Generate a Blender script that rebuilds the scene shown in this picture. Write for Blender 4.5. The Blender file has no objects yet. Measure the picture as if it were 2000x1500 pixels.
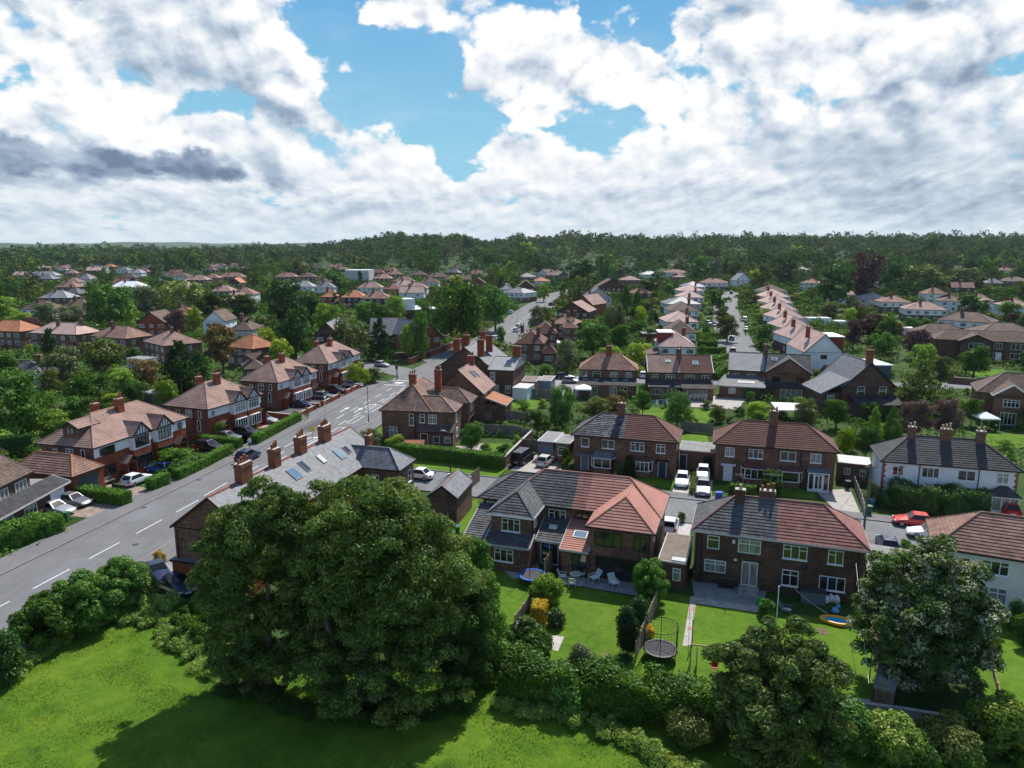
import bpy, math, random
import numpy as np
from mathutils import Vector
R = math.radians
scn = bpy.context.scene
COL = scn.collection
# ------------------------------------------------------------------ camera
F_PX = 1400.0; PITCH = math.atan(272 / F_PX); CAM_H = 30.0
CP, SP = math.cos(PITCH), math.sin(PITCH)
cam = bpy.data.objects.new('camera', bpy.data.cameras.new('camera')); COL.objects.link(cam)
cam.location = (0, 0, CAM_H); cam.rotation_euler = (math.pi / 2 - PITCH, 0, 0)
cam.data.sensor_width = 36; cam.data.lens = 36 * F_PX / 2000; cam.data.clip_start = .5; cam.data.clip_end = 20000
scn.camera = cam
SUN_EL, SUN_AZ = R(50), R(24)          # azimuth to the right of straight ahead (+y)
SUN_DIR = Vector((math.sin(SUN_AZ) * math.cos(SUN_EL), math.cos(SUN_AZ) * math.cos(SUN_EL), math.sin(SUN_EL)))
sun = bpy.data.objects.new('sun', bpy.data.lights.new('sun', 'SUN')); COL.objects.link(sun)
sun.data.energy = 4.3; sun.data.angle = R(.53); sun.data.color = (1, .95, .88)
sun.rotation_euler = SUN_DIR.to_track_quat('Z', 'Y').to_euler(); sun.location = (0, 0, 60)
scn.view_settings.view_transform = 'Standard'; scn.view_settings.look = 'None'
scn.view_settings.exposure = .58; scn.view_settings.gamma = 1
scn.cycles.max_bounces = 6; scn.cycles.diffuse_bounces = 2; scn.cycles.glossy_bounces = 2
scn.cycles.transmission_bounces = 3; scn.cycles.transparent_max_bounces = 6; scn.cycles.caustics_reflective = False
scn.cycles.use_denoising = True
def Gxy(u, v, z=0.0):
 """photograph pixel -> the place on the level z it was taken of"""
 x = (u - 1000) / F_PX; y = (750 - v) / F_PX
 t = (z - CAM_H) / (-SP + y * CP)
 return Vector((x * t, (CP + y * SP) * t))
def G(u, v, z=0.0):
 p = Gxy(u, v, z); return Vector((p.x, p.y, z))
def zat(v, Y):
 """height of what shows at picture row v at distance Y"""
 y = (750 - v) / F_PX
 return CAM_H + Y * (-SP + y * CP) / (CP + y * SP)
def depth(Y, z=0): return Y * CP + (CAM_H - z) * SP
# ------------------------------------------------------------------ world: sky with procedural clouds
W = bpy.data.worlds.new('World'); scn.world = W; W.use_nodes = True
W.cycles.sampling_method = 'MANUAL'; W.cycles.sample_map_resolution = 512
NT = W.node_tree; NT.nodes.clear()
class N:
 """tiny node-graph helper"""
 def __init__(s, nt): s.nt = nt
 def node(s, t, **k):
  n = s.nt.nodes.new(t)
  for a, b in k.items(): setattr(n, a, b)
  return n
 def put(s, sock, v):
  if hasattr(v, 'is_linked') or isinstance(v, bpy.types.NodeSocket): s.nt.links.new(v, sock)
  elif v is not None: sock.default_value = v
 def m(s, op, a, b=None, c=None, clamp=False):
  n = s.node('ShaderNodeMath', operation=op, use_clamp=clamp)
  s.put(n.inputs[0], a)
  if b is not None: s.put(n.inputs[1], b)
  if c is not None: s.put(n.inputs[2], c)
  return n.outputs[0]
 def smooth(s, x, a, b, lo=0., hi=1.):
  n = s.node('ShaderNodeMapRange', interpolation_type='SMOOTHSTEP')
  s.put(n.inputs[0], x); s.put(n.inputs[1], a); s.put(n.inputs[2], b); s.put(n.inputs[3], lo); s.put(n.inputs[4], hi)
  return n.outputs[0]
 def mix(s, f, a, b, blend='MIX'):
  n = s.node('ShaderNodeMix', data_type='RGBA', blend_type=blend)
  s.put(n.inputs[0], f); s.put(n.inputs[6], a); s.put(n.inputs[7], b)
  return n.outputs[2]
 def comb(s, x, y, z):
  n = s.node('ShaderNodeCombineXYZ'); s.put(n.inputs[0], x); s.put(n.inputs[1], y); s.put(n.inputs[2], z); return n.outputs[0]
 def noise(s, vec, scale, detail=4, rough=.5, lac=2., dist=0.):
  n = s.node('ShaderNodeTexNoise'); s.put(n.inputs['Vector'], vec)
  n.inputs['Scale'].default_value = scale; n.inputs['Detail'].default_value = detail
  n.inputs['Roughness'].default_value = rough; n.inputs['Lacunarity'].default_value = lac; n.inputs['Distortion'].default_value = dist
  return n.outputs['Fac']
 def ramp(s, f, stops, interp='LINEAR'):
  n = s.node('ShaderNodeValToRGB'); e = n.color_ramp.elements; n.color_ramp.interpolation = interp
  while len(e) < len(stops): e.new(.5)
  for el, (p, c) in zip(e, stops): el.position = p; el.color = tuple(c) + (1,)
  s.put(n.inputs[0], f); return n.outputs[0]
def build_sky():
 g = N(NT)
 sky = g.node('ShaderNodeTexSky', sky_type='NISHITA', sun_disc=False)
 sky.sun_elevation = SUN_EL; sky.sun_rotation = SUN_AZ; sky.air_density = 1.0; sky.dust_density = .6; sky.ozone_density = 2.2
 tc = g.node('ShaderNodeTexCoord'); sp = g.node('ShaderNodeSeparateXYZ'); NT.links.new(tc.outputs['Generated'], sp.inputs[0])
 x, y, z = sp.outputs
 az = g.m('ARCTAN2', x, y); el = g.m('ARCSINE', z)
 def azel(u, v):
  a = (u - 1000) / F_PX; b = (750 - v) / F_PX
  X, Y, Z = a, CP + b * SP, -SP + b * CP
  return math.atan2(X, Y), math.asin(Z / math.sqrt(X * X + Y * Y + Z * Z))
 wz = g.node('ShaderNodeTexNoise'); g.put(wz.inputs['Vector'], g.comb(az, g.m('MULTIPLY', el, 1.2), 2.7)); wz.inputs['Scale'].default_value = 7.5; wz.inputs['Detail'].default_value = 6; wz.inputs['Roughness'].default_value = .58
 wsep = g.node('ShaderNodeSeparateColor'); NT.links.new(wz.outputs['Color'], wsep.inputs[0])
 azw = g.m('ADD', az, g.m('MULTIPLY', g.m('SUBTRACT', wsep.outputs[0], .5), .17)); elw = g.m('ADD', el, g.m('MULTIPLY', g.m('SUBTRACT', wsep.outputs[1], .5), .11))
 def blob(u, v, ru, rv, rot=0, s=None):
  """soft patch of the sky dome (1 inside, 0 outside) round a direction"""
  a0, e0 = azel(u, v)
  du = g.m('SUBTRACT', azw, a0); dv = g.m('SUBTRACT', elw, e0)
  c_, s_ = math.cos(R(rot)), math.sin(R(rot))
  p = g.m('DIVIDE', g.m('ADD', g.m('MULTIPLY', du, c_), g.m('MULTIPLY', dv, s_)), ru / F_PX)
  q = g.m('DIVIDE', g.m('SUBTRACT', g.m('MULTIPLY', dv, c_), g.m('MULTIPLY', du, s_)), rv / F_PX)
  d = g.m('ADD', g.m('MULTIPLY', p, p), g.m('MULTIPLY', q, q))
  return g.smooth(d, 1.6, .25)
 # billow coordinates and, for the low deck, coordinates on a level sheet of cloud
 vb = g.comb(az, g.m('MULTIPLY', el, 1.35), 0.3)
 zz = g.m('ADD', g.m('MAXIMUM', z, 0.0), .11)
 wob = g.noise(vb, 7, 4, .55)
 def billow(vo, k=1.):
  f = g.noise(vo, 6.5 * k, 10, .60, 2.1, .18)
  wv = g.node('ShaderNodeVectorMath', operation='ADD'); wn = g.node('ShaderNodeTexNoise'); g.put(wn.inputs['Vector'], vo); wn.inputs['Scale'].default_value = 14 * k; wn.inputs['Detail'].default_value = 4
  ws = g.node('ShaderNodeVectorMath', operation='SCALE'); NT.links.new(wn.outputs['Color'], ws.inputs[0]); ws.inputs['Scale'].default_value = .09 / k
  NT.links.new(vo, wv.inputs[0]); NT.links.new(ws.outputs[0], wv.inputs[1])
  vr = g.node('ShaderNodeTexVoronoi', feature='F1'); g.put(vr.inputs['Vector'], wv.outputs[0]); vr.inputs['Scale'].default_value = 17 * k
  vr.inputs['Detail'].default_value = 1.; vr.inputs['Roughness'].default_value = .5
  return g.m('ADD', g.m('MULTIPLY', f, .80), g.m('MULTIPLY', g.m('SUBTRACT', .95, vr.outputs['Distance']), .20))
 def fields(off): return billow(g.comb(g.m('ADD', az, off[0]), g.m('MULTIPLY', g.m('ADD', el, off[1]), 1.35), .3))
 n0 = fields((0, 0)); n1 = fields((.010, .020)); n2 = fields((.03, .06))
 def sheet_(de, da=0.):
  e2 = g.m('ADD', el, de); sq = g.m('POWER', g.m('MAXIMUM', g.m('ADD', e2, .012), .002), .62)
  return billow(g.comb(g.m('MULTIPLY', g.m('ADD', az, da), g.m('SUBTRACT', 1.75, g.m('MULTIPLY', sq, 1.5))), g.m('MULTIPLY', sq, 1.75), 5.1), 1.5)
 deck = sheet_(0.); deck1 = sheet_(.010, .006)
 low = g.smooth(el, R(9.5), R(3.5))
 dens = g.m('ADD', g.m('MULTIPLY', n0, g.m('SUBTRACT', 1., g.m('MULTIPLY', low, .8))), g.m('MULTIPLY', deck, g.m('MULTIPLY', low, .8)))
 # where the heaps and the holes stand
 cover = [(200, 190, 520, 290, 0, .30), (500, 110, 170, 190, 25, .20), (640, 255, 230, 90, -40, .24), (1500, 300, 620, 230, 0, .30),
             (1050, 310, 150, 50, 0, .22), (985, 60, 120, 130, -15, .17), (1140, 120, 170, 62, 10, .22), (1700, 110, 420, 200, 0, .24),
             (800, 24, 66, 50, 0, .26), (850, 205, 130, 24, -6, .22), (930, 225, 60, 22, 10, .14), (1050, 212, 90, 20, 0, .16), (1000, 440, 1500, 80, 0, .30), (300, 330, 420, 90, 0, .16), (720, 85, 26, 14, 0, .2), (690, 132, 26, 10, 0, .2), (775, 134, 36, 8, 0, .2)]
 holes = [(1000, 235, 240, 44, 3, .16), (690, 120, 130, 90, -50, .40), (870, 265, 100, 56, -30, .30), (815, 120, 90, 60, 0, .26),
             (1240, 35, 100, 62, -15, .36), (1310, 90, 60, 30, -20, .16), (1175, 235, 80, 50, 0, .2), (1180, 280, 60, 30, 0, .12), (390, 222, 60, 18, 10, .18), (10, 160, 40, 20, 0, .14), (40, 38, 50, 14, 0, .12),
             (1990, 105, 50, 24, 0, .2), (640, 262, 50, 16, 0, .14), (1405, 330, 50, 18, 0, .12), (700, 285, 40, 14, 0, .1)]
 acc = None
 for (u, v, a, b, r, k) in cover:
  t = g.m('MULTIPLY', blob(u, v, a, b, r), k); acc = t if acc is None else g.m('ADD', acc, t)
 acc = g.m('MINIMUM', acc, .36)
 for (u, v, a, b, r, k) in holes:
  acc = g.m('SUBTRACT', acc, g.m('MULTIPLY', blob(u, v, a, b, r), k))
 acc = g.m('SUBTRACT', acc, g.smooth(el, R(31), R(48), 0, .35))
 back = g.smooth(y, .30, -.25)
 acc = g.m('SUBTRACT', acc, g.m('MULTIPLY', back, .45))
 d = g.m('ADD', g.m('MULTIPLY_ADD', dens, 1.5, -.25), acc)
 alpha = g.smooth(d, .485, .625)
 thick = g.smooth(d, .60, 1.0)
 # sun-side edges of the billows are bright, their undersides grey
 hi = g.m('SUBTRACT', 1., low)
 lit = g.m('MULTIPLY', g.m('ADD', g.m('MULTIPLY', g.m('SUBTRACT', n0, n1), 2.1), g.m('MULTIPLY', g.m('SUBTRACT', n0, n2), 1.0)), hi)
 lit = g.m('ADD', lit, g.m('MULTIPLY', g.m('MULTIPLY', g.m('SUBTRACT', deck, deck1), 1.05), low))
 lit = g.m('ADD', .79, lit)
 lit = g.m('SUBTRACT', lit, g.m('MULTIPLY', thick, .08))
 lit = g.m('SUBTRACT', lit, g.m('MULTIPLY', low, .02))
 grey = None
 for (u, v, a, b, r, k) in [(120, 292, 190, 20, -3, .55), (60, 320, 120, 16, 0, .45), (330, 318, 110, 22, -14, .6), (345, 342, 90, 16, -3, .5), (480, 298, 110, 30, -22, .36), (400, 130, 110, 140, 10, .20), (330, 190, 120, 40, -20, .12),
                               (1840, 200, 240, 60, 20, .16), (1420, 240, 100, 36, -20, .30), (1880, 320, 300, 70, 0, .22), (1650, 385, 420, 34, 0, .12), (250, 405, 380, 24, 0, .20), (1480, 295, 80, 24, 0, .2), (1050, 400, 300, 24, 0, .12), (600, 410, 200, 20, 0, .14), (1900, 420, 200, 24, 0, .14), (1600, 250, 90, 26, 0, .12)]:
  t = g.m('MULTIPLY', blob(u, v, a, b, r), k); grey = t if grey is None else g.m('ADD', grey, t)
 lit = g.m('SUBTRACT', lit, g.m('MULTIPLY', grey, g.smooth(g.m('ADD', g.m('MULTIPLY', wob, .6), g.m('MULTIPLY', n0, .6)), .42, .74, .35, 1.35)))
 for (u, v, a, b, r, k) in [(540, 110, 60, 130, 20, .16), (720, 250, 140, 40, -38, .14), (200, 215, 260, 50, -10, .18), (1350, 160, 200, 90, 0, .16), (1060, 300, 180, 70, 0, .10), (1600, 200, 180, 30, -10, .12), (1000, 60, 150, 120, 0, .1)]:
  lit = g.m('ADD', lit, g.m('MULTIPLY', blob(u, v, a, b, r), k))
 ccol = g.ramp(lit, [(0., (.12, .165, .24)), (.28, (.205, .265, .35)), (.5, (.345, .405, .485)), (.72, (.52, .56, .605)), (.92, (.68, .68, .68))])
 sk = g.node('ShaderNodeVectorMath', operation='SCALE'); NT.links.new(sky.outputs[0], sk.inputs[0]); sk.inputs['Scale'].default_value = SKY_K
 blue = g.mix(g.smooth(el, R(1), R(30)), (.22, .44, .55, 1), (.030, .19, .48, 1))
 cir = g.noise(g.comb(g.m('ADD', g.m('MULTIPLY', az, 1.), g.m('MULTIPLY', el, .8)), g.m('MULTIPLY', el, 3.2), 9.), 5., 8, .62)
 blue = g.mix(g.smooth(cir, .45, .8, 0., .30), blue, (.56, .62, .66, 1))
 front = g.smooth(y, -.1, .45)
 up = g.smooth(el, R(50), R(28))
 clear = g.mix(g.m('MULTIPLY', front, up), sk.outputs[0], blue)
 haze = g.smooth(el, R(5), R(-.5), 0, .5)
 c = g.mix(alpha, clear, ccol)
 c = g.mix(haze, c, (.36, .45, .52, 1))
 bg = g.node('ShaderNodeBackground'); NT.links.new(c, bg.inputs[0]); bg.inputs[1].default_value = 1.0
 out = g.node('ShaderNodeOutputWorld'); NT.links.new(bg.outputs[0], out.inputs[0])
SKY_K = .125
build_sky()
# ------------------------------------------------------------------ materials
MATS = {}
def base(name):
 m = bpy.data.materials.new(name); m.use_nodes = True; MATS[name] = m
 nt = m.node_tree; return m, N(nt), nt.nodes['Principled BSDF']
def ocoord(g, kind='Object', scale=(1, 1, 1)):
 tc = g.node('ShaderNodeTexCoord'); mp = g.node('ShaderNodeMapping'); mp.inputs['Scale'].default_value = scale
 g.nt.links.new(tc.outputs[kind], mp.inputs[0]); return mp.outputs[0]
def bump(g, p, h, s, d=.02):
 b = g.node('ShaderNodeBump'); b.inputs['Strength'].default_value = s; b.inputs['Distance'].default_value = d
 g.nt.links.new(h, b.inputs['Height']); g.nt.links.new(b.outputs[0], p.inputs['Normal'])
def sc(c, k): return tuple(min(1, v * k) for v in c)
def plain(name, c, rough=.7, var=.12, scale=3., spec=.3, metal=0., detail=5, kind='Object', bmp=0.):
 m, g, p = base(name)
 n = g.noise(ocoord(g, kind), scale, detail, .6)
 col = g.ramp(n, [(.25, sc(c, 1 - var * 1.6)), (.5, c), (.75, sc(c, 1 + var * 1.6))])
 g.put(p.inputs['Base Color'], col); p.inputs['Roughness'].default_value = rough
 p.inputs['Specular IOR Level'].default_value = spec; p.inputs['Metallic'].default_value = metal
 if bmp: bump(g, p, n, bmp)
 return m
def cells(name, cols, cs, stain=.25, rough=.85, sscale=.5, spec=.2, bmp=.15, lichen=None):
 """brick, tile and slate: small units each with its own tone, plus weathering"""
 m, g, p = base(name)
 v = g.node('ShaderNodeTexVoronoi'); v.feature = 'F1'; v.inputs['Scale'].default_value = 1
 g.put(v.inputs['Vector'], ocoord(g, 'Object', cs))
 sx = g.node('ShaderNodeSeparateColor'); g.nt.links.new(v.outputs['Color'], sx.inputs[0])
 n = len(cols); col = g.ramp(sx.outputs[0], [((i + .5) / n, c) for i, c in enumerate(cols)])
 w = g.noise(ocoord(g), sscale, 6, .65)
 f = g.smooth(w, .3, .7, 1 - stain, 1 + stain)
 col = g.mix(1., col, g.comb(f, f, f), 'MULTIPLY')
 if lichen:
  w2 = g.noise(ocoord(g), lichen[1], 6, .7)
  col = g.mix(g.smooth(w2, lichen[2], lichen[2] + .1), col, tuple(lichen[0]) + (1,))
 g.put(p.inputs['Base Color'], col); p.inputs['Roughness'].default_value = rough; p.inputs['Specular IOR Level'].default_value = spec
 if bmp: bump(g, p, v.outputs['Distance'], bmp, .02)
 return m
LEAF_K = 1.85
def leafmat(name, c1, c2, c3, scale=.5, tr=.27, flower=None, rnd=.25):
 """leaf: tone differs by clump and by tree; light also comes through"""
 m = bpy.data.materials.new(name); m.use_nodes = True; MATS[name] = m
 nt = m.node_tree; nt.nodes.clear(); g = N(nt)
 oc = ocoord(g)
 n = g.noise(oc, scale, 3, .6)
 c1, c2, c3 = [(c[0] * LEAF_K * 1.2, c[1] * LEAF_K, c[2] * LEAF_K * .85) for c in (c1, c2, c3)]
 col = g.ramp(n, [(.32, c1), (.5, c2), (.68, c3)])
 oi = g.node('ShaderNodeObjectInfo')
 k = g.smooth(oi.outputs['Random'], 0, 1, 1 - rnd, 1 + rnd)
 wn = g.node('ShaderNodeTexWhiteNoise'); ge = g.node('ShaderNodeNewGeometry')
 k2 = g.smooth(ge.outputs['Random Per Island'], 0, 1, .62, 1.38)
 k = g.m('MULTIPLY', k, k2)
 col = g.mix(1., col, g.comb(k, k, g.m('MULTIPLY', k, k)), 'MULTIPLY')
 if flower:
  fc, th, fs = flower
  fn = g.noise(oc, fs, 3, .6)
  isf = g.m('MULTIPLY', g.smooth(fn, th, th + .06), g.m('GREATER_THAN', ge.outputs['Random Per Island'], .45))
  col = g.mix(isf, col, tuple(fc) + (1,))
 d = g.node('ShaderNodeBsdfDiffuse'); t = g.node('ShaderNodeBsdfTranslucent'); gl = g.node('ShaderNodeBsdfGlossy')
 g.put(d.inputs[0], col); tc = g.mix(1., col, (1.15, 1.25, .55, 1), 'MULTIPLY'); g.put(t.inputs[0], tc)
 gl.inputs['Roughness'].default_value = .42; gl.inputs[0].default_value = (.8, .85, .8, 1)
 mx = g.node('ShaderNodeMixShader'); mx.inputs[0].default_value = tr; nt.links.new(d.outputs[0], mx.inputs[1]); nt.links.new(t.outputs[0], mx.inputs[2])
 m2 = g.node('ShaderNodeMixShader'); m2.inputs[0].default_value = .012 if tr > .2 else 0.; nt.links.new(mx.outputs[0], m2.inputs[1]); nt.links.new(gl.outputs[0], m2.inputs[2])
 o = g.node('ShaderNodeOutputMaterial'); nt.links.new(m2.outputs[0], o.inputs[0])
 return m
def grassmat(name, c1, c2, c3, patch=.12, fine=9., worn=None):
 m, g, p = base(name)
 oc = ocoord(g, 'Object'); wob = g.noise(oc, patch, 6, .68, 2.2, .6); fn = g.noise(ocoord(g, 'Object', (1, .45, 1)), fine, 4, .7)
 md = g.noise(oc, patch * 7, 5, .65)
 s = g.m('ADD', g.m('ADD', g.m('MULTIPLY', wob, .45), g.m('MULTIPLY', fn, .25)), g.m('MULTIPLY', md, .30))
 col = g.ramp(s, [(.40, c1), (.5, c2), (.60, c3)])
 tuft = g.smooth(g.noise(oc, patch * 16, 3, .5), .66, .74)
 col = g.mix(g.m('MULTIPLY', tuft, .55), col, tuple(sc(c1, .62)) + (1,))
 if worn: col = g.mix(g.smooth(g.noise(oc, .35, 4, .6), .66, .74), col, tuple(worn) + (1,))
 g.put(p.inputs['Base Color'], col); p.inputs['Roughness'].default_value = .95; p.inputs['Specular IOR Level'].default_value = .08
 bump(g, p, g.m('ADD', fn, md), .6, .08)
 return m
def asphalt(name, c, var=.14):
 m, g, p = base(name)
 oc = ocoord(g); a = g.noise(oc, .16, 7, .68); b = g.noise(ocoord(g, 'Object', (1, .12, 1)), 1.3, 6, .68); f = g.noise(oc, 22, 3, .7)
 s = g.m('ADD', g.m('ADD', g.m('MULTIPLY', a, .4), g.m('MULTIPLY', b, .35)), g.m('MULTIPLY', f, .25))
 col = g.ramp(s, [(.35, sc(c, 1 - var * 1.8)), (.5, c), (.66, sc(c, 1 + var * 1.8))])
 g.put(p.inputs['Base Color'], col); p.inputs['Roughness'].default_value = .9; p.inputs['Specular IOR Level'].default_value = .2
 bump(g, p, f, .2, .01); return m
BR = (4.4, 4.4, 13)
cells('brick_brown', [(.10, .052, .036), (.15, .078, .052), (.20, .11, .074), (.13, .064, .044), (.22, .13, .09)], BR, .28)
cells('brick_dark', [(.075, .042, .031), (.11, .06, .043), (.14, .08, .057), (.09, .05, .036)], BR, .28)
cells('brick_red', [(.19, .048, .024), (.25, .066, .032), (.28, .085, .042), (.21, .053, .027)], BR, .2)
cells('brick_orange', [(.20, .07, .038), (.255, .092, .05), (.23, .08, .042)], BR, .2)
TL = (3.2, 3.2, 5.5)
cells('tile_terracotta', [(.34, .16, .12), (.38, .185, .14), (.36, .17, .13)], TL, .13, .8, .6)
cells('tile_terracotta_old', [(.25, .115, .09), (.285, .135, .105), (.265, .125, .098)], TL, .16, .82, .7)
cells('tile_red', [(.19, .085, .07), (.225, .10, .083), (.25, .12, .098)], TL, .2, .82, .7)
cells('tile_redbrown', [(.19, .108, .08), (.23, .132, .098), (.26, .152, .115)], TL, .22, .85, .6, lichen=((.15, .13, .1), 1.4, .62))
cells('tile_rosy', [(.26, .165, .132), (.30, .195, .158), (.28, .18, .145)], TL, .2, .8, .5, lichen=((.26, .2, .16), 1.2, .64))
cells('tile_pink', [(.42, .28, .235), (.47, .325, .28), (.445, .30, .255)], TL, .16, .8, .5)
cells('tile_orange', [(.34, .14, .07), (.40, .17, .09), (.37, .155, .08)], TL, .2, .8, .5)
cells('tile_old', [(.20, .115, .09), (.16, .10, .08), (.125, .092, .08), (.25, .135, .095), (.14, .11, .098)], TL, .35, .85, .7, lichen=((.10, .085, .075), .9, .58))
cells('tile_brown', [(.10, .07, .054), (.125, .088, .068), (.15, .105, .082)], TL, .22, .85, .6)
cells('tile_darkred', [(.115, .05, .038), (.14, .062, .047), (.125, .056, .043)], TL, .18, .8, .6)
cells('tile_grey', [(.062, .064, .066), (.082, .083, .084), (.10, .10, .10)], TL, .25, .8, .6)
cells('tile_charcoal', [(.042, .043, .046), (.055, .055, .057), (.066, .065, .065)], TL, .22, .75, .6)
SL = (3.5, 3.5, 6)
cells('slate_old', [(.095, .10, .112), (.125, .13, .142), (.15, .152, .165), (.11, .115, .128)], SL, .22, .6, 1.6, .35, lichen=((.17, .165, .15), 2.4, .66))
cells('slate_pale', [(.19, .197, .205), (.235, .24, .245), (.21, .215, .22)], SL, .15, .6, .5, .35)
cells('slate_mossy', [(.035, .04, .045), (.075, .085, .09), (.025, .028, .03), (.13, .14, .145)], (2.5, 2.5, 5), .4, .7, 1.2, .3, lichen=((.30, .32, .33), 2.2, .66))
plain('render_white', (.70, .71, .72), .85, .06, .8); plain('render_grey', (.44, .43, .41), .85, .06, .8); plain('render_cream', (.62, .60, .54), .85, .06, .8)
plain('white_paint', (.78, .78, .78), .45, .03, 2); plain('black_paint', (.018, .018, .02), .45, .1, 2); plain('timber_black', (.022, .019, .017), .6, .1, 2)
plain('pot_clay', (.23, .075, .035), .8, .2, 4); plain('mortar', (.42, .38, .32), .9, .2, 5); plain('pot_buff', (.42, .33, .22), .8, .2, 4)
plain('felt_grey', (.22, .215, .205), .9, .15, 1.5); plain('felt_pale', (.50, .50, .48), .85, .12, 1.2); plain('felt_brown', (.17, .14, .115), .9, .2, 1.4)
plain('lead', (.13, .15, .165), .6, .15, 3); plain('door_navy', (.022, .04, .075), .4, .05); plain('door_teal', (.035, .075, .085), .5, .05, 2); plain('door_grey', (.14, .17, .20), .5, .05)
plain('door_red', (.20, .02, .02), .5, .05); plain('wood_fence', (.175, .125, .088), .9, .25, 2.5); plain('wood_grey', (.20, .17, .14), .9, .25, 2.5); plain('wood_light', (.42, .29, .16), .8, .2, 3)
plain('concrete', (.40, .375, .34), .9, .15, 1.5, bmp=.1); plain('paving', (.34, .315, .285), .9, .2, 1.6); plain('paving_grey', (.225, .225, .23), .9, .2, 1.6); plain('paving_pink', (.36, .22, .185), .9, .2, 1.6)
plain('block_paving', (.25, .185, .15), .9, .25, 1.5); plain('gravel', (.36, .33, .29), .95, .3, 6); plain('soil', (.12, .085, .055), .95, .35, 2)
plain('kerbstone', (.215, .21, .20), .9, .15, 2); plain('road_paint', (.66, .66, .65), .7, .14, 3.5); plain('paint_yellow', (.55, .40, .05), .6, .1, 3)
plain('steel', (.30, .31, .32), .4, .08, 2, .5, .6); plain('steel_dark', (.05, .055, .06), .5, .1, 2); plain('pole_green', (.09, .12, .10), .5, .1, 2); plain('pole_wood', (.16, .12, .085), .9, .2, 3)
plain('bark', (.12, .095, .07), .95, .35, 3, bmp=.4); plain('bark_pale', (.24, .21, .175), .95, .3, 3)
plain('tyre', (.018, .018, .019), .85, .1, 3); plain('alloy', (.42, .43, .44), .35, .05, 3, .5, .7); plain('plastic_black', (.02, .02, .021), .5, .1, 3)
plain('plastic_green', (.035, .13, .055), .45, .1, 2); plain('plastic_blue', (.03, .11, .34), .45, .1, 2); plain('plastic_teal', (.03, .15, .2), .45, .1, 2); plain('plastic_brightblue', (.02, .10, .45), .4, .05, 2)
plain('toy_yellow', (.80, .36, .02), .35, .05, 2); plain('toy_green', (.05, .42, .08), .4, .05, 2); plain('toy_red', (.62, .02, .03), .4, .05, 2); plain('toy_pink', (.75, .16, .30), .4, .05, 2); plain('toy_blue', (.12, .42, .70), .4, .05, 2)
plain('canvas_white', (.80, .80, .79), .8, .04, 2); plain('net_black', (.025, .026, .03), .7, .1, 3); plain('solar', (.015, .02, .04), .15, .1, 2, .6)
plain('skin', (.52, .31, .22), .6, .04, 4); plain('cloth_white', (.72, .72, .72), .9, .05, 4); plain('cloth_navy', (.03, .04, .09), .9, .1, 4); plain('cloth_blue', (.12, .22, .45), .9, .1, 4); plain('hair_dark', (.03, .02, .015), .7, .1, 8); plain('cloth_red', (.4, .05, .05), .9, .1, 4)
plain('lamp_glass', (.8, .79, .74), .3, .03, 2); plain('light_red', (.35, .012, .012), .25, .05, 2); plain('light_clear', (.72, .74, .76), .12, .03, 2, .6); plain('sign_yellow', (.75, .55, .05), .5, .03, 2)
def paint(name, c, metal=.15):
 m, g, p = base(name); p.inputs['Base Color'].default_value = c + (1,); p.inputs['Metallic'].default_value = metal
 p.inputs['Roughness'].default_value = .32; p.inputs['Coat Weight'].default_value = .3; p.inputs['Coat Roughness'].default_value = .06
 g.put(p.inputs['Roughness'], g.smooth(g.noise(ocoord(g), 2.5, 4, .6), .3, .7, .25, .42)); return m
for n_, c_ in dict(car_white=(.72, .73, .74), car_silver=(.30, .31, .33), car_grey=(.13, .135, .145), car_black=(.012, .012, .014), car_navy=(.012, .022, .06), car_blue=(.02, .07, .32), car_red=(.52, .012, .012), car_bronze=(.20, .16, .12), car_cream=(.52, .48, .42)).items():
 paint(n_, c_, 0. if n_ in ('car_white', 'car_cream', 'car_red') else .15)
def glass(name, dark, light, share, spec=.95, ro=.04):
 """window pane: mirror-smooth over a dark room or a pale blind"""
 m, g, p = base(name)
 oi = g.node('ShaderNodeObjectInfo'); f = g.smooth(oi.outputs['Random'], share, share + .03)
 n = g.noise(ocoord(g, 'Object', (5, 1, .6)), 1.6, 3, .5)
 col = g.mix(g.m('MULTIPLY', f, g.smooth(n, .3, .6, .35, 1.)), dark + (1,), light + (1,))
 g.put(p.inputs['Base Color'], col); p.inputs['Roughness'].default_value = ro; p.inputs['Specular IOR Level'].default_value = spec; p.inputs['IOR'].default_value = 1.55
 return m
glass('glass', (.014, .017, .019), (.27, .27, .25), .66); glass('car_glass', (.010, .013, .016), (.012, .015, .018), .9, .35, .03); glass('roof_glass', (.10, .17, .23), (.22, .30, .36), .5)
m_, g_, p_ = base('water'); p_.inputs['Base Color'].default_value = (.03, .36, .62, 1); p_.inputs['Roughness'].default_value = .08
bump(g_, p_, g_.noise(ocoord(g_), 6, 3, .5), .5, .03)
grassmat('field_grass', (.038, .094, .009), (.076, .146, .011), (.125, .185, .017), .10, 9)
grassmat('lawn_grass', (.054, .118, .011), (.083, .160, .014), (.112, .185, .020), .25, 10, None)
grassmat('lawn_worn', (.048, .108, .010), (.082, .152, .014), (.125, .18, .022), .3, 9, (.22, .19, .09))
grassmat('rough_grass', (.022, .045, .012), (.040, .075, .018), (.066, .100, .026), .2, 6)
grassmat('far_green', (.020, .040, .012), (.034, .062, .016), (.058, .085, .026), .03, 2)
asphalt('asphalt', (.148, .148, .148)); asphalt('asphalt_old', (.16, .162, .165), .14); asphalt('pavement_grey', (.150, .148, .146), .14); asphalt('tarmac_dark', (.085, .085, .088), .14)
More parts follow.
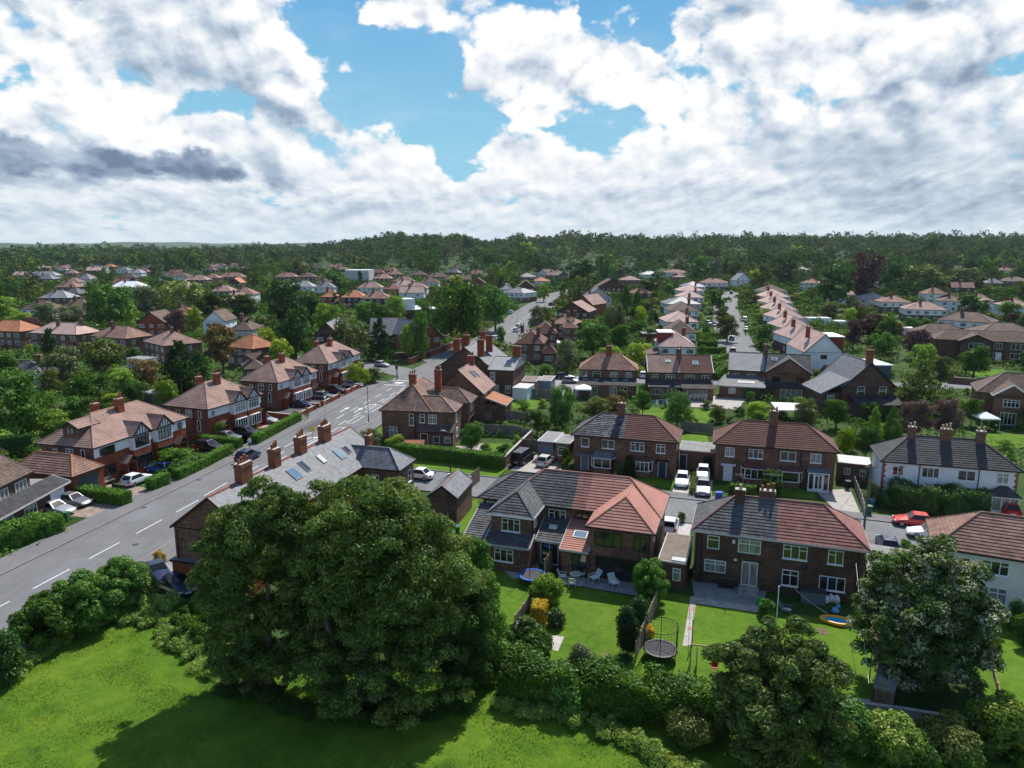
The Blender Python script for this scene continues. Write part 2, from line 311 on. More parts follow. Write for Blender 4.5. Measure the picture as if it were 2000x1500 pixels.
LG = dict(
 leaf_mid=((.020, .058, .010), (.034, .088, .013), (.058, .125, .018)), leaf_dark=((.011, .034, .009), (.019, .052, .011), (.032, .074, .014)),
 leaf_light=((.055, .115, .014), (.085, .158, .019), (.12, .19, .026)), leaf_lime=((.085, .15, .012), (.125, .20, .018), (.17, .24, .025)),
 leaf_olive=((.036, .060, .015), (.055, .083, .020), (.080, .108, .028)), leaf_grey=((.040, .062, .030), (.060, .085, .040), (.085, .11, .052)),
 leaf_purple=((.026, .016, .022), (.042, .025, .032), (.060, .036, .042)), leaf_rust=((.055, .045, .020), (.080, .062, .024), (.11, .080, .030)),
 leaf_conifer=((.008, .026, .009), (.014, .040, .012), (.024, .058, .015)), leaf_willow=((.070, .110, .030), (.10, .145, .042), (.13, .17, .055)),
 leaf_gold=((.16, .14, .012), (.24, .19, .018), (.32, .23, .028)), leaf_red=((.06, .018, .012), (.09, .026, .018), (.12, .04, .022)))
for k_, (a_, b_, c_) in LG.items(): leafmat(k_, a_, b_, c_)
leafmat('leaf_ash', (.024, .052, .012), (.046, .086, .019), (.082, .126, .028), .34, .30, None, .05)
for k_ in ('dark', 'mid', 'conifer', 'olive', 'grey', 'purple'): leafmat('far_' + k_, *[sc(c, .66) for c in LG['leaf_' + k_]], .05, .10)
leafmat('leaf_turf', (.030, .068, .006), (.044, .088, .008), (.062, .10, .010), .2, .3)
leafmat('leaf_round', (.026, .052, .014), (.042, .074, .018), (.064, .098, .024), .5, .27, None, .05)
leafmat('leaf_mauve', (.05, .036, .043), (.07, .052, .06), (.09, .07, .078), .6, .3)
leafmat('leaf_blossom', (.018, .045, .012), (.03, .066, .015), (.046, .088, .02), .5, .3, ((.38, .39, .27), .485, .6), .05)
leafmat('leaf_whiteflower', (.02, .05, .012), (.034, .075, .016), (.055, .10, .02), .8, .3, ((.62, .62, .55), .57, 2.2))
leafmat('leaf_hedge', (.026, .075, .010), (.040, .105, .013), (.058, .13, .018), .8, .25)
leafmat('leaf_weed', (.055, .115, .022), (.085, .15, .028), (.125, .18, .040), .9, .35)
def M(n): return MATS[n]
# ------------------------------------------------------------------ mesh helpers
class MB:
 """collects faces, becomes ONE mesh object"""
 def __init__(s): s.v = []; s.f = []; s.mi = []; s.mats = []
 def mid(s, m):
  if m not in s.mats: s.mats.append(m)
  return s.mats.index(m)
 def poly(s, pts, m):
  i = len(s.v); s.v += [tuple(p) for p in pts]; s.f.append(tuple(range(i, i + len(pts)))); s.mi.append(s.mid(m)); return s
 def box(s, x0, x1, y0, y1, z0, z1, m, bottom=True):
  i = len(s.v); s.v += [(x0, y0, z0), (x1, y0, z0), (x1, y1, z0), (x0, y1, z0), (x0, y0, z1), (x1, y0, z1), (x1, y1, z1), (x0, y1, z1)]
  fs = [(4, 5, 6, 7), (0, 1, 5, 4), (1, 2, 6, 5), (2, 3, 7, 6), (3, 0, 4, 7)] + ([(3, 2, 1, 0)] if bottom else [])
  k = s.mid(m); s.f += [tuple(i + a for a in q) for q in fs]; s.mi += [k] * len(fs); return s
 def obox(s, c, ax, ay, hx, hy, z0, z1, m):
  """box on axes ax, ay (unit vectors in plan)"""
  c = Vector(c); q = [c - ax * hx - ay * hy, c + ax * hx - ay * hy, c + ax * hx + ay * hy, c - ax * hx + ay * hy]
  return s.prism([(p.x, p.y) for p in q], z0, z1, m)
 def prism(s, pl, z0, z1, m, mtop=None):
  n = len(pl); i = len(s.v); s.v += [(p[0], p[1], z0) for p in pl] + [(p[0], p[1], z1) for p in pl]
  k = s.mid(m); kt = s.mid(mtop or m)
  s.f.append(tuple(range(i + n, i + 2 * n))); s.mi.append(kt); s.f.append(tuple(reversed(range(i, i + n)))); s.mi.append(k)
  for a in range(n): b = (a + 1) % n; s.f.append((i + a, i + b, i + n + b, i + n + a)); s.mi.append(k)
  return s
 def tube(s, pts, r, m, n=6, caps=True):
  pts = [Vector(p) for p in pts]; rs = r if isinstance(r, (list, tuple)) else [r] * len(pts); k = s.mid(m); base_ = len(s.v)
  for j, p in enumerate(pts):
   t = (pts[min(j + 1, len(pts) - 1)] - pts[max(j - 1, 0)]).normalized()
   a = t.orthogonal().normalized() if abs(t.z) > .95 else t.cross(Vector((0, 0, 1))).normalized(); b = t.cross(a)
   for q in range(n):
    w = 2 * math.pi * q / n; s.v.append(tuple(p + (a * math.cos(w) + b * math.sin(w)) * rs[j]))
  for j in range(len(pts) - 1):
   for q in range(n):
    q2 = (q + 1) % n; s.f.append((base_ + j * n + q, base_ + j * n + q2, base_ + (j + 1) * n + q2, base_ + (j + 1) * n + q)); s.mi.append(k)
  if caps:
   s.f.append(tuple(base_ + q for q in reversed(range(n)))); s.mi.append(k)
   s.f.append(tuple(base_ + (len(pts) - 1) * n + q for q in range(n))); s.mi.append(k)
  return s
 def lathe(s, prof, m, n=12, c=(0, 0, 0), sx=1, sy=1, caps=True):
  k = s.mid(m); i = len(s.v)
  for (r, z) in prof:
   for q in range(n): w = 2 * math.pi * q / n; s.v.append((c[0] + r * math.cos(w) * sx, c[1] + r * math.sin(w) * sy, c[2] + z))
  for j in range(len(prof) - 1):
   for q in range(n): q2 = (q + 1) % n; s.f.append((i + j * n + q, i + j * n + q2, i + (j + 1) * n + q2, i + (j + 1) * n + q)); s.mi.append(k)
  if caps and prof[-1][0] > 1e-4: s.f.append(tuple(i + (len(prof) - 1) * n + q for q in range(n))); s.mi.append(k)
  if caps and prof[0][0] > 1e-4: s.f.append(tuple(i + q for q in reversed(range(n)))); s.mi.append(k)
  return s
 def mesh(s, name, smooth=False):
  me = bpy.data.meshes.new(name); me.from_pydata(s.v, [], s.f)
  for m in s.mats: me.materials.append(M(m))
  me.polygons.foreach_set('material_index', s.mi)
  if smooth: me.polygons.foreach_set('use_smooth', [True] * len(s.f))
  me.update(); return me
 def build(s, name, parent=None, smooth=False, loc=None, rz=None):
  return link(name, s.mesh(name, smooth), parent, loc, rz)
def link(name, me, parent=None, loc=None, rz=None):
 o = bpy.data.objects.new(name, me); COL.objects.link(o)
 if parent is not None: o.parent = parent
 if loc is not None: o.location = loc
 if rz is not None: o.rotation_euler = (0, 0, rz)
 return o
def tag(o, label=None, cat=None, group=None, kind=None):
 if label: o['label'] = label
 if cat: o['category'] = cat
 if group: o['group'] = group
 if kind: o['kind'] = kind
 return o
def thing(name, label, cat, loc=(0, 0, 0), rz=0, group=None):
 o = bpy.data.objects.new(name, None); COL.objects.link(o); o.location = loc; o.rotation_euler = (0, 0, rz); o.empty_display_size = .3
 return tag(o, label, cat, group)
def copy_tree(o, parent=None, recolor=None):
 c = o.copy(); COL.objects.link(c); c.parent = parent
 for ch in o.children: copy_tree(ch, c)
 return c
def struct(o, label=None): return tag(o, label, None, None, 'structure')
SHEETS = []
def sheet(name, pts, z, m, label=None):
 SHEETS.append([(p[0], p[1]) for p in pts])
 b = MB(); b.poly([(p[0], p[1], z) for p in pts], m); return struct(b.build(name), label)
def slab(name, pts, z0, z1, m, label=None):
 b = MB(); b.prism([(p[0], p[1]) for p in pts], z0, z1, m); return struct(b.build(name), label)
def catmull(P, n=8):
 P = [Vector(p) for p in P]; out = []
 Q = [P[0] * 2 - P[1]] + P + [P[-1] * 2 - P[-2]]
 for i in range(1, len(Q) - 2):
  a, b, c, d = Q[i - 1:i + 3]
  for k in range(n):
   t = k / n; out.append(.5 * ((2 * b) + (c - a) * t + (2 * a - 5 * b + 4 * c - d) * t * t + (3 * b - a - 3 * c + d) * t ** 3))
 return out + [P[-1]]
def offset(path, d):
 """path moved d metres to its right"""
 out = []
 for i, p in enumerate(path):
  t = (path[min(i + 1, len(path) - 1)] - path[max(i - 1, 0)]).normalized(); out.append(p + Vector((t.y, -t.x)) * d)
 return out
def ribbon(name, path, d0, d1, z, m, thick=0, label=None):
 a, b = offset(path, d0), offset(path, d1); mb = MB()
 for i in range(len(path) - 1):
  q = [(a[i].x, a[i].y, z), (b[i].x, b[i].y, z), (b[i + 1].x, b[i + 1].y, z), (a[i + 1].x, a[i + 1].y, z)]
  mb.poly(q, m)
  if thick:
   mb.poly([(a[i].x, a[i].y, z - thick), (a[i].x, a[i].y, z), (a[i + 1].x, a[i + 1].y, z), (a[i + 1].x, a[i + 1].y, z - thick)], m)
   mb.poly([(b[i + 1].x, b[i + 1].y, z - thick), (b[i + 1].x, b[i + 1].y, z), (b[i].x, b[i].y, z), (b[i].x, b[i].y, z - thick)], m)
 return struct(mb.build(name), label)
# ------------------------------------------------------------------ house kit
ROT = dict(f=0, r=math.pi / 2, b=math.pi, l=-math.pi / 2)
WC = {}
def win_mesh(w, h, st, col):
 k = (round(w, 2), round(h, 2), st, col)
 if k in WC: return WC[k]
 n = int(st[0]); b = MB(); t = .065; y0, y1 = -.075, -.0
 b.box(-w / 2, w / 2, y0, y1, 0, t, col); b.box(-w / 2, w / 2, y0, y1, h - t, h, col)
 b.box(-w / 2, -w / 2 + t, y0, y1, t, h - t, col); b.box(w / 2 - t, w / 2, y0, y1, t, h - t, col)
 for i in range(1, n):
  x = -w / 2 + w * i / n; b.box(x - t / 2, x + t / 2, y0 + .006, y1, t, h - t, col)
 if 't' in st:                       # top lights over the outer casements
  zt = h * .68
  for i in range(n):
   if n == 3 and i == 1 and 'a' not in st: continue
   if 'h' in st and i == n - 1: continue
   xa = -w / 2 + w * i / n; b.box(xa + t / 2, xa + w / n - t / 2, y0 + .012, y1, zt - t / 2, zt + t / 2, col)
 if 'm' in st:                       # sash bar half way
  b.box(-w / 2 + t, w / 2 - t, y0 - .02, y1, h * .5 - t / 2, h * .5 + t / 2, col)
 if 's' in st: b.box(-w / 2 - .06, w / 2 + .06, -.16, 0, -.07, 0, col)
 if 'k' in st: b.box(-w / 2 - .08, w / 2 + .08, -.16, 0, -.07, 0, 'mortar'); b.box(-w / 2 - .1, w / 2 + .1, -.03, 0, h, h + .16, 'mortar')
 fr = b.mesh('window_frame')
 p = MB(); p.poly([(-w / 2 + t * .5, -.022, t * .5), (w / 2 - t * .5, -.022, t * .5), (w / 2 - t * .5, -.022, h - t * .5), (-w / 2 + t * .5, -.022, h - t * .5)], 'glass')
 WC[k] = (fr, p.mesh('window_pane')); return WC[k]
def clip(poly, ax, lim, keep_low):
 out = []; n = len(poly)
 for i in range(n):
  a, b = poly[i], poly[(i + 1) % n]; da, db = a[ax] - lim, b[ax] - lim
  if not keep_low: da, db = -da, -db
  if da <= 1e-6: out.append(a)
  if (da < -1e-6 and db > 1e-6) or (da > 1e-6 and db < -1e-6): out.append(a.lerp(b, da / (da - db)))
 return out
HS = []
class House:
 def __init__(s, name, label, a, b, eh=5.0, o=.35, cat='house', group=None, px=True):
  """a, b: ends of the eaves line, left and right as one faces that wall"""
  A = Gxy(a[0], a[1], eh) if px else Vector(a); B = Gxy(b[0], b[1], eh) if px else Vector(b)
  d = (B - A); s.L = d.length; s.ang = math.atan2(d.y, d.x); s.o = o; s.eh = eh
  s.root = thing(name, label, cat, (A.x, A.y, 0), s.ang, group); s.far = s.root.location.length > 230
  s.ax = d.normalized(); s.ay = Vector((-s.ax.y, s.ax.x)); s.A = A
 def world(s, x, y): p = s.A + s.ax * x + s.ay * y; return p
 def lx(s, u, v, z):
  """picture pixel on level z -> local x, y"""
  d = Gxy(u, v, z) - s.A; return d.dot(s.ax), d.dot(s.ay)
 # plain wall box (coordinates are eaves lines; walls stand o inside them)
 def walls(s, x0, x1, y0, y1, z1, m, z0=0., name='wall', up=None, o=None, flush='', gable=None):
  """up=(z, material): upper storey in another finish; flush: sides that butt on another block; gable=(axis, apex z)"""
  o = s.o if o is None else o; b = MB(); HS.append((s.A, s.ax, s.ay, x0, x1, y0, y1))
  X0, X1 = x0 + (0 if 'l' in flush else o), x1 - (0 if 'r' in flush else o); Y0, Y1 = y0 + (0 if 'f' in flush else o), y1 - (0 if 'b' in flush else o)
  lv = [(z0, z1, m)] if not up else [(z0, up[0], m), (up[0], z1, up[1])]
  for (za, zb, mm) in lv:
   P = [(X0, Y0), (X1, Y0), (X1, Y1), (X0, Y1)]
   for i in range(4):
    p, q = P[i], P[(i + 1) % 4]; b.poly([(p[0], p[1], za), (q[0], q[1], za), (q[0], q[1], zb), (p[0], p[1], zb)], mm)
  if gable:
   mm = lv[-1][2]
   for ax_, side in gable[0]:
    if ax_ == 'y':
     yy = Y0 if side == 0 else Y1; b.poly([(X0, yy, z1), (X1, yy, z1), ((X0 + X1) / 2, yy, gable[1])], mm)
    else:
     xx = X0 if side == 0 else X1; b.poly([(xx, Y0, z1), (xx, Y1, z1), (xx, (Y0 + Y1) / 2, gable[1])], mm)
  return b.build(name, s.root)
 def mkroof(s, planes, lines, m, name='roof', split=None, course=(.32, .045), ridge=None, rr=.10, under=None):
  b = MB()
  mats = [(None, m)] if not split else split       # split: [(x limit, material), ..., (None, material)]
  for P in planes:
   P = [Vector(p) for p in P]; Q = []
   for p in P:
    if not Q or (p - Q[-1]).length > 1e-4: Q.append(p)
   P = Q; nrm = (P[1] - P[0]).cross(P[2] - P[0]).normalized()
   if nrm.z < 0: nrm = -nrm; P.reverse()
   lo = None
   for lim, mm in mats:
    C = P if lo is None else clip(P, 0, lo, False)
    if lim is not None: C = clip(C, 0, lim, True)
    lo = lim
    if len(C) < 3: continue
    if not course or s.far or nrm.z > .995: b.poly(C, mm); continue
    z0, z1 = min(p.z for p in C), max(p.z for p in C); sl = math.sqrt(1 - nrm.z ** 2); n = max(1, round((z1 - z0) / sl / course[0])); dz = (z1 - z0) / n
    for k in range(n):
     S = clip(clip(C, 2, z0 + dz * k, False), 2, z0 + dz * (k + 1), True)
     if len(S) < 3: continue
     T = [p + nrm * (course[1] * max(0, 1 - (p.z - z0 - dz * k) / dz)) for p in S]; b.poly(T, mm)
     low = [i for i in range(len(S)) if abs(S[i].z - z0 - dz * k) < 1e-4]
     for i in low:
      j = (i + 1) % len(S)
      if j in low: b.poly([S[i], S[j], T[j], T[i]], mm)
  rm = ridge or (mats[-1][1])
  for l in lines: b.tube(l, rr, rm, 6)
  return b.build(name, s.root)
 def roof(s, x0, x1, y0, y1, ze, zr, m, axis='x', i0=None, i1=None, name='roof', split=None, course=(.32, .045), fascia='black_paint', o=0., ridge=None, verge=None, soffit=True, rr=.10):
  """hipped (i0, i1 = how far the ridge stops short) or gabled (0) roof"""
  X0, X1, Y0, Y1 = x0 - o, x1 + o, y0 - o, y1 + o
  if axis == 'x':
   h = (Y1 - Y0) / 2; i0 = h if i0 is None else i0; i1 = h if i1 is None else i1; ym = (Y0 + Y1) / 2
   r0, r1 = (X0 + i0, ym, zr), (X1 - i1, ym, zr); c = [(X0, Y0, ze), (X1, Y0, ze), (X1, Y1, ze), (X0, Y1, ze)]
   pl = [[c[0], c[1], r1, r0], [c[2], c[3], r0, r1]] + ([[c[3], c[0], r0]] if i0 else []) + ([[c[1], c[2], r1]] if i1 else [])
   ln = [[r0, r1]] + ([[c[0], r0], [c[3], r0]] if i0 else []) + ([[c[1], r1], [c[2], r1]] if i1 else [])
   vg = ([[c[0], r0, c[3]]] if not i0 else []) + ([[c[1], r1, c[2]]] if not i1 else [])
   fs = [(c[0], c[1]), (c[2], c[3])] + ([(c[3], c[0])] if i0 else []) + ([(c[1], c[2])] if i1 else [])
  else:
   h = (X1 - X0) / 2; i0 = h if i0 is None else i0; i1 = h if i1 is None else i1; xm = (X0 + X1) / 2
   r0, r1 = (xm, Y0 + i0, zr), (xm, Y1 - i1, zr); c = [(X0, Y0, ze), (X1, Y0, ze), (X1, Y1, ze), (X0, Y1, ze)]
   pl = [[c[3], c[0], r0, r1], [c[1], c[2], r1, r0]] + ([[c[0], c[1], r0]] if i0 else []) + ([[c[2], c[3], r1]] if i1 else [])
   ln = [[r0, r1]] + ([[c[0], r0], [c[1], r0]] if i0 else []) + ([[c[2], r1], [c[3], r1]] if i1 else [])
   vg = ([[c[0], r0, c[1]]] if not i0 else []) + ([[c[3], r1, c[2]]] if not i1 else [])
   fs = [(c[3], c[0]), (c[1], c[2])] + ([(c[0], c[1])] if i0 else []) + ([(c[2], c[3])] if i1 else [])
  ro = s.mkroof(pl, ln, m, name, split, course, ridge, rr)
  if soffit:
   b = MB()
   b.poly([(X0 + .03, Y0 + .03, ze - .02), (X1 - .03, Y0 + .03, ze - .02), (X1 - .03, Y1 - .03, ze - .02), (X0 + .03, Y1 - .03, ze - .02)], 'timber_black')
   for p, q in fs:
    p, q = Vector(p), Vector(q); t = (q - p).normalized(); b.obox(((p + q) / 2).to_2d(), t.to_2d(), Vector((-t.y, t.x)), (q - p).length / 2 + .05, .06, ze - .15, ze + .015, fascia)
   for p, q, r in vg:
    for e in (p, r):
     e, q_ = Vector(e), Vector(q); dn = Vector((0, 0, .1)); w = Vector((0, .06, 0)) if axis == 'y' else Vector((.06, 0, 0))
     up_ = Vector((0, 0, .07)); lo_ = Vector((0, 0, -.16))
     v = [e + lo_ - w, q_ + lo_ - w, q_ + up_ - w, e + up_ - w]; v2 = [k + w * 2 for k in v]; vm = verge or fascia
     b.poly(v, vm); b.poly(v2, vm); b.poly([v[3], v[2], v2[2], v2[3]], vm); b.poly([v[0], v[1], v2[1], v2[0]], vm)
   b.build('gutter', s.root)
  return ro
 def lean(s, x0, x1, y0, y1, zl, zh, m, up='b', name='roof', course=(.32, .045), fascia='render_grey', hipl=0, hipr=0):
  """single slope rising towards side up; hipl/hipr cut the ends back"""
  c = dict(f=[(x1, y1), (x0, y1), (x0, y0), (x1, y0)], b=[(x0, y0), (x1, y0), (x1, y1), (x0, y1)], r=[(x0, y1), (x0, y0), (x1, y0), (x1, y1)], l=[(x1, y0), (x1, y1), (x0, y1), (x0, y0)])[up]
  P = [Vector((c[0][0], c[0][1], zl)), Vector((c[1][0], c[1][1], zl)), Vector((c[2][0], c[2][1], zh)), Vector((c[3][0], c[3][1], zh))]
  e = (P[1] - P[0]).normalized(); pl = []; ln = []
  if hipl: q = P[3] + e * hipl; pl.append([P[3] + Vector((0, 0, zl - zh)), P[0], q]); ln.append([P[0], q]); P[3] = q
  if hipr: q = P[2] - e * hipr; pl.append([P[1], P[2] + Vector((0, 0, zl - zh)), q]); ln.append([P[1], q]); P[2] = q
  pl.append(P); ro = s.mkroof(pl, ln, m, name, None, course)
  b = MB(); n = Vector((-e.y, e.x)); b.obox(((P[0] + P[1]) / 2).to_2d(), e.to_2d(), n, (P[1] - P[0]).length / 2, .06, zl - .17, zl + .02, fascia)
  b.poly([P[0] + Vector((0, 0, -.03)), P[1] + Vector((0, 0, -.03)), P[2] + Vector((0, 0, -.03)), P[3] + Vector((0, 0, -.03))], 'timber_black')
  for k, (p, q) in enumerate(((P[0], P[3]), (P[1], P[2]))):
   if (hipl, hipr)[k]: continue
   lo_ = Vector((0, 0, -.17)); w = e.to_3d() * .04; up_ = Vector((0, 0, .06)); v = [p + lo_ - w, q + lo_ - w, q + up_ - w, p + up_ - w]; v2 = [a + w * 2 for a in v]
   b.poly(v, fascia); b.poly(v2, fascia); b.poly([v[3], v[2], v2[2], v2[3]], fascia)
  b.build('gutter', s.root); return ro
 def flat(s, x0, x1, y0, y1, z, m='felt_grey', edge='white_paint', name='roof', t=.18):
  b = MB(); b.box(x0, x1, y0, y1, z, z + t, edge); b.box(x0 + .09, x1 - .09, y0 + .09, y1 - .09, z + t, z + t + .015, m, False); return b.build(name, s.root)
 def at(s, o, face, c, q, z):
  o.location = (q, c, z) if face in 'fb' else (c, q, z); o.rotation_euler = (0, 0, ROT[face]); return o
 def win(s, face, c, q, z, w, h, st='2t', col='white_paint', name='window'):
  fr, pn = win_mesh(w, h, st, col); o = s.at(link(name, fr, s.root), face, c, q, z); link('pane', pn, o); return o
 def glaz(s, face, c, q, w, h, n=2, col='white_paint', z=.08, name='glazed_door'):
  return s.win(face, c, q, z, w, h, '%d' % n, col, name)
 def door(s, face, c, q, w=.95, h=2.05, m='door_navy', col='white_paint', z=.06):
  b = MB(); b.box(-w / 2 - .07, -w / 2, -.07, 0, 0, h + .07, col); b.box(w / 2, w / 2 + .07, -.07, 0, 0, h + .07, col); b.box(-w / 2, w / 2, -.07, 0, h, h + .07, col)
  b.box(-w / 2, w / 2, -.05, 0, 0, h, m)
  for i in (0, 1):
   for j in (0, 1): b.box(-w * .36 + i * w * .40, -w * .36 + i * w * .40 + w * .32, -.06, -.05, .25 + j * .95, .25 + j * .95 + .7, m)
  d = s.at(b.build('door', s.root), face, c, q, z)
  k = MB(); k.box(w * .36, w * .42, -.11, -.05, .98, 1.04, 'steel'); k.build('handle', d); return d
 def garage(s, face, c, q, w=2.4, h=2.15, m='white_paint', z=.05):
  b = MB(); b.box(-w / 2, w / 2, -.05, 0, 0, h, m)
  for i in range(1, 6): b.box(-w / 2, w / 2, -.062, -.05, h * i / 6 - .02, h * i / 6 + .02, m)
  return s.at(b.build('garage_door', s.root), face, c, q, z)
 def chimney(s, parent, x, y, z0, z1, w=.9, d=.6, m='brick_brown', pots=2, pot='pot_clay', ax='x'):
  b = MB(); hw, hd = (w / 2, d / 2) if ax == 'x' else (d / 2, w / 2)
  b.box(-hw, hw, -hd, hd, 0, z1 - z0, m); b.box(-hw - .06, hw + .06, -hd - .06, hd + .06, z1 - z0 - .32, z1 - z0 - .16, m); b.box(-hw - .03, hw + .03, -hd - .03, hd + .03, z1 - z0, z1 - z0 + .06, 'mortar')
  b.box(-hw - .12, hw + .12, -hd - .12, hd + .12, 0, .12, 'lead')
  c = b.build('chimney', parent, loc=(x, y, z0))
  for i in range(pots):
   q = 0 if pots == 1 else -w / 2 + .18 + (w - .36) * i / (pots - 1)
   p = MB(); h_ = .42 + .14 * ((i * 7) % 3); p.lathe([(.15, 0), (.12, .08), (.105, h_ - .1), (.135, h_ - .05), (.135, h_), (.08, h_)], pot, 8)
   p.build('chimney_pot', c, loc=((q, 0, z1 - z0 + .05) if ax == 'x' else (0, q, z1 - z0 + .05)), smooth=True)
  return c
 def skylight(s, parent, x, y, z, w, h, face='f', pitch=35, m='roof_glass', col='steel_dark', lift=.05):
  b = MB(); b.box(-w / 2, w / 2, -h / 2, h / 2, lift - .05, lift + .05, col); o = b.build('skylight', parent, loc=(x, y, z))
  o.rotation_mode = 'XYZ'; o.rotation_euler = (R(pitch), 0, ROT[face])
  g = MB(); t = .07; g.box(-w / 2 + t, w / 2 - t, -h / 2 + t, h / 2 - t, lift + .05, lift + .062, m, False); g.build('pane', o); return o
 def bay(s, face, c, q, w, p=.7, sill=.75, head=2.25, wall='brick_brown', rm='tile_red', col='white_paint', n=3, z0=0., rise=.55, low=None, glassm='glass'):
  b = MB(); k = p * .55
  def plan(e): return [(-w / 2 - e, 0), (-w / 2 + k - e * .4, -p - e), (w / 2 - k + e * .4, -p - e), (w / 2 + e, 0)]
  b.prism(plan(0), z0, sill, wall)
  f = MB(); f.prism(plan(.05), sill, sill + .1, col); f.prism(plan(.04), head - .1, head, col)
  P = plan(.02)
  for i, a in enumerate(P): f.box(a[0] - .06, a[0] + .06, a[1] - .06, a[1] + (.06 if i in (1, 2) else 0), sill, head, col)
  for i in range(1, n): x = P[1][0] + (P[2][0] - P[1][0]) * i / n; f.box(x - .04, x + .04, -p - .07, -p, sill, head, col)
  g = MB(); g.prism(plan(-.02), sill + .1, head - .1, glassm)
  o = s.at(b.build('bay_window', s.root), face, c, q, 0); f.build('frame', o); g.build('pane', o)
  if rm:
   e = plan(.2); i = [(-w / 2 + k * .9, 0), (w / 2 - k * .9, 0)]; h_ = head + .02; t = MB()
   t.poly([(e[0][0], 0, h_), (e[1][0], e[1][1], h_), (i[0][0], 0, h_ + rise)], rm); t.poly([(e[1][0], e[1][1], h_), (e[2][0], e[2][1], h_), (i[1][0], 0, h_ + rise), (i[0][0], 0, h_ + rise)], rm)
   t.poly([(e[2][0], e[2][1], h_), (e[3][0], 0, h_), (i[1][0], 0, h_ + rise)], rm); t.prism([e[0], e[1], e[2], e[3]], h_ - .1, h_ - .003, col); t.build('bay_roof', o)
  return o
 def pipe(s, face, c, q, z1, m='black_paint', name='drainpipe', z0=0.):
  b = MB(); b.tube([(0, -.09, z0), (0, -.09, z1 - .3), (0, -.03, z1 - .1)], .05, m, 5); return s.at(b.build(name, s.root), face, c, q, 0)
 def porch(s, face, c, q, w=1.7, d=1.1, h=2.2, rise=.75, rm='tile_redbrown', wall='brick_red', door='door_navy'):
  """small gabled porch with side walls"""
  b = MB(); t = .22
  b.box(-w / 2, -w / 2 + t, -d, 0, 0, h, wall); b.box(w / 2 - t, w / 2, -d, 0, 0, h, wall)
  b.poly([(-w / 2, -d + .03, h), (w / 2, -d + .03, h), (0, -d + .03, h + rise - .05)], 'timber_black')
  b.box(-w / 2 + t, w / 2 - t, -.12, -.05, 0, 2.0, door); b.box(-w / 2 + t, w / 2 - t, -d + .02, -d + .14, h - .2, h, wall)
  o = s.at(b.build('porch', s.root), face, c, q, 0)
  r = MB(); e = .18
  for sg in (-1, 1):
   a = [Vector((sg * (w / 2 + e), -d - e, h - .12)), Vector((sg * (w / 2 + e), .0, h - .12)), Vector((0, .0, h + rise)), Vector((0, -d - e, h + rise))]; dn = Vector((0, 0, .1))
   r.poly(a, rm); r.poly([p - dn for p in a], 'timber_black'); r.poly([a[0], a[3], a[3] - dn, a[0] - dn], 'white_paint' if wall == 'white_paint' else 'timber_black'); r.poly([a[0], a[1], a[1] - dn, a[0] - dn], rm)
  r.build('porch_roof', o); return o
 def timber(s, face, c, q, w, z0, z1, apex=None, n=7, m='timber_black', rails=True):
  """black timber strips on a pale wall (to a gable apex when given)"""
  b = MB(); t = .06
  for i in range(n):
   x = -w / 2 + w * (i + .5) / n if n > 1 else 0
   zt = z1 if apex is None else z1 + (apex - z1) * (1 - abs(x) / (w / 2)) - .08
   b.box(x - t, x + t, -.035, 0, z0, zt, m)
  if rails: b.box(-w / 2, w / 2, -.04, 0, z0 - .06, z0 + .08, m)
  if rails and apex is not None: b.box(-w / 2, w / 2, -.04, 0, z1 - .07, z1 + .07, m)
  return s.at(b.build('timbering', s.root), face, c, q, 0)
def simple_house(label, a, b, D, eh=5., rise=2.8, rm='tile_redbrown', wall='brick_brown', kind='hip', axis='x', up=None, chim=((.5, .5),), cm='brick_brown', group=None, fasc='timber_black', wst='3t', two=True, name='house', rear=None, px=True, split=None, nwin=None, verge=None, timber=0, cpots=2):
 """two-storey house of the middle distance: walls, roof, windows on the sides in view, chimney stacks"""
 h = House(name, label, a, b, eh, .3, group=group, px=px); L, o = h.L, .3; zr = eh + rise
 gb = None; i0 = i1 = None
 if kind == 'gable': i0 = i1 = 0; gb = ([(axis, 0), (axis, 1)], zr - .12)
 if kind == 'gable0': i0 = 0; gb = ([(axis, 0)], zr - .12)
 h.walls(0, L, 0, D, eh, wall, up=up, gable=gb)
 ro = h.roof(0, L, 0, D, eh, zr, rm, axis, i0, i1, fascia=fasc, split=split, verge=verge)
 if timber and gb: h.timber('f', o, L / 2, L - .8, eh - 2.2, eh, zr, timber)
 n = nwin or max(2, round(L / 3.2))
 if not h.far or L > 6:
  for k in range(n):
   q = L * (k + .5) / n; ww = min(1.7, L / n * .55) * (1 if k % 2 == 0 else .72)
   h.win('f', o, q, eh - 1.75, ww, 1.2, wst if ww > 1.1 else '2t')
   if two: h.win('f', o, q, .95, ww, 1.25, wst if ww > 1.1 else '2t')
  for fc, c in (('l', o), ('r', L - o)):
   if (fc == 'r') == (h.A.x < 0):           # the end wall turned to the camera
    h.win(fc, c, D * .3, eh - 1.75, .9, 1.2, '2t'); h.win(fc, c, D * .68, eh - 1.75, .6, 1.2, '1t')
    if two: h.win(fc, c, D * .4, .95, 1.1, 1.2, '2t')
 for cx, cy in chim: h.chimney(ro, L * cx, D * cy, zr - (.9 if abs(cy - .5) < .1 and kind != 'gable' or axis == 'x' and abs(cy - .5) < .1 else 1.6), zr + 1.15, .95, .6, cm, cpots)
 h.ro = ro; return h
